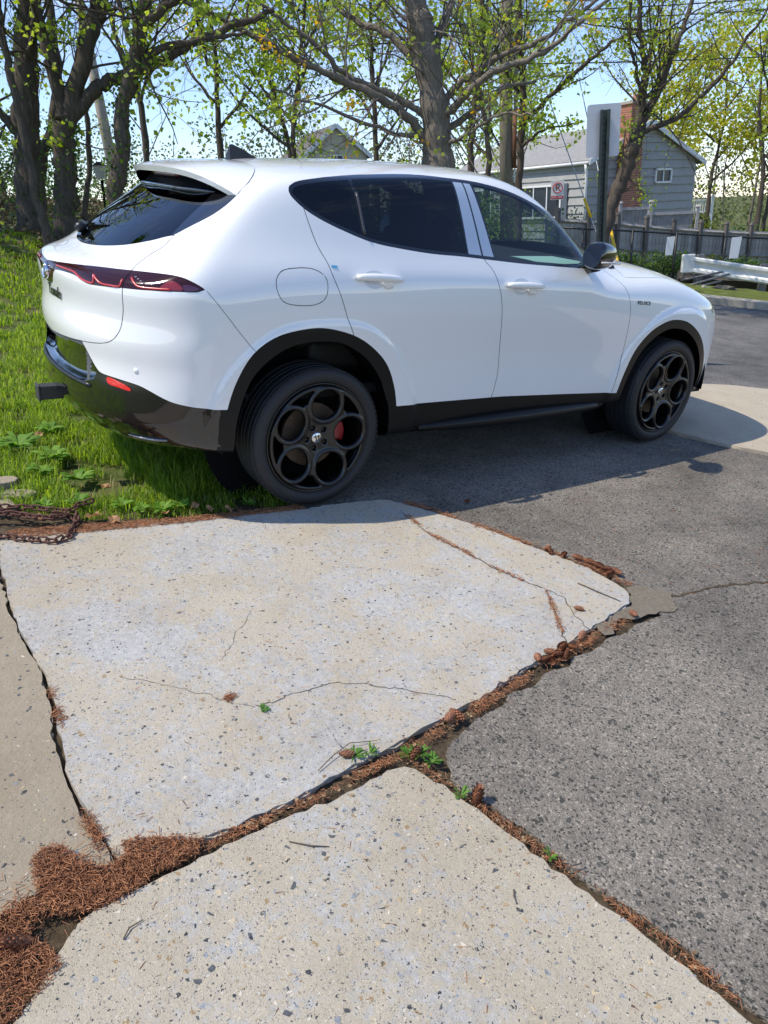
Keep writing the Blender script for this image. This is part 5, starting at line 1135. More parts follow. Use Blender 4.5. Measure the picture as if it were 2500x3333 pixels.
class Tubes:
    """many tapering tubes in one mesh"""
    def __init__(s): s.v = []; s.f = []; s.n = 0
    def add(s, pts, rad, k):
        pts = np.asarray(pts, float); m = len(pts); T_ = np.gradient(pts, axis=0); T_ /= np.maximum(np.linalg.norm(T_, axis=1), 1e-9)[:, None]
        ref = np.array([.31, .95, .05]) if abs(T_[0] @ np.array([.31, .95, .05])) < .9 else np.array([1., 0, 0]); a = np.cross(T_, ref); a /= np.maximum(np.linalg.norm(a, axis=1), 1e-9)[:, None]; b = np.cross(T_, a); th = np.arange(k) * 2 * math.pi / k
        V = pts[:, None] + np.asarray(rad)[:, None, None] * (np.cos(th)[None, :, None] * a[:, None] + np.sin(th)[None, :, None] * b[:, None]); i, j = np.meshgrid(np.arange(m - 1), np.arange(k), indexing='ij'); j2 = (j + 1) % k
        s.f.append(np.stack([i * k + j, i * k + j2, (i + 1) * k + j2, (i + 1) * k + j], -1).reshape(-1, 4) + s.n); s.v.append(V.reshape(-1, 3)); s.n += m * k
    def build(s, name, mat, parent): return mesh_obj(name, np.concatenate(s.v), np.concatenate(s.f), mat, parent, True)
def leaves(C, size, r, lean=.6, n_per=1):
    """rhombic leaves, hanging and turned every way"""
    C = np.repeat(np.asarray(C), n_per, 0); n = len(C); C = C + r.normal(0, size * .9, (n, 3)); a = r.random(n) * 6.283; t = r.normal(-.4, lean, n); s = size * (.55 + .8 * r.random(n))
    d = np.stack([np.cos(a) * np.cos(t), np.sin(a) * np.cos(t), np.sin(t)], 1); w = np.cross(d, r.normal(0, 1, (n, 3))); w /= np.maximum(np.linalg.norm(w, axis=1), 1e-6)[:, None]; d *= s[:, None]; w *= (s * .42)[:, None]; u = np.cross(d, w); u /= np.maximum(np.linalg.norm(u, axis=1), 1e-9)[:, None]; u *= (s * .12)[:, None]
    V = np.stack([C, C + d * .45 + w + u, C + d, C + d * .45 - w + u], 1).reshape(-1, 3); b = np.arange(n) * 4
    return V, np.concatenate([np.stack([b, b + 1, b + 2], 1), np.stack([b, b + 2, b + 3], 1)])
def tree(name, label, limbs, seed, mat, leafm, nleaf=4000, leaf=.05, kids=9, sub=5, klen=.38, up=.25, group=None, twig=None, gold=0, droop=0., ivy=0, depth3=True, leafspread=1., ytrim=None):
    """limbs: (points, start radius, end radius); twigs and leaves grow from them"""
    r = np.random.default_rng(seed); root = empty(name, Matrix.Translation(limbs[0][0][0]), label, 'tree', group); o0 = np.array(limbs[0][0][0])
    T0 = Tubes(); T1 = Tubes(); tips = []; young = []
    for li, (pts, r0, r1) in enumerate(limbs):
        p = smooth3(pts, 6) - o0; m = len(p); p[1:] += r.normal(0, .012, (m - 1, 3)); rad = np.interp(np.linspace(0, 1, m), [0, 1], [r0, r1]) * (1 + .07 * r.normal(size=m))
        if li == 0: rad[:3] *= [1.25, 1.12, 1.05]
        T0.add(p, rad, 12 if r0 > .1 else 8); L_ = np.linalg.norm(np.diff(p, axis=0), axis=1).sum()
        start = .45 if li == 0 else .12
        for k in range(int(kids * max(.5, L_ / 2.2))):
            t = start + (1 - start) * r.random(); i = min(int(t * (m - 1)), m - 2); b = p[i]; d0 = p[i + 1] - p[i]; d0 /= np.linalg.norm(d0)
            d = d0 * .55 + r.normal(0, .75, 3); d[2] += up; d /= np.linalg.norm(d); ln = klen * L_ * (.45 + .9 * r.random()) * (1.15 - .5 * t); ln = min(ln, 1.9); rr = max(.006, rad[i] * (.28 + .2 * r.random()))
            rr = min(rr, .017)
            q = [b]; dd = d.copy()
            for s_ in range(6): dd = dd + r.normal(0, .16, 3) + np.array([0, 0, .05 - droop * .10]); dd /= np.linalg.norm(dd); q.append(q[-1] + dd * ln / 6)
            q = np.array(q); T1.add(q, np.linspace(rr, rr * .3, 7), 5); young.append((q, rr * .5, ln))
    for q, rr, ln in list(young):
        for k in range(sub):
            t = .2 + .8 * r.random(); i = min(int(t * 6), 5); b = q[i] + (q[i + 1] - q[i]) * r.random(); d0 = q[i + 1] - q[i]; d0 /= max(np.linalg.norm(d0), 1e-9); d = d0 * .7 + r.normal(0, .6, 3); d[2] += up * .5 - droop * .3; d /= np.linalg.norm(d); l2 = ln * (.25 + .4 * r.random()); w = [b]
            for s_ in range(4): d = d + r.normal(0, .2, 3); d /= np.linalg.norm(d); w.append(w[-1] + d * l2 / 4)
            w = np.array(w); T1.add(w, np.linspace(max(.0035, rr * .5), .002, 5), 3); tips.append(w[2:]); 
            if depth3:
                for kk in range(2):
                    j = r.integers(1, 4); d2 = r.normal(0, 1, 3) + (w[4] - w[0]) / l2; d2 /= np.linalg.norm(d2); e = np.array([w[j], w[j] + d2 * l2 * .22, w[j] + (d2 + r.normal(0, .3, 3)) * l2 * .42]); T1.add(e, [.0028, .0022, .0016], 3); tips.append(e[1:])
    T0.build('trunk', mat, root); 
    if T1.n: T1.build('branches', twig or mat, root)['kind'] = 'stuff'
    if nleaf and tips:
        tp = np.concatenate(tips); nc = max(1, int(nleaf * .62) // 5); C = np.repeat(tp[r.integers(0, len(tp), nc)], 5, 0); C = C + r.normal(0, leaf * .55, C.shape); V, Fq = leaves(C, leaf * .85, r); mesh_obj('crown', V, Fq, leafm, root, False)['kind'] = 'stuff'
        if gold: C = tp[r.integers(0, len(tp), gold)]; C = np.repeat(C, 9, 0) + r.normal(0, .025, (gold * 9, 3)); V, Fq = leaves(C, leaf * .75, r); mesh_obj('blossom', V, Fq, LEAF_GOLD, root, False)['kind'] = 'stuff'
    if ivy:
        p = smooth3(limbs[0][0], 6) - o0; i = r.integers(0, int(len(p) * .8), ivy); a = r.random(ivy) * 6.283; rr = np.interp(i / len(p), [0, 1], [limbs[0][1], limbs[0][2]]) * 1.06; C = p[i] + np.stack([np.cos(a) * rr, np.sin(a) * rr, r.random(ivy) * .15], 1); V, Fq = leaves(C, .045, r); mesh_obj('ivy', V, Fq, LEAF_DARK, root, False)['kind'] = 'stuff'
    return root
def up_to(pts, z, dx=0., dy=0.):
    """carry a trunk on above the frame"""
    p = list(pts); a, b = np.array(p[-2], float), np.array(p[-1], float); p.append((b[0] + dx, b[1] + dy, z)); return p
def fan(pts, dy):
    p = np.array(pts, float); t = np.linspace(0, 1, len(p)) ** 1.3; p[:, 1] += dy * t; return p.tolist()
tz = lambda x, y: float(terrain_z(x, y)) - .06
def rooted(pts, drop=None):
    p = list(pts); x, y, z = p[0]; g = tz(x, y); return ([(x + .02, y, g)] if z > g + .25 else []) + p
TB = rooted([(-3.98,10.5,1.32),(-3.87,10.5,1.96),(-3.79,10.5,2.41),(-3.73,10.5,2.72)])
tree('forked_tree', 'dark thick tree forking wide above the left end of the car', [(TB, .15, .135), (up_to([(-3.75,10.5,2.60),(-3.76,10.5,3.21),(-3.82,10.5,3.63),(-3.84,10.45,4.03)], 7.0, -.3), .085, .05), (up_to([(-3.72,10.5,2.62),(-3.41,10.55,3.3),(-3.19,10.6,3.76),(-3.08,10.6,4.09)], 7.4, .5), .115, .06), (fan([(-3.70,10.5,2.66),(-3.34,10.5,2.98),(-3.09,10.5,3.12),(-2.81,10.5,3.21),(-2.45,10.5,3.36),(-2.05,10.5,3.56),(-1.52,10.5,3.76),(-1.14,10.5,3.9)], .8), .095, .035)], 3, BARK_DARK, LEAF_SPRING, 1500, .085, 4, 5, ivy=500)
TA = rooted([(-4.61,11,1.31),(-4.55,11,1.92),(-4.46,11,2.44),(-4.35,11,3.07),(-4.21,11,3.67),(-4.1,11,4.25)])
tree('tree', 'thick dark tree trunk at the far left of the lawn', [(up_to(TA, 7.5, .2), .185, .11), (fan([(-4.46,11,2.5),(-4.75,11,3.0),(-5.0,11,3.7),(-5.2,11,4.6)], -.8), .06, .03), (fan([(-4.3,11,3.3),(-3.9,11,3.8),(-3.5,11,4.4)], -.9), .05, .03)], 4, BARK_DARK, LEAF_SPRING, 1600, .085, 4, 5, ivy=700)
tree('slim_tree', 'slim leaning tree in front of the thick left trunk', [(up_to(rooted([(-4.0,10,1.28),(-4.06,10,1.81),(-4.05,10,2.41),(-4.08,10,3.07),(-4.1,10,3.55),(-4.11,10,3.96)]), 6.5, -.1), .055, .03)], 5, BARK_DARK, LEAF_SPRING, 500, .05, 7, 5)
tree('slim_tree', 'short crooked trunk between the two thick left trees', [(rooted([(-4.91,12,1.33),(-4.75,12,2.2),(-4.45,12,2.78),(-4.3,12.2,3.6),(-4.35,12.4,5.0)]), .09, .05)], 6, BARK_DARK, LEAF_SPRING, 300, .05, 4, 4)
TC = rooted([(-3.12,10,1.7),(-2.94,10,2.24),(-2.84,10,2.76),(-2.63,10,3.19),(-2.5,10,3.61),(-2.42,10,3.95)])
tree('ivy_tree', 'ivy-clad dark trunk rising just behind the rear window', [(up_to(TC, 7.0, .3), .105, .06), (fan([(-2.65,10,3.1),(-2.33,10,3.33),(-1.89,10,3.43),(-1.39,10,3.53)], .5), .055, .02), (fan([(-2.54,10,3.5),(-2.13,10,3.71),(-1.84,10,3.82),(-1.2,10,4.1)], -.5), .06, .025), (fan([(-2.86,10,2.75),(-2.7,10,3.0),(-2.75,10,3.4),(-2.9,10,4.2)], .6), .05, .025)], 7, BARK_DARK, LEAF_SPRING, 1600, .085, 5, 5, ivy=900)
tree('slim_tree', 'thin bare trunk standing between the forked and ivy trees', [(up_to(rooted([(-4.57,13,1.51),(-4.34,13,2.48),(-4.25,13,3.16),(-4.27,13,3.81),(-4.1,13,4.42)]), 7, .2), .045, .025)], 8, BARK_DARK, LEAF_SPRING, 300, .05, 6, 4)
MAPLE = rooted([(1.11,13,1.65),(1.08,13,2.18),(1.06,13,2.7),(.96,13,3.41),(.84,13,4.01),(.76,13,4.62)])
tree('maple_tree', 'large grey-barked maple spreading bare limbs behind the car roof', [(up_to(MAPLE, 8.5, -.2), .30, .13),
 (fan([(.97,13,2.35),(.64,13,2.76),(.23,13,3.03),(-.32,13,3.25),(-.87,13,3.46),(-1.44,13,3.74),(-1.92,13,3.95),(-2.53,13,4.17)], -1.6), .075, .02), (fan([(.90,13,3.40),(.4,13,3.91),(-.09,13,4.16),(-.43,13,4.44)], .7), .065, .03), (fan([(.95,13,2.75),(.67,13,2.95),(.19,13,3.17),(-.27,13,3.33),(-.58,13,3.63),(-1.01,13,3.92),(-1.44,13,4.21)], -.9), .058, .02),
 (fan([(1.10,13,2.85),(1.35,13,3.15),(1.73,13,3.38),(2.1,13,3.53),(2.46,13,3.61),(3.04,13,3.93),(3.53,13,4.22)], -1.0), .06, .02), (fan([(1.12,12.95,2.72),(1.44,12.7,3.0),(1.84,12.5,3.26),(2.5,12.3,3.43),(2.93,12.1,3.72),(3.52,12,4.14)], -.5), .065, .022), (fan([(.98,13,3.4),(1.03,13,3.57),(1.18,13,3.99),(1.41,13,4.5),(1.6,13,5.5)], .6), .075, .03), (fan([(1.12,13,2.55),(1.73,13,2.89),(2.19,13,3.2),(2.75,13,3.3)], .8), .055, .02), (fan([(.90,13,3.5),(.8,13,3.75),(.68,13,4.15),(.45,13,5.0)], -.6), .07, .04), (fan([(1.05,13,2.3),(1.5,12.8,2.5),(1.9,12.6,2.7),(2.3,12.5,2.62)], -.8), .035, .012), (fan([(.95,13,2.5),(.4,12.8,2.55),(-.3,12.5,2.75),(-1.2,12.2,3.0)], -1.), .04, .012)], 11, BARK_GREY, LEAF_SPRING, 2600, .085, 8, 6, .42, up=.1, twig=BARK_TWIG, gold=46, droop=.8)
TF = rooted([(3.45,12,.72),(3.55,12,1.37),(3.72,12,1.82),(3.82,12,2.18),(3.89,12,2.42)])
tree('leaning_tree', 'leaning street tree with fresh leaves in front of the chimney', [(TF, .088, .105), (up_to([(3.86,12,2.36),(3.91,12,2.77),(3.92,12,3.07),(3.85,12,3.45),(3.77,12,3.88)], 5.6, -.2), .06, .025), (up_to(fan([(3.89,12,2.38),(4.04,12,2.68),(4.23,12,2.98),(4.47,12,3.53),(4.68,12,3.95)], .6), 5.8, .5), .065, .025), (fan([(3.90,12,2.36),(4.37,12,2.52),(4.81,12,2.89),(5.02,12,3.22),(5.4,12,3.9)], -.5), .04, .015), (fan([(3.9,12,2.7),(3.75,12,3.1),(3.55,12,3.5),(3.4,12,4.3)], -.7), .03, .012)], 13, BARK_DARK, LEAF_SPRING, 4600, .055, 9, 6, .40)
tree('tree', 'slender dark tree beside the utility pole with one long arching branch', [(up_to(rooted([(2.93,16,1.62),(2.94,16,2.97),(2.92,16,3.93),(2.84,16,4.76)]), 7.5), .075, .04), ([(2.93,16,2.85),(3.46,15.8,3.36),(4.07,15.6,3.84),(4.67,15.5,4.18),(5.74,15.4,4.24)], .05, .018), (fan([(2.9,16,3.4),(2.5,16,3.9),(2.2,16,4.6)], -.6), .035, .015), (fan([(2.93,16,2.5),(3.3,15.9,2.75),(3.8,15.8,2.8)], -.4), .03, .012)], 14, BARK_DARK, LEAF_SPRING, 3000, .09, 7, 6)
tree('tree', 'slim tree right of the maple trunk behind the roof', [(up_to(rooted([(1.96,16,2.1),(2.04,16,3.31),(2.15,16,4.06)]), 6.8, .1), .075, .04), (fan([(2.05,16,3.2),(1.7,16,3.7),(1.3,16,4.2)], .5), .03, .015)], 15, BARK_DARK, LEAF_SPRING, 2200, .09, 7, 6)
# woodland edge behind: separate trees
def wood_tree(x, y, h, seed, label, leafm, nleaf, leaf, mat=BARK_DARK, spread=.45, name='tree', group='trees of the wood edge behind the car', kids=7):
    g = tz(x, y); r = np.random.default_rng(seed); limbs = [([(x, y, g), (x + r.normal(0, .1), y, g + h * .3), (x + r.normal(0, .25), y, g + h * .6), (x + r.normal(0, .4), y, g + h)], .010 * h + .02, .015)]
    for k in range(6):
        t = .28 + .1 * k; a = r.random() * 6.28; l = spread * h * (1 - t * .6); b = np.array(limbs[0][0][1]) + (np.array(limbs[0][0][3]) - np.array(limbs[0][0][1])) * max(0, (t - .3) / .7); limbs.append(([tuple(b), tuple(b + [math.cos(a) * l * .4, math.sin(a) * l * .4, l * .35]), tuple(b + [math.cos(a) * l * .8, math.sin(a) * l * .8, l * .9])], .005 * h + .006, .006))
    return tree(name, label, limbs, seed, mat, leafm, nleaf, leaf * 1.35, kids - 2, 4, .5, group=group, twig=BARK_TWIG if nleaf < 900 else mat, depth3=False)
WT_ = [(-9.9,9.8,8,'leafy tree beyond the left frame edge',LEAF_DARK,9000,.13),(-11.5,13.2,9,'second leafy tree beyond the left frame edge',LEAF_DARK,9000,.13),(-8.5,19,8,'bare grey tree behind the left trunks',LEAF_SPRING,300,.09),(-5.4,20,7.5,'bare twiggy tree seen between forked and ivy trunks',LEAF_SPRING,200,.08),(-3.4,19,7,'greening tree above the rear spoiler',LEAF_SPRING,2600,.085),(-1.6,18,6.5,'full spring-green tree above the roof aerial',LEAF_SPRING,4200,.085),(.1,20,7.5,'green tree between the aerial and the maple',LEAF_SPRING,4200,.09),(-2.4,25,8,'dark evergreen-looking tree behind the aerial',LEAF_DARK,3800,.11),(2.9,22,8,'leafy tree behind the utility pole',LEAF_SPRING,3800,.10),(4.4,25,7,'small green tree left of the grey house roof',LEAF_SPRING,3000,.09),(-12,22,9,'tall bare tree at the far left edge',LEAF_SPRING,500,.10),(14.2,40,10,'yellow-green tree right behind the grey house',LEAF_YELLOW,5200,.16),(18.5,44,11,'tall yellow-green tree behind the white railing',LEAF_YELLOW,5200,.17),(22.5,46,11,'bushy yellow-green tree at the right edge',LEAF_YELLOW,4800,.17),(20.0,36,10,'tall half-bare tree at the right edge',LEAF_SPRING,2600,.13),(15.8,33,10.5,'half-bare tree right of the gable',LEAF_SPRING,2400,.12),(17.4,50,8,'pale bare tree between the yellow-green trees',LEAF_YELLOW,2600,.15),(9.5,48,9,'distant tree behind the house ridge',LEAF_SPRING,2600,.15)]  # first two stand unseen at left, put in to shade the bank
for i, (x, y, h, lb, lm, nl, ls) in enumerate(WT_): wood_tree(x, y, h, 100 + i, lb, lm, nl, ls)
# ---------------------------------------------------------------- shrubs and hedges
def shrub(name, label, c, size, n, leafm, leaf, seed, group=None, stems=14, cat='shrub', shell=.55):
    r = np.random.default_rng(seed); x, y = c; g = tz(x, y); root = empty(name, Matrix.Translation((x, y, g)), label, cat, group); S_ = np.array(size); T1 = Tubes()
    for k in range(stems):
        a = r.random() * 6.283; d = np.array([math.cos(a) * S_[0], math.sin(a) * S_[1], S_[2] * (1.2 + .7 * r.random())]) * (.5 + .45 * r.random()); p = np.array([[0, 0, 0], d * .35 + r.normal(0, .05, 3), d * .7 + r.normal(0, .07, 3), d]); p[0, :2] = d[:2] * .25; T1.add(smooth3(p, 3), np.linspace(.014, .004, 10) * max(.6, S_[2]), 4)
    T1.build('stems', BARK_TWIG, root); k = r.integers(7, 11); cen = r.normal(0, 1, (k, 3)); cen /= np.linalg.norm(cen, axis=1)[:, None]; cen *= .5; i = r.integers(0, k, n); q = r.normal(0, 1, (n, 3)); q /= np.linalg.norm(q, axis=1)[:, None]; q *= (shell + (1 - shell) * r.random((n, 1))) * (.42 + .28 * r.random(k)[i])[:, None]
    C = (cen[i] + q) * S_; C[:, 2] = np.abs(C[:, 2] + S_[2]); V, Fq = leaves(C, leaf, r); mesh_obj('foliage', V, Fq, leafm, root, False)['kind'] = 'stuff'; return root
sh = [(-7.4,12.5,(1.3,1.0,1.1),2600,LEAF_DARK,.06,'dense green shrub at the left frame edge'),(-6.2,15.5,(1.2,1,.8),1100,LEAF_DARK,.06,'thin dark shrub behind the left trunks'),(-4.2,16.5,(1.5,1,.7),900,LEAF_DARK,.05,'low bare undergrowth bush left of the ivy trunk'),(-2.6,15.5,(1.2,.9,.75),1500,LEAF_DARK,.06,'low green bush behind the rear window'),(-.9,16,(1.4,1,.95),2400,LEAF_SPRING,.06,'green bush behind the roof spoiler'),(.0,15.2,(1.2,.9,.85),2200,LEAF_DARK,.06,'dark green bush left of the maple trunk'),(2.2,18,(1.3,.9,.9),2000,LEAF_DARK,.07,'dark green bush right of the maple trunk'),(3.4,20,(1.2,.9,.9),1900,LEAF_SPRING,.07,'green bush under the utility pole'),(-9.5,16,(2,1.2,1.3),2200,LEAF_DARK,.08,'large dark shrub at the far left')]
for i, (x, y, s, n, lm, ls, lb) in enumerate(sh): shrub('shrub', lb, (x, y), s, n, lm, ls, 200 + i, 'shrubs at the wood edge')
wood = []
r5 = np.random.default_rng(77); n = 42000; wx = r5.uniform(-60, 60, n); wy = r5.uniform(48, 95, n); hh = 4.5 + 3.5 * np.sin(wx * .31) * np.sin(wx * .13 + 1) + 1.5 * np.sin(wx * 1.7); wz = np.maximum(.0, hh) * r5.random(n) ** .7
V, Fq = leaves(np.stack([wx, wy, wz + terrain_z(wx, wy)], 1), .24, r5); o = mesh_obj('far_wood', V, Fq, leafmat('far_wood_leaf', (.06, .085, .03), (.20, .22, .08), .4), None, False); tag(o, 'hazy mass of spring woodland far behind everything', 'woodland', kind='stuff')
T1 = Tubes()
for k in range(30):
    x = r5.uniform(-45, 45); y = r5.uniform(46, 80); g = float(terrain_z(x, y)); h = r5.uniform(5, 12); T1.add([(x, y, g), (x + r5.normal(0, .3), y, g + h * .5), (x + r5.normal(0, .7), y, g + h)], [.09, .06, .015], 4)
    for q in range(3): a = r5.uniform(-1, 1); T1.add([(x, y, g + h * (.3 + .15 * q)), (x + a * h * .2, y + r5.normal(0, .3), g + h * (.55 + .15 * q)), (x + a * h * .3, y, g + h * (.75 + .15 * q))], [.06, .035, .01], 3)
o = T1.build('far_trunks', BARK_TWIG, None); tag(o, 'thicket of thin grey trunks in the far woodland', 'woodland', kind='stuff')
# leaf litter and undergrowth beneath the left trees
r6 = np.random.default_rng(5); C2 = np.stack([r6.uniform(-9, -1.5, 9000), r6.uniform(9.2, 19, 9000)], 1); V, Fq = leaves(np.c_[C2, terrain_z(C2[:, 0], C2[:, 1]) + np.abs(r6.normal(0, .05, 9000))], .06, r6, .9); o = mesh_obj('undergrowth', V, Fq, leafmat('undergrowth_leaf', (.05, .045, .02), (.17, .11, .06), .2), None, False); tag(o, 'brown leaf litter and ground plants under the left trees', 'undergrowth', kind='stuff')
# ---------------------------------------------------------------- poles, wires and signs
WOOD_POLE = bark('weathered_pole', (.25, .215, .18), .25, 5)
UP = empty('utility_pole', Matrix.Translation((3.05, 18, tz(3.05, 18))), 'weathered wooden utility pole behind the maple', 'utility pole')
mb = MB(); g = tz(3.05, 18); mb.tube([(0, 0, 0), (-.09, 0, 3.5 - g), (-.14, 0, 10 - g)], [.155, .135, .11], 14); mb.build('pole_shaft', WOOD_POLE, UP, True)
mb = MB(); mb.tube([(.10, -.12, 2.0), (.085, -.13, 3.1)], .045, 8); mb.build('riser_pipe', plain('rust_pipe', (.16, .07, .035), .8, noise_amt=.4), UP, True)
mb = MB(); mb.tube([(.11, -.10, 3.1), (.03, -.10, 9 - g)], .045, 8); mb.build('conduit', plain('pale_conduit', (.42, .40, .38), .6), UP, True)
PP = empty('leaning_pole', Matrix.Translation((-7.75, 25, tz(-7.75, 25))), 'pale leaning pole far behind the ivy tree', 'pole'); g = tz(-7.75, 25); mb = MB(); mb.tube([(.1, 0, 0), (-.02, 0, 2.5), (-.3, 0, 8.5)], [.17, .15, .12], 10); mb.build('pole_shaft', plain('pale_wood', (.42, .36, .30), .9, noise_amt=.2, noise_scale=4), PP, True)
WIRE = plain('cable_black', (.03, .03, .032), .6)
for i, (a, b, lb) in enumerate((((2.95,18,5.1),(30,20,7.4),'upper overhead wire running right from the utility pole'), ((2.95,18,4.95),(30,20,7.0),'lower overhead wire running right from the utility pole'), ((2.95,18,4.2),(30,26,6.6),'sagging cable low across the right sky'))):
    t = np.linspace(0, 1, 24); p = np.array(a)[None] + (np.array(b) - np.array(a))[None] * t[:, None]; p[:, 2] -= 1.0 * t * (1 - t) * 2; mb = MB(); mb.tube(p, .014, 5, False); tag(mb.build('overhead_wire', WIRE, None, True), lb, 'wire', 'overhead wires')
YEL = plain('yellow_guard', (.78, .47, .01), .45)
for nm, top, bot, y0, y1, lb in (('guy', (3.99, 18, 5.6), (4.25, 13, -.22), .50, 0., 'yellow guarded guy wire beside the green sign post'), ('guy', (2.96, 18, 5.6), (4.76, 15, -.32), .50, .22, 'guy wire with a short yellow sleeve left of the sign post')):
    G_ = empty('guy_wire', Matrix.Translation(bot), lb, 'guy wire', 'guy wires of the utility pole'); d = np.array(top) - np.array(bot); mb = MB(); mb.tube([(0, 0, 0), tuple(d)], .010, 6, False); mb.build('cable', plain('galvanised', (.40, .41, .42), .45, metal=.6), G_, True)
    L_ = np.linalg.norm(d); mb = MB(); a0, a1 = (0.0, 2.0 / L_) if y1 == 0. else (1.75 / L_, 2.15 / L_); mb.tube([tuple(d * a0), tuple(d * a1)], .028, 8); mb.build('yellow_sleeve', YEL, G_, True)
SP = empty('sign_post', Matrix.Translation((2.18, 7.5, tz(2.18, 7.5))), 'green steel sign post with the grey back of a sign', 'sign post'); g = tz(2.18, 7.5)
mb = MB(); H_ = 2.24 - g; a = math.radians(1.6)
for (x, y, sx, sy) in ((0, .018, .038, .007), (-.022, 0, .007, .036), (.022, 0, .007, .036), (-.033, -.018, .024, .006), (.033, -.018, .024, .006)): mb.box((x, y, H_ / 2), (sx, sy, H_))
GP_ = plain('green_post_paint', (.030, .042, .034), .5, noise_amt=.4, noise_scale=14); po = mb.build('post', GP_, SP); SP.rotation_euler = (0, -a, 0)
hm = MB()
for k in range(34): hm.lathe([(.0001, 0), (.006, 0)], 8, 'y', (0, -.0226 + .036, H_ - .04 - k * .05))
hm2 = MB()
for k in range(34): hm2.box((0, .0135, H_ - .04 - k * .05), (.011, .0012, .016))
hm2.build('bolt_hole', plain('hole_grey', (.11, .12, .115), .7), po)['kind'] = 'stuff'
mb = MB(); w_, h_ = .30, .43; rr = .025; pl = []
for cx, cz, a0 in ((1, 1, 0), (-1, 1, 90), (-1, -1, 180), (1, -1, 270)): pl += [(cx * (w_ / 2 - rr) + rr * math.cos(R(a0 + t)), cz * (h_ / 2 - rr) + rr * math.sin(R(a0 + t))) for t in (0, 30, 60, 90)]
mb.prism(pl, -.0015, .0015, 'xz'); o = mb.build('sign_back', plain('aluminium_back', (.50, .505, .52), .5, metal=.35, noise_amt=.10, noise_scale=6), SP); o.location = (.0, .030, 2.26 - g - h_ / 2 + .03)
# street signs facing the camera
def sign(name, label, x, y, ztop, w, h, face_fn, post_r=.03, lean=0.):
    g = tz(x, y); root = empty(name, Matrix.Translation((x, y, g)), label, 'sign'); mb = MB(); mb.box((0, .03, (ztop - g) / 2), (.05, .03, ztop - g)); mb.build('post', plain('sign_post_grey', (.10, .10, .10), .6), root)
    mb = MB(); mb.box((0, 0, ztop - g - h / 2), (w, .006, h)); o = mb.build('sign_plate', plain('white_sign_face', (.80, .80, .78), .45), root, bevel=.002); face_fn(o, ztop - g, w, h); root.rotation_euler = (0, lean, 0); return root
RSIGN = plain('sign_red', (.55, .02, .04), .5); KSIGN = plain('sign_black', (.015, .015, .016), .5); WSIGN = plain('sign_white', (.82, .82, .80), .5)
def np_face(o, zt, w, h):
    c = zt - h * .38; mb = MB(); th = np.linspace(0, 2 * math.pi, 33); mb.tube([(.105 * math.cos(t), -.005, c + .105 * math.sin(t)) for t in th], .010, 6, False); mb.tube([(-.074, -.006, c + .074), (.074, -.006, c - .074)], .009, 6); mb.build('prohibition_ring', RSIGN, o, True)
    lettering('sign_text', 'P', .20, KSIGN, o, (0, -.004, c), (R(90), 0, 0)); mb = MB(); mb.box((0, -.004, zt - h * .88), (w * .96, .003, h * .17)); bo = mb.build('red_band', RSIGN, o)
    lettering('sign_text', 'ANY TIME', .052, WSIGN, o, (0, -.0065, zt - h * .88), (R(90), 0, 0))
def sp_face(o, zt, w, h):
    lettering('sign_text', 'SPEED', .155, KSIGN, o, (0, -.004, zt - .12), (R(90), 0, 0)); lettering('sign_text', 'LIMIT', .155, KSIGN, o, (0, -.004, zt - .30), (R(90), 0, 0)); lettering('sign_text', '30', .26, KSIGN, o, (0, -.004, zt - .54), (R(90), 0, 0))
    mb = MB(); 
    for (x, z, sx, sz) in ((0, zt - .012, w - .03, .012), (0, zt - h + .012, w - .03, .012), (-w / 2 + .014, zt - h / 2, .012, h - .03), (w / 2 - .014, zt - h / 2, .012, h - .03)): mb.box((x, -.004, z), (sx, .002, sz))
    mb.build('sign_border', KSIGN, o)
sign('no_parking_sign', 'small white no parking sign with red circle and red band', 4.25, 18.5, 1.94, .29, .40, np_face)
sign('speed_limit_sign', 'white speed limit sign just above the sloping roof line', 4.43, 26, 2.50, .53, .70, sp_face)
LN = empty('lantern', Matrix.Translation((-4.55, 14, tz(-4.55, 14))), 'small old lantern on a thin post among bare twigs', 'lamp post'); g = tz(-4.55, 14); mb = MB(); mb.tube([(0, 0, 0), (.02, 0, 2.15 - g)], .025, 8); mb.build('post', MATT_BLACK, LN, True)
mb = MB(); mb.box((.02, 0, 2.27 - g), (.13, .13, .20), None, (1.35, 1.35)); mb.build('lamp_glass', plain('lantern_glass', (.45, .44, .36), .3), LN); mb = MB(); mb.box((.02, 0, 2.40 - g), (.20, .20, .06), None, (.3, .3)); mb.build('lamp_roof', MATT_BLACK, LN)
# ---------------------------------------------------------------- grey shingled house
HO = empty('grey_house', Matrix.Translation((7.93, 30, -.45)) @ Matrix.Rotation(math.atan2(.502, .865), 4, 'Z'), 'grey shingle-sided house with brick chimney and white window trim', 'house')
GW, FLN, EV, RG, DP = 6.0, 8.0, 3.25, 4.55, 3.0     # gable width, front length, eave and ridge heights
SID = plain('grey_shingle', (.36, .355, .345), .8, noise_amt=.10, noise_scale=3, bump=.25, bump_scale=12); SIDF = SID
TRIM = plain('white_trim', (.78, .78, .77), .5); ROOFM = plain('grey_roof_shingle', (.27, .262, .25), .9, noise_amt=.22, noise_scale=7, bump=.4, bump_scale=18)
mb = MB(); mb.prism([(0.03, 0), (GW - .03, 0), (GW - .03, EV), (GW / 2, RG - .05), (.03, EV)], .04, FLN, 'xz'); mb.build('wall_core', plain('house_sheathing', (.13, .15, .17), .9), HO)
ce = .30; k = 0; z = 0.
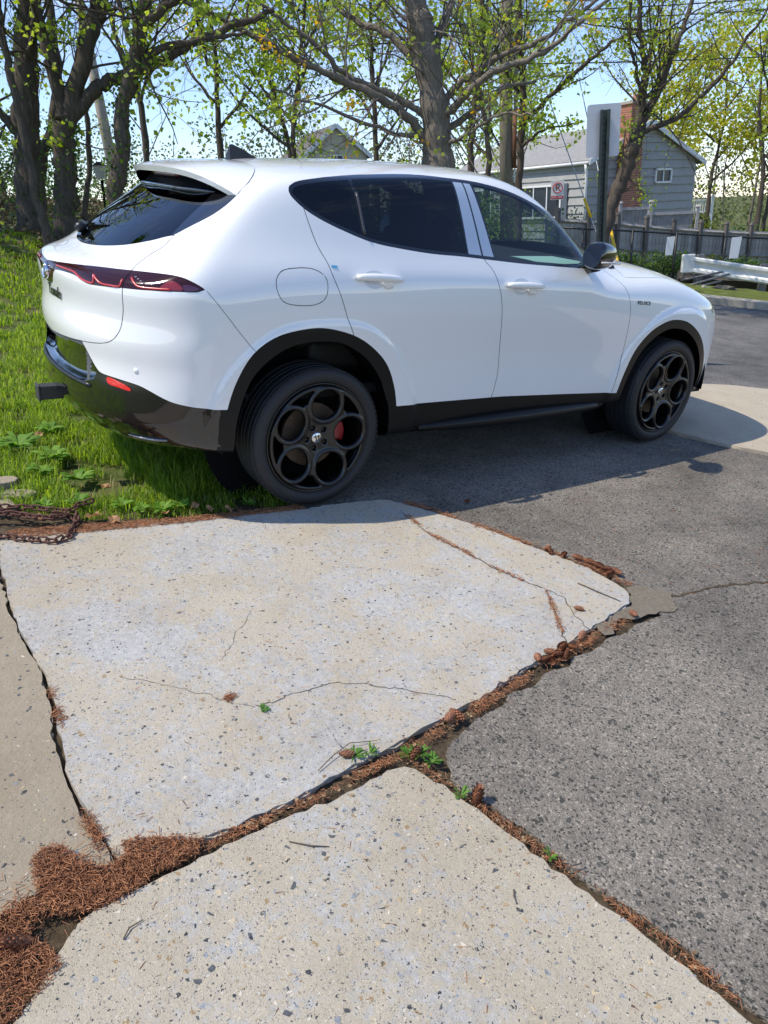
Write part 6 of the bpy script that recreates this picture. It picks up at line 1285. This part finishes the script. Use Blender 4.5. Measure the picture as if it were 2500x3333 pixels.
while z < RG - .1:
    z1 = min(z + ce, RG); x0 = 0 if z <= EV else (z - EV) / (RG - EV) * GW / 2; x1 = 0 if z1 <= EV else (z1 - EV) / (RG - EV) * GW / 2
    mb = MB(); n = 14; V = []
    for i in range(n + 1):
        t = i / n; wob = .006 * math.sin(i * 2.7 + k * 1.3); xa = x0 + (GW - 2 * x0) * t; xb = x1 + (GW - 2 * x1) * t; V += [(xa, -.035, z + wob), (xb, .010, z1), (xa, .02, z + wob)]
    mb.add(V, [(3 * i, 3 * i + 3, 3 * i + 4, 3 * i + 1) for i in range(n)] + [(3 * i + 2, 3 * i + 5, 3 * i + 3, 3 * i) for i in range(n)]); mb.build('siding_course', SID, HO)
    if z < EV - .05:
        mb = MB(); V = []
        for i in range(n + 1): t = i / n; wob = .006 * math.sin(i * 3.1 + k); V += [(-.035, FLN * t, z + wob), (.010, FLN * t, min(z1, EV)), (.02, FLN * t, z + wob)]
        mb.add(V, [(3 * i + 1, 3 * i + 4, 3 * i + 3, 3 * i) for i in range(n)] + [(3 * i, 3 * i + 3, 3 * i + 5, 3 * i + 2) for i in range(n)]); mb.build('siding_course', SIDF, HO)
    z = z1; k += 1
ov = .28; sl = (RG - EV) / (GW / 2)
for sgn in (0, 1):
    mb = MB(); ov_ = .12 if sgn == 0 else ov; xe = -ov_ if sgn == 0 else GW + ov_; ze = EV - ov_ * sl; V = [(xe, -.22, ze), (GW / 2, -.22, RG), (GW / 2, FLN + .2, RG), (xe, FLN + .2, ze)]; V2 = [(a, b, c + .10) for a, b, c in V]; f = [(0, 1, 2, 3), (7, 6, 5, 4), (0, 4, 5, 1), (1, 5, 6, 2), (2, 6, 7, 3), (3, 7, 4, 0)]
    mb.add(V + V2, f); rf = mb.build('roof', ROOFM, HO)
    mb = MB(); a = np.array((xe, -.235, ze + .02)); b = np.array((GW / 2, -.235, RG + .02)); mb.add([a + [0, 0, -.09], b + [0, 0, -.09], b + [0, 0, .09], a + [0, 0, .09], a + [0, -.03, -.09], b + [0, -.03, -.09], b + [0, -.03, .09], a + [0, -.03, .09]], [(4, 5, 6, 7), (0, 4, 7, 3), (1, 2, 6, 5), (3, 7, 6, 2), (0, 1, 5, 4)]); mb.build('bargeboard', TRIM, rf)
mb = MB(); mb.tube([(-.16, -.22, 3.20), (-.16, FLN + .2, 3.20)], .055, 8); mb.build('gutter', TRIM, HO, True)
mb = MB(); mb.tube([(-.16, -.10, 3.15), (-.15, -.11, 3.0), (-.10, -.10, 2.85), (-.07, -.08, 2.7), (-.07, -.08, .1)], .05, 8); mb.build('downspout', TRIM, HO, True)
def window(par, at, w, h, facing, mull=1, name='window'):
    root = bpy.data.objects.new(name, None); link(root, par); root.location = at; root.rotation_euler = (0, 0, 0 if facing == 'g' else R(-90)); fr = .07
    for (x, z, sx, sz) in ((0, h / 2, w, fr), (0, -h / 2, w, fr), (-w / 2, 0, fr, h + fr), (w / 2, 0, fr, h + fr)): mb = MB(); mb.box((x, -.03, z), (sx + (0 if sx < w else fr), .08, sz)); mb.build('window_frame', TRIM, root)
    for k in range(mull): mb = MB(); mb.box((-w / 2 + w * (k + 1) / (mull + 1), -.025, 0), (fr * .7, .06, h)); mb.build('mullion', TRIM, root)
    for k in range(mull + 1): mb = MB(); pw = w / (mull + 1); mb.box((-w / 2 + pw * (k + .5), -.005, 0), (pw - fr * .6, .02, h - fr * .6)); mb.build('pane', plain('house_window_pane', (.03, .036, .05), .25), root)
    return root
window(HO, (4.05, -.03, 2.72), .88, .46, 'g')
bw = window(HO, (-.05, 2.35, 1.95), 2.3, 1.15, 'f', 2)
for y in (1.02, 3.68): mb = MB(); mb.box((-.06, y, 1.95), (.05, .30, 1.25)); mb.build('shutter', plain('shutter_slate', (.10, .12, .15), .7), HO)
window(HO, (-.05, 6.0, 1.95), 1.2, 1.15, 'f', 1)
def brick_mat(name):
    m, N, L, b = new_mat(name); tc, noise, voro, ramp, math_, mix, sep, bump = tex_nodes(N, L); t = N.new('ShaderNodeTexBrick'); mp = N.new('ShaderNodeMapping'); mp.inputs['Rotation'].default_value = (R(90), 0, 0); L.new(tc.outputs['Object'], mp.inputs['Vector']); L.new(mp.outputs[0], t.inputs['Vector'])
    t.inputs['Color1'].default_value = (.46, .155, .08, 1); t.inputs['Color2'].default_value = (.32, .10, .055, 1); t.inputs['Mortar'].default_value = (.36, .27, .22, 1); t.inputs['Scale'].default_value = 1.; t.inputs['Brick Width'].default_value = .21; t.inputs['Row Height'].default_value = .075; t.inputs['Mortar Size'].default_value = .010
    L.new(mix(.35, t.outputs['Color'], mix(1., t.outputs['Color'], ramp(noise(6, 6), [(.3, .55), (.7, 1.25)]), 'MULTIPLY')), b.inputs['Base Color']); b.inputs['Roughness'].default_value = .9; bump(t.outputs['Fac'], -.4, .02, b); return m
BR = brick_mat('red_brick')
mb = MB(); cx = 1.72; cw0, cw1, cd = 1.35, .72, .52
mb.prism([(cx - cw0 / 2, 0), (cx + cw0 / 2, 0), (cx + cw0 / 2, 2.05), (cx + cw1 / 2 + .14, 2.55), (cx + cw1 / 2 + .14, 5.1), (cx - cw1 / 2 + .14, 5.1), (cx - cw1 / 2 + .14, 2.55), (cx - cw0 / 2, 2.05)], -cd - .04, -.04, 'xz'); ch = mb.build('chimney', BR, HO)
mb = MB(); mb.box((cx + .14, -cd / 2 - .04, 5.14), (cw1 + .12, cd + .12, .09)); mb.build('chimney_cap', plain('mortar_cap', (.40, .34, .27), .9), ch); mb = MB(); mb.lathe([(.11, 0), (.10, .26), (.085, .26), (.085, .05)], 14, 'z', (cx + .22, -cd / 2 - .04, 5.18)); mb.build('flue_pot', plain('clay_pot', (.30, .16, .10), .8), ch, True)
# far pale house glimpsed through the branches, and the railing of a deck on the right
H2 = empty('far_house', Matrix.Translation((-1.7, 44, tz(-1.7, 44) + .2)) @ Matrix.Rotation(R(20), 4, 'Z') @ Matrix.Scale(.78, 4), 'pale yellow gabled house far behind the maple branches', 'house')
mb = MB(); mb.prism([(-2.2, 0), (2.2, 0), (2.2, 4.2), (0, 5.9), (-2.2, 4.2)], 0, 8, 'xz'); mb.build('wall', plain('cream_wall', (.52, .47, .36), .8, noise_amt=.1), H2)
for s in (-1, 1):
    mb = MB(); a = (s * 2.5, -.25, 3.95); b = (0, -.25, 5.95); V = [a, b, (0, 8.2, 5.95), (s * 2.5, 8.2, 3.95)]; mb.add(V + [(x, y, z + .12) for x, y, z in V], [(0, 1, 2, 3), (4, 5, 6, 7), (0, 1, 5, 4), (1, 2, 6, 5), (2, 3, 7, 6), (3, 0, 4, 7)]); rf = mb.build('roof', plain('brown_roof', (.13, .115, .10), .9, noise_amt=.2), H2); mb = MB(); mb.box((0, 0, 0), (3.2, .05, .26)); o = mb.build('bargeboard', TRIM, rf); o.location = (s * 1.25, -.29, 4.98); o.rotation_euler = (0, R(38.7) * s, 0)
window(H2, (0, -.03, 3.6), .9, 1.1, 'g'); window(H2, (-1.2, -.03, 1.6), .9, 1.3, 'g'); window(H2, (1.2, -.03, 1.6), .9, 1.3, 'g')
DK = empty('deck_railing', Matrix.Translation((18.25, 45, tz(18.25, 45))), 'white baluster railing of a raised deck above the hedge', 'railing'); g = tz(18.25, 45)
for x in (-.75, .75): mb = MB(); mb.box((x, 0, (1.38 - g) / 2), (.14, .14, 1.38 - g)); mb.box((x, 0, 1.42 - g), (.22, .22, .09)); mb.build('post', TRIM, DK)
for zz in (.62, 1.26): mb = MB(); mb.box((0, 0, zz - g), (1.5, .07, .08)); mb.build('rail', TRIM, DK)
for i in range(11): mb = MB(); mb.box((-.62 + .124 * i, 0, .94 - g), (.045, .045, .60)); mb.build('baluster', TRIM, DK)
mb = MB(); mb.box((0, 1.2, .30 - g), (1.9, 2.4, .2)); mb.box((0, 2.2, (.2 - g) / 2), (1.6, .2, .2 - g)); mb.build('deck', plain('deck_wood', (.22, .17, .12), .8), DK)
# ---------------------------------------------------------------- wooden fence
FE = empty('wooden_fence', Matrix.Translation((7, 22, -.8)), 'weathered grey plank fence running behind the guardrail', 'fence')
FM = [plain('fence_plank_a', (.36, .335, .32), .9, noise_amt=.28, noise_scale=5, bump=.3), plain('fence_plank_b', (.42, .39, .37), .9, noise_amt=.28, noise_scale=5, bump=.3), plain('fence_plank_c', (.29, .27, .255), .9, noise_amt=.28, noise_scale=5, bump=.3)]
fa = np.array((4.6, 21.3)); fb = np.array((12.6, 24.6)); fl = np.linalg.norm(fb - fa); fd = (fb - fa) / fl; ang = math.atan2(fd[1], fd[0]); np_ = int(fl / .135); pm = None
def ftop(x): return np.interp(x, [4.6, 5.4, 7.0, 7.8, 9.2, 11.2, 12.6], [1.18, 1.10, .96, .83, .68, .50, .40])
for i in range(np_):
    c = fa + fd * (i + .5) * .135
    if pm is None or i % 3 == 0 or True:
        if i < 3:
            mb = MB(); mb.box((0, 0, 0), (.122, .022, 1.55)); o = mb.build('plank', FM[i], FE); 
            if i == 0: pm = [o]
            else: pm.append(o)
        else: o = pm[int(r5.integers(0, 3))].copy(); COL.objects.link(o); o.parent = FE
    o.location = (c[0] - 7, c[1] - 22 + rnd.uniform(-.006, .006), ftop(c[0]) - .775 - .05 + .8 + rnd.uniform(-.012, .012)); o.rotation_euler = (0, rnd.uniform(-.006, .006), ang)
p0 = None
for i in range(9):
    c = fa + fd * (.35 + i * 1.0); 
    if p0 is None: mb = MB(); mb.box((0, 0, 0), (.10, .09, 1.9)); mb.box((0, 0, .99), (.13, .12, .08), None, (.5, .5)); o = p0 = mb.build('post', plain('fence_post', (.13, .115, .105), .9, noise_amt=.25, noise_scale=6), FE)
    else: o = p0.copy(); COL.objects.link(o); o.parent = FE
    o.location = (c[0] - 7 + .03, c[1] - 22 - .07, ftop(c[0]) - .95 + .12 + .8); o.rotation_euler = (0, 0, ang)
for dz in (.12, .75):
    V = []; mb = MB(); pts = [(fa[0] + fd[0] * s - 7, fa[1] + fd[1] * s - 22 - .035, ftop(fa[0] + fd[0] * s) - dz + .8) for s in np.linspace(0, fl, 9)]; mb.tube(pts, .045, 4); mb.build('rail', FM[2], FE)
# shed boards behind the fence
for x, y, zt, w, lb in ((8.25, 25.2, 1.22, .95, 'grey lattice-topped fence panel left, standing before the chimney'), (9.75, 26, 1.02, 1.55, 'dark fence panel right, standing before the gable wall')):
    P_ = empty('fence_panel', Matrix.Translation((x, y, -.6)), lb, 'fence panel', 'fence panels at the house'); 
    for i in range(int(w / .12)): mb = MB(); mb.box((-w / 2 + .06 + i * .12, 0, (zt + .6) / 2), (.108, .02, zt + .6)); mb.build('plank', FM[2], P_)
    for sx in (-1, 1): mb = MB(); mb.box((sx * w / 2, -.03, (zt + .75) / 2), (.09, .09, zt + .75)); mb.box((sx * w / 2, -.03, zt + .78), (.15, .15, .06), None, (.4, .4)); mb.build('post', FM[1], P_)
    mb = MB(); mb.box((0, -.03, zt + .58), (w, .05, .08)); mb.build('rail', FM[1], P_)
# hedges
for i, (x, y, s, n, lm, ls, lb) in enumerate(((10.7,26.2,(.75,.6,1.0),3000,HEDGE,.10,'tall pointed arborvitae at the gable corner'), (11.7,26.6,(.7,.6,.72),2200,HEDGE,.10,'rounded golden evergreen left in the hedge row'), (12.6,27,(.7,.6,.78),2200,EVER,.10,'dark evergreen in the hedge row below the railing'), (13.5,27.2,(.7,.6,.76),2200,HEDGE,.10,'golden evergreen mid hedge row at right'), (14.4,27.6,(.8,.6,.72),2200,HEDGE,.10,'golden evergreen at the right frame edge'), (15.4,28,(.8,.6,.7),2000,EVER,.10,'dark evergreen beyond the right frame edge'))): shrub('hedge_shrub', lb, (x, y), s, n, lm, ls, 300 + i, 'evergreen hedge behind the fence', cat='shrub')
shrub('bush', 'flat-topped dark evergreen bush below the house window', (6.35, 24.5), (.75, .5, .85), 2600, EVER, .08, 320, cat='shrub')
for i, (x, y, s, lb) in enumerate(((5.2,19.3,(.8,.4,.36),'low dark ivy bush at the left fence foot'), (6.2,19.3,(.8,.4,.36),'low ivy bush behind the left chain-link post'), (7.1,19.4,(.7,.4,.42),'low ivy bush behind the first white placard'), (8.2,19.6,(.8,.4,.40),'bright low bush between the two placards'), (9.3,19.8,(.8,.4,.40),'low bush behind the second placard'), (10.4,20,(.8,.4,.38),'low bush at the right end of the fence'))): shrub('bush', lb, (x, y), s, 1500, LEAF_DARK if i != 3 else HEDGE, .07, 330 + i, 'bushes along the fence foot', cat='shrub')
# ---------------------------------------------------------------- chain-link fence with placards
CL = empty('chain_link_fence', Matrix.Translation((6.8, 18, -.5)), 'black chain-link fence in front of the plank fence', 'fence'); BLK = plain('black_vinyl_steel', (.018, .018, .02), .5)
ca = np.array((4.3, 18.0)); cb = np.array((10.4, 18.2)); ctop = lambda x: np.interp(x, [4.3, 4.73, 5.85, 6.84, 8.97, 10.4], [.95, .91, .82, .72, .53, .42])
for x in (4.75, 5.88, 6.88, 8.0, 9.2, 10.3): mb = MB(); z = ctop(x); mb.tube([(x - 6.8, 0, z + .5 - 1.25), (x - 6.8, 0, z + .5 + .02)], .030 if x in (5.88, 6.88) else .024, 8); mb.build('post', BLK, CL, True)
mb = MB(); mb.tube([(x - 6.8, .0, ctop(x) + .5) for x in np.linspace(4.3, 10.4, 12)], .022, 7); mb.build('top_rail', BLK, CL, True)
T1 = Tubes(); st = .075
for s in (-1, 1):
    for i in range(int((10.4 - 4.3 + 1.1) / st)):
        x0 = 4.3 + i * st if s < 0 else 4.3 - 1.1 + i * st; a = np.array([x0, 0]); pts = []
        x1 = x0 - s * -1.1 if False else x0 + s * 1.1
        xs = np.linspace(x0, x1, 5); zs = np.linspace(0, -1.1, 5); ok = (xs > 4.3) & (xs < 10.4)
        if ok.sum() >= 2: T1.add(np.stack([xs[ok] - 6.8, np.full(ok.sum(), .01), np.array([ctop(v) for v in xs[ok]]) + zs[ok] + .5], 1), np.full(ok.sum(), .0028), 3)
T1.build('wire_mesh', BLK, CL)['kind'] = 'stuff'
for x, z, w, h, lb in ((6.70, .67, .20, .40, 'white placard hung on the chain-link fence, left one'), (8.19, .60, .24, .46, 'white placard hung on the chain-link fence, right one')):
    mb = MB(); mb.prism([(-w / 2 + .02, -h / 2), (w / 2 - .02, -h / 2), (w / 2 + .012, h / 2), (-w / 2 + .03, h / 2 - .01)], -.004, .004, 'xz'); tag(mb.build('placard', plain('white_board', (.80, .80, .79), .55), None, mw=Matrix.Translation((x, 17.9, z - h / 2))), lb, 'placard', 'placards on the chain-link fence')
# ---------------------------------------------------------------- guardrail
GR = empty('guardrail', Matrix.Translation((7.3, 16.5, -.45)), 'white-painted steel guardrail with a blunt end across the street', 'guardrail'); GWM = plain('white_guard_paint', (.74, .73, .69), .5, noise_amt=.12, noise_scale=7)
prof = [(.0, -.155), (.035, -.13), (.035, -.09), (-.02, -.05), (-.045, 0), (-.02, .05), (.035, .09), (.035, .13), (0, .155)]
gl_ = [(6.60, 16.4, .17), (7.37, 16.1, .035), (8.31, 15.7, -.13), (9.6, 15.1, -.33), (11.0, 14.4, -.50)]; V = []
for x, y, z in gl_:
    for o_, q in prof: V.append((x - 7.3, y - 16.5 - o_, z + q + .45))
m = len(prof); mb = MB(); mb.add(V, [(i * m + j, i * m + j + 1, (i + 1) * m + j + 1, (i + 1) * m + j) for i in range(len(gl_) - 1) for j in range(m - 1)]); bo = mb.build('beam', GWM, GR, False); md = bo.modifiers.new('solid', 'SOLIDIFY'); md.thickness = .008
mb = MB(); mb.box((6.56 - 7.3, -.10, .64), (.26, .10, .37)); mb.build('end_plate', GWM, GR, bevel=.02)
for x, y, z in ((6.85, 16.4, .13), (8.0, 15.95, -.08), (9.2, 15.4, -.26), (10.4, 14.8, -.42)): mb = MB(); mb.box((x - 7.3, y - 16.5 + .09, z - .25 + .45), (.14, .10, .95)); mb.build('post', plain('guard_post', (.20, .19, .18), .8, noise_amt=.3), GR)
mb = MB(); mb.tube([(6.5 - 7.3, .25, .33), (8.0 - 7.3, .05, .22), (10.4 - 7.3, -1.2, -.2)], .16, 4); lw = mb.build('concrete_footing', plain('dark_footing', (.10, .085, .07), .9, noise_amt=.3), GR)
# broken fence pieces dumped by the guardrail end
JM = plain('dull_metal', (.17, .165, .16), .6, metal=.3, noise_amt=.3)
for i, (a, b, lb) in enumerate((((5.9,15.3,-.20),(7.1,15.6,.02),'bent grey rail lying under the guardrail end'), ((5.8,15.2,-.26),(6.9,15.5,-.10),'second grey rail leaning below the guardrail end'), ((6.1,15.5,-.05),(7.0,15.7,.06),'thin bar lying on top of the dumped rails'))): mb = MB(); mb.tube([a, b], .022, 6); tag(mb.build('dumped_rail', JM, None, True), lb, 'metal rail', 'dumped rails at the guardrail end')
for i, (x, y, s, lb, cl) in enumerate(((5.75,15.0,.22,'rust-coloured scrap left of the dumped rails',(.30,.13,.07)),(6.35,15.1,.20,'grey rubble lump under the dumped rails',(.28,.26,.24)),(6.75,15.0,.24,'dark scrap heap beside the guardrail footing',(.10,.09,.08)),(6.30,14.2,.13,'pale broken lump at the verge edge',(.42,.38,.34)),(6.02,14.3,.11,'orange-brown lump at the verge edge',(.38,.16,.07)))):
    r = np.random.default_rng(400 + i); mb = MB(); mb.ell((0, 0, 0), (s, s * .8, s * .7), 12, 8); o = mb.build('rubble', plain('rubble_%d' % i, cl, .9, noise_amt=.5, noise_scale=14, bump=.6, bump_scale=20), None, False); v = np.array([q.co for q in o.data.vertices]); v *= (1 + .28 * r.normal(size=(len(v), 1))); o.data.vertices.foreach_set('co', v.ravel()); o.data.update(); o.location = (x, y, tz(x, y) + s * .4); tag(o, lb, 'rubble', 'scrap at the guardrail end')
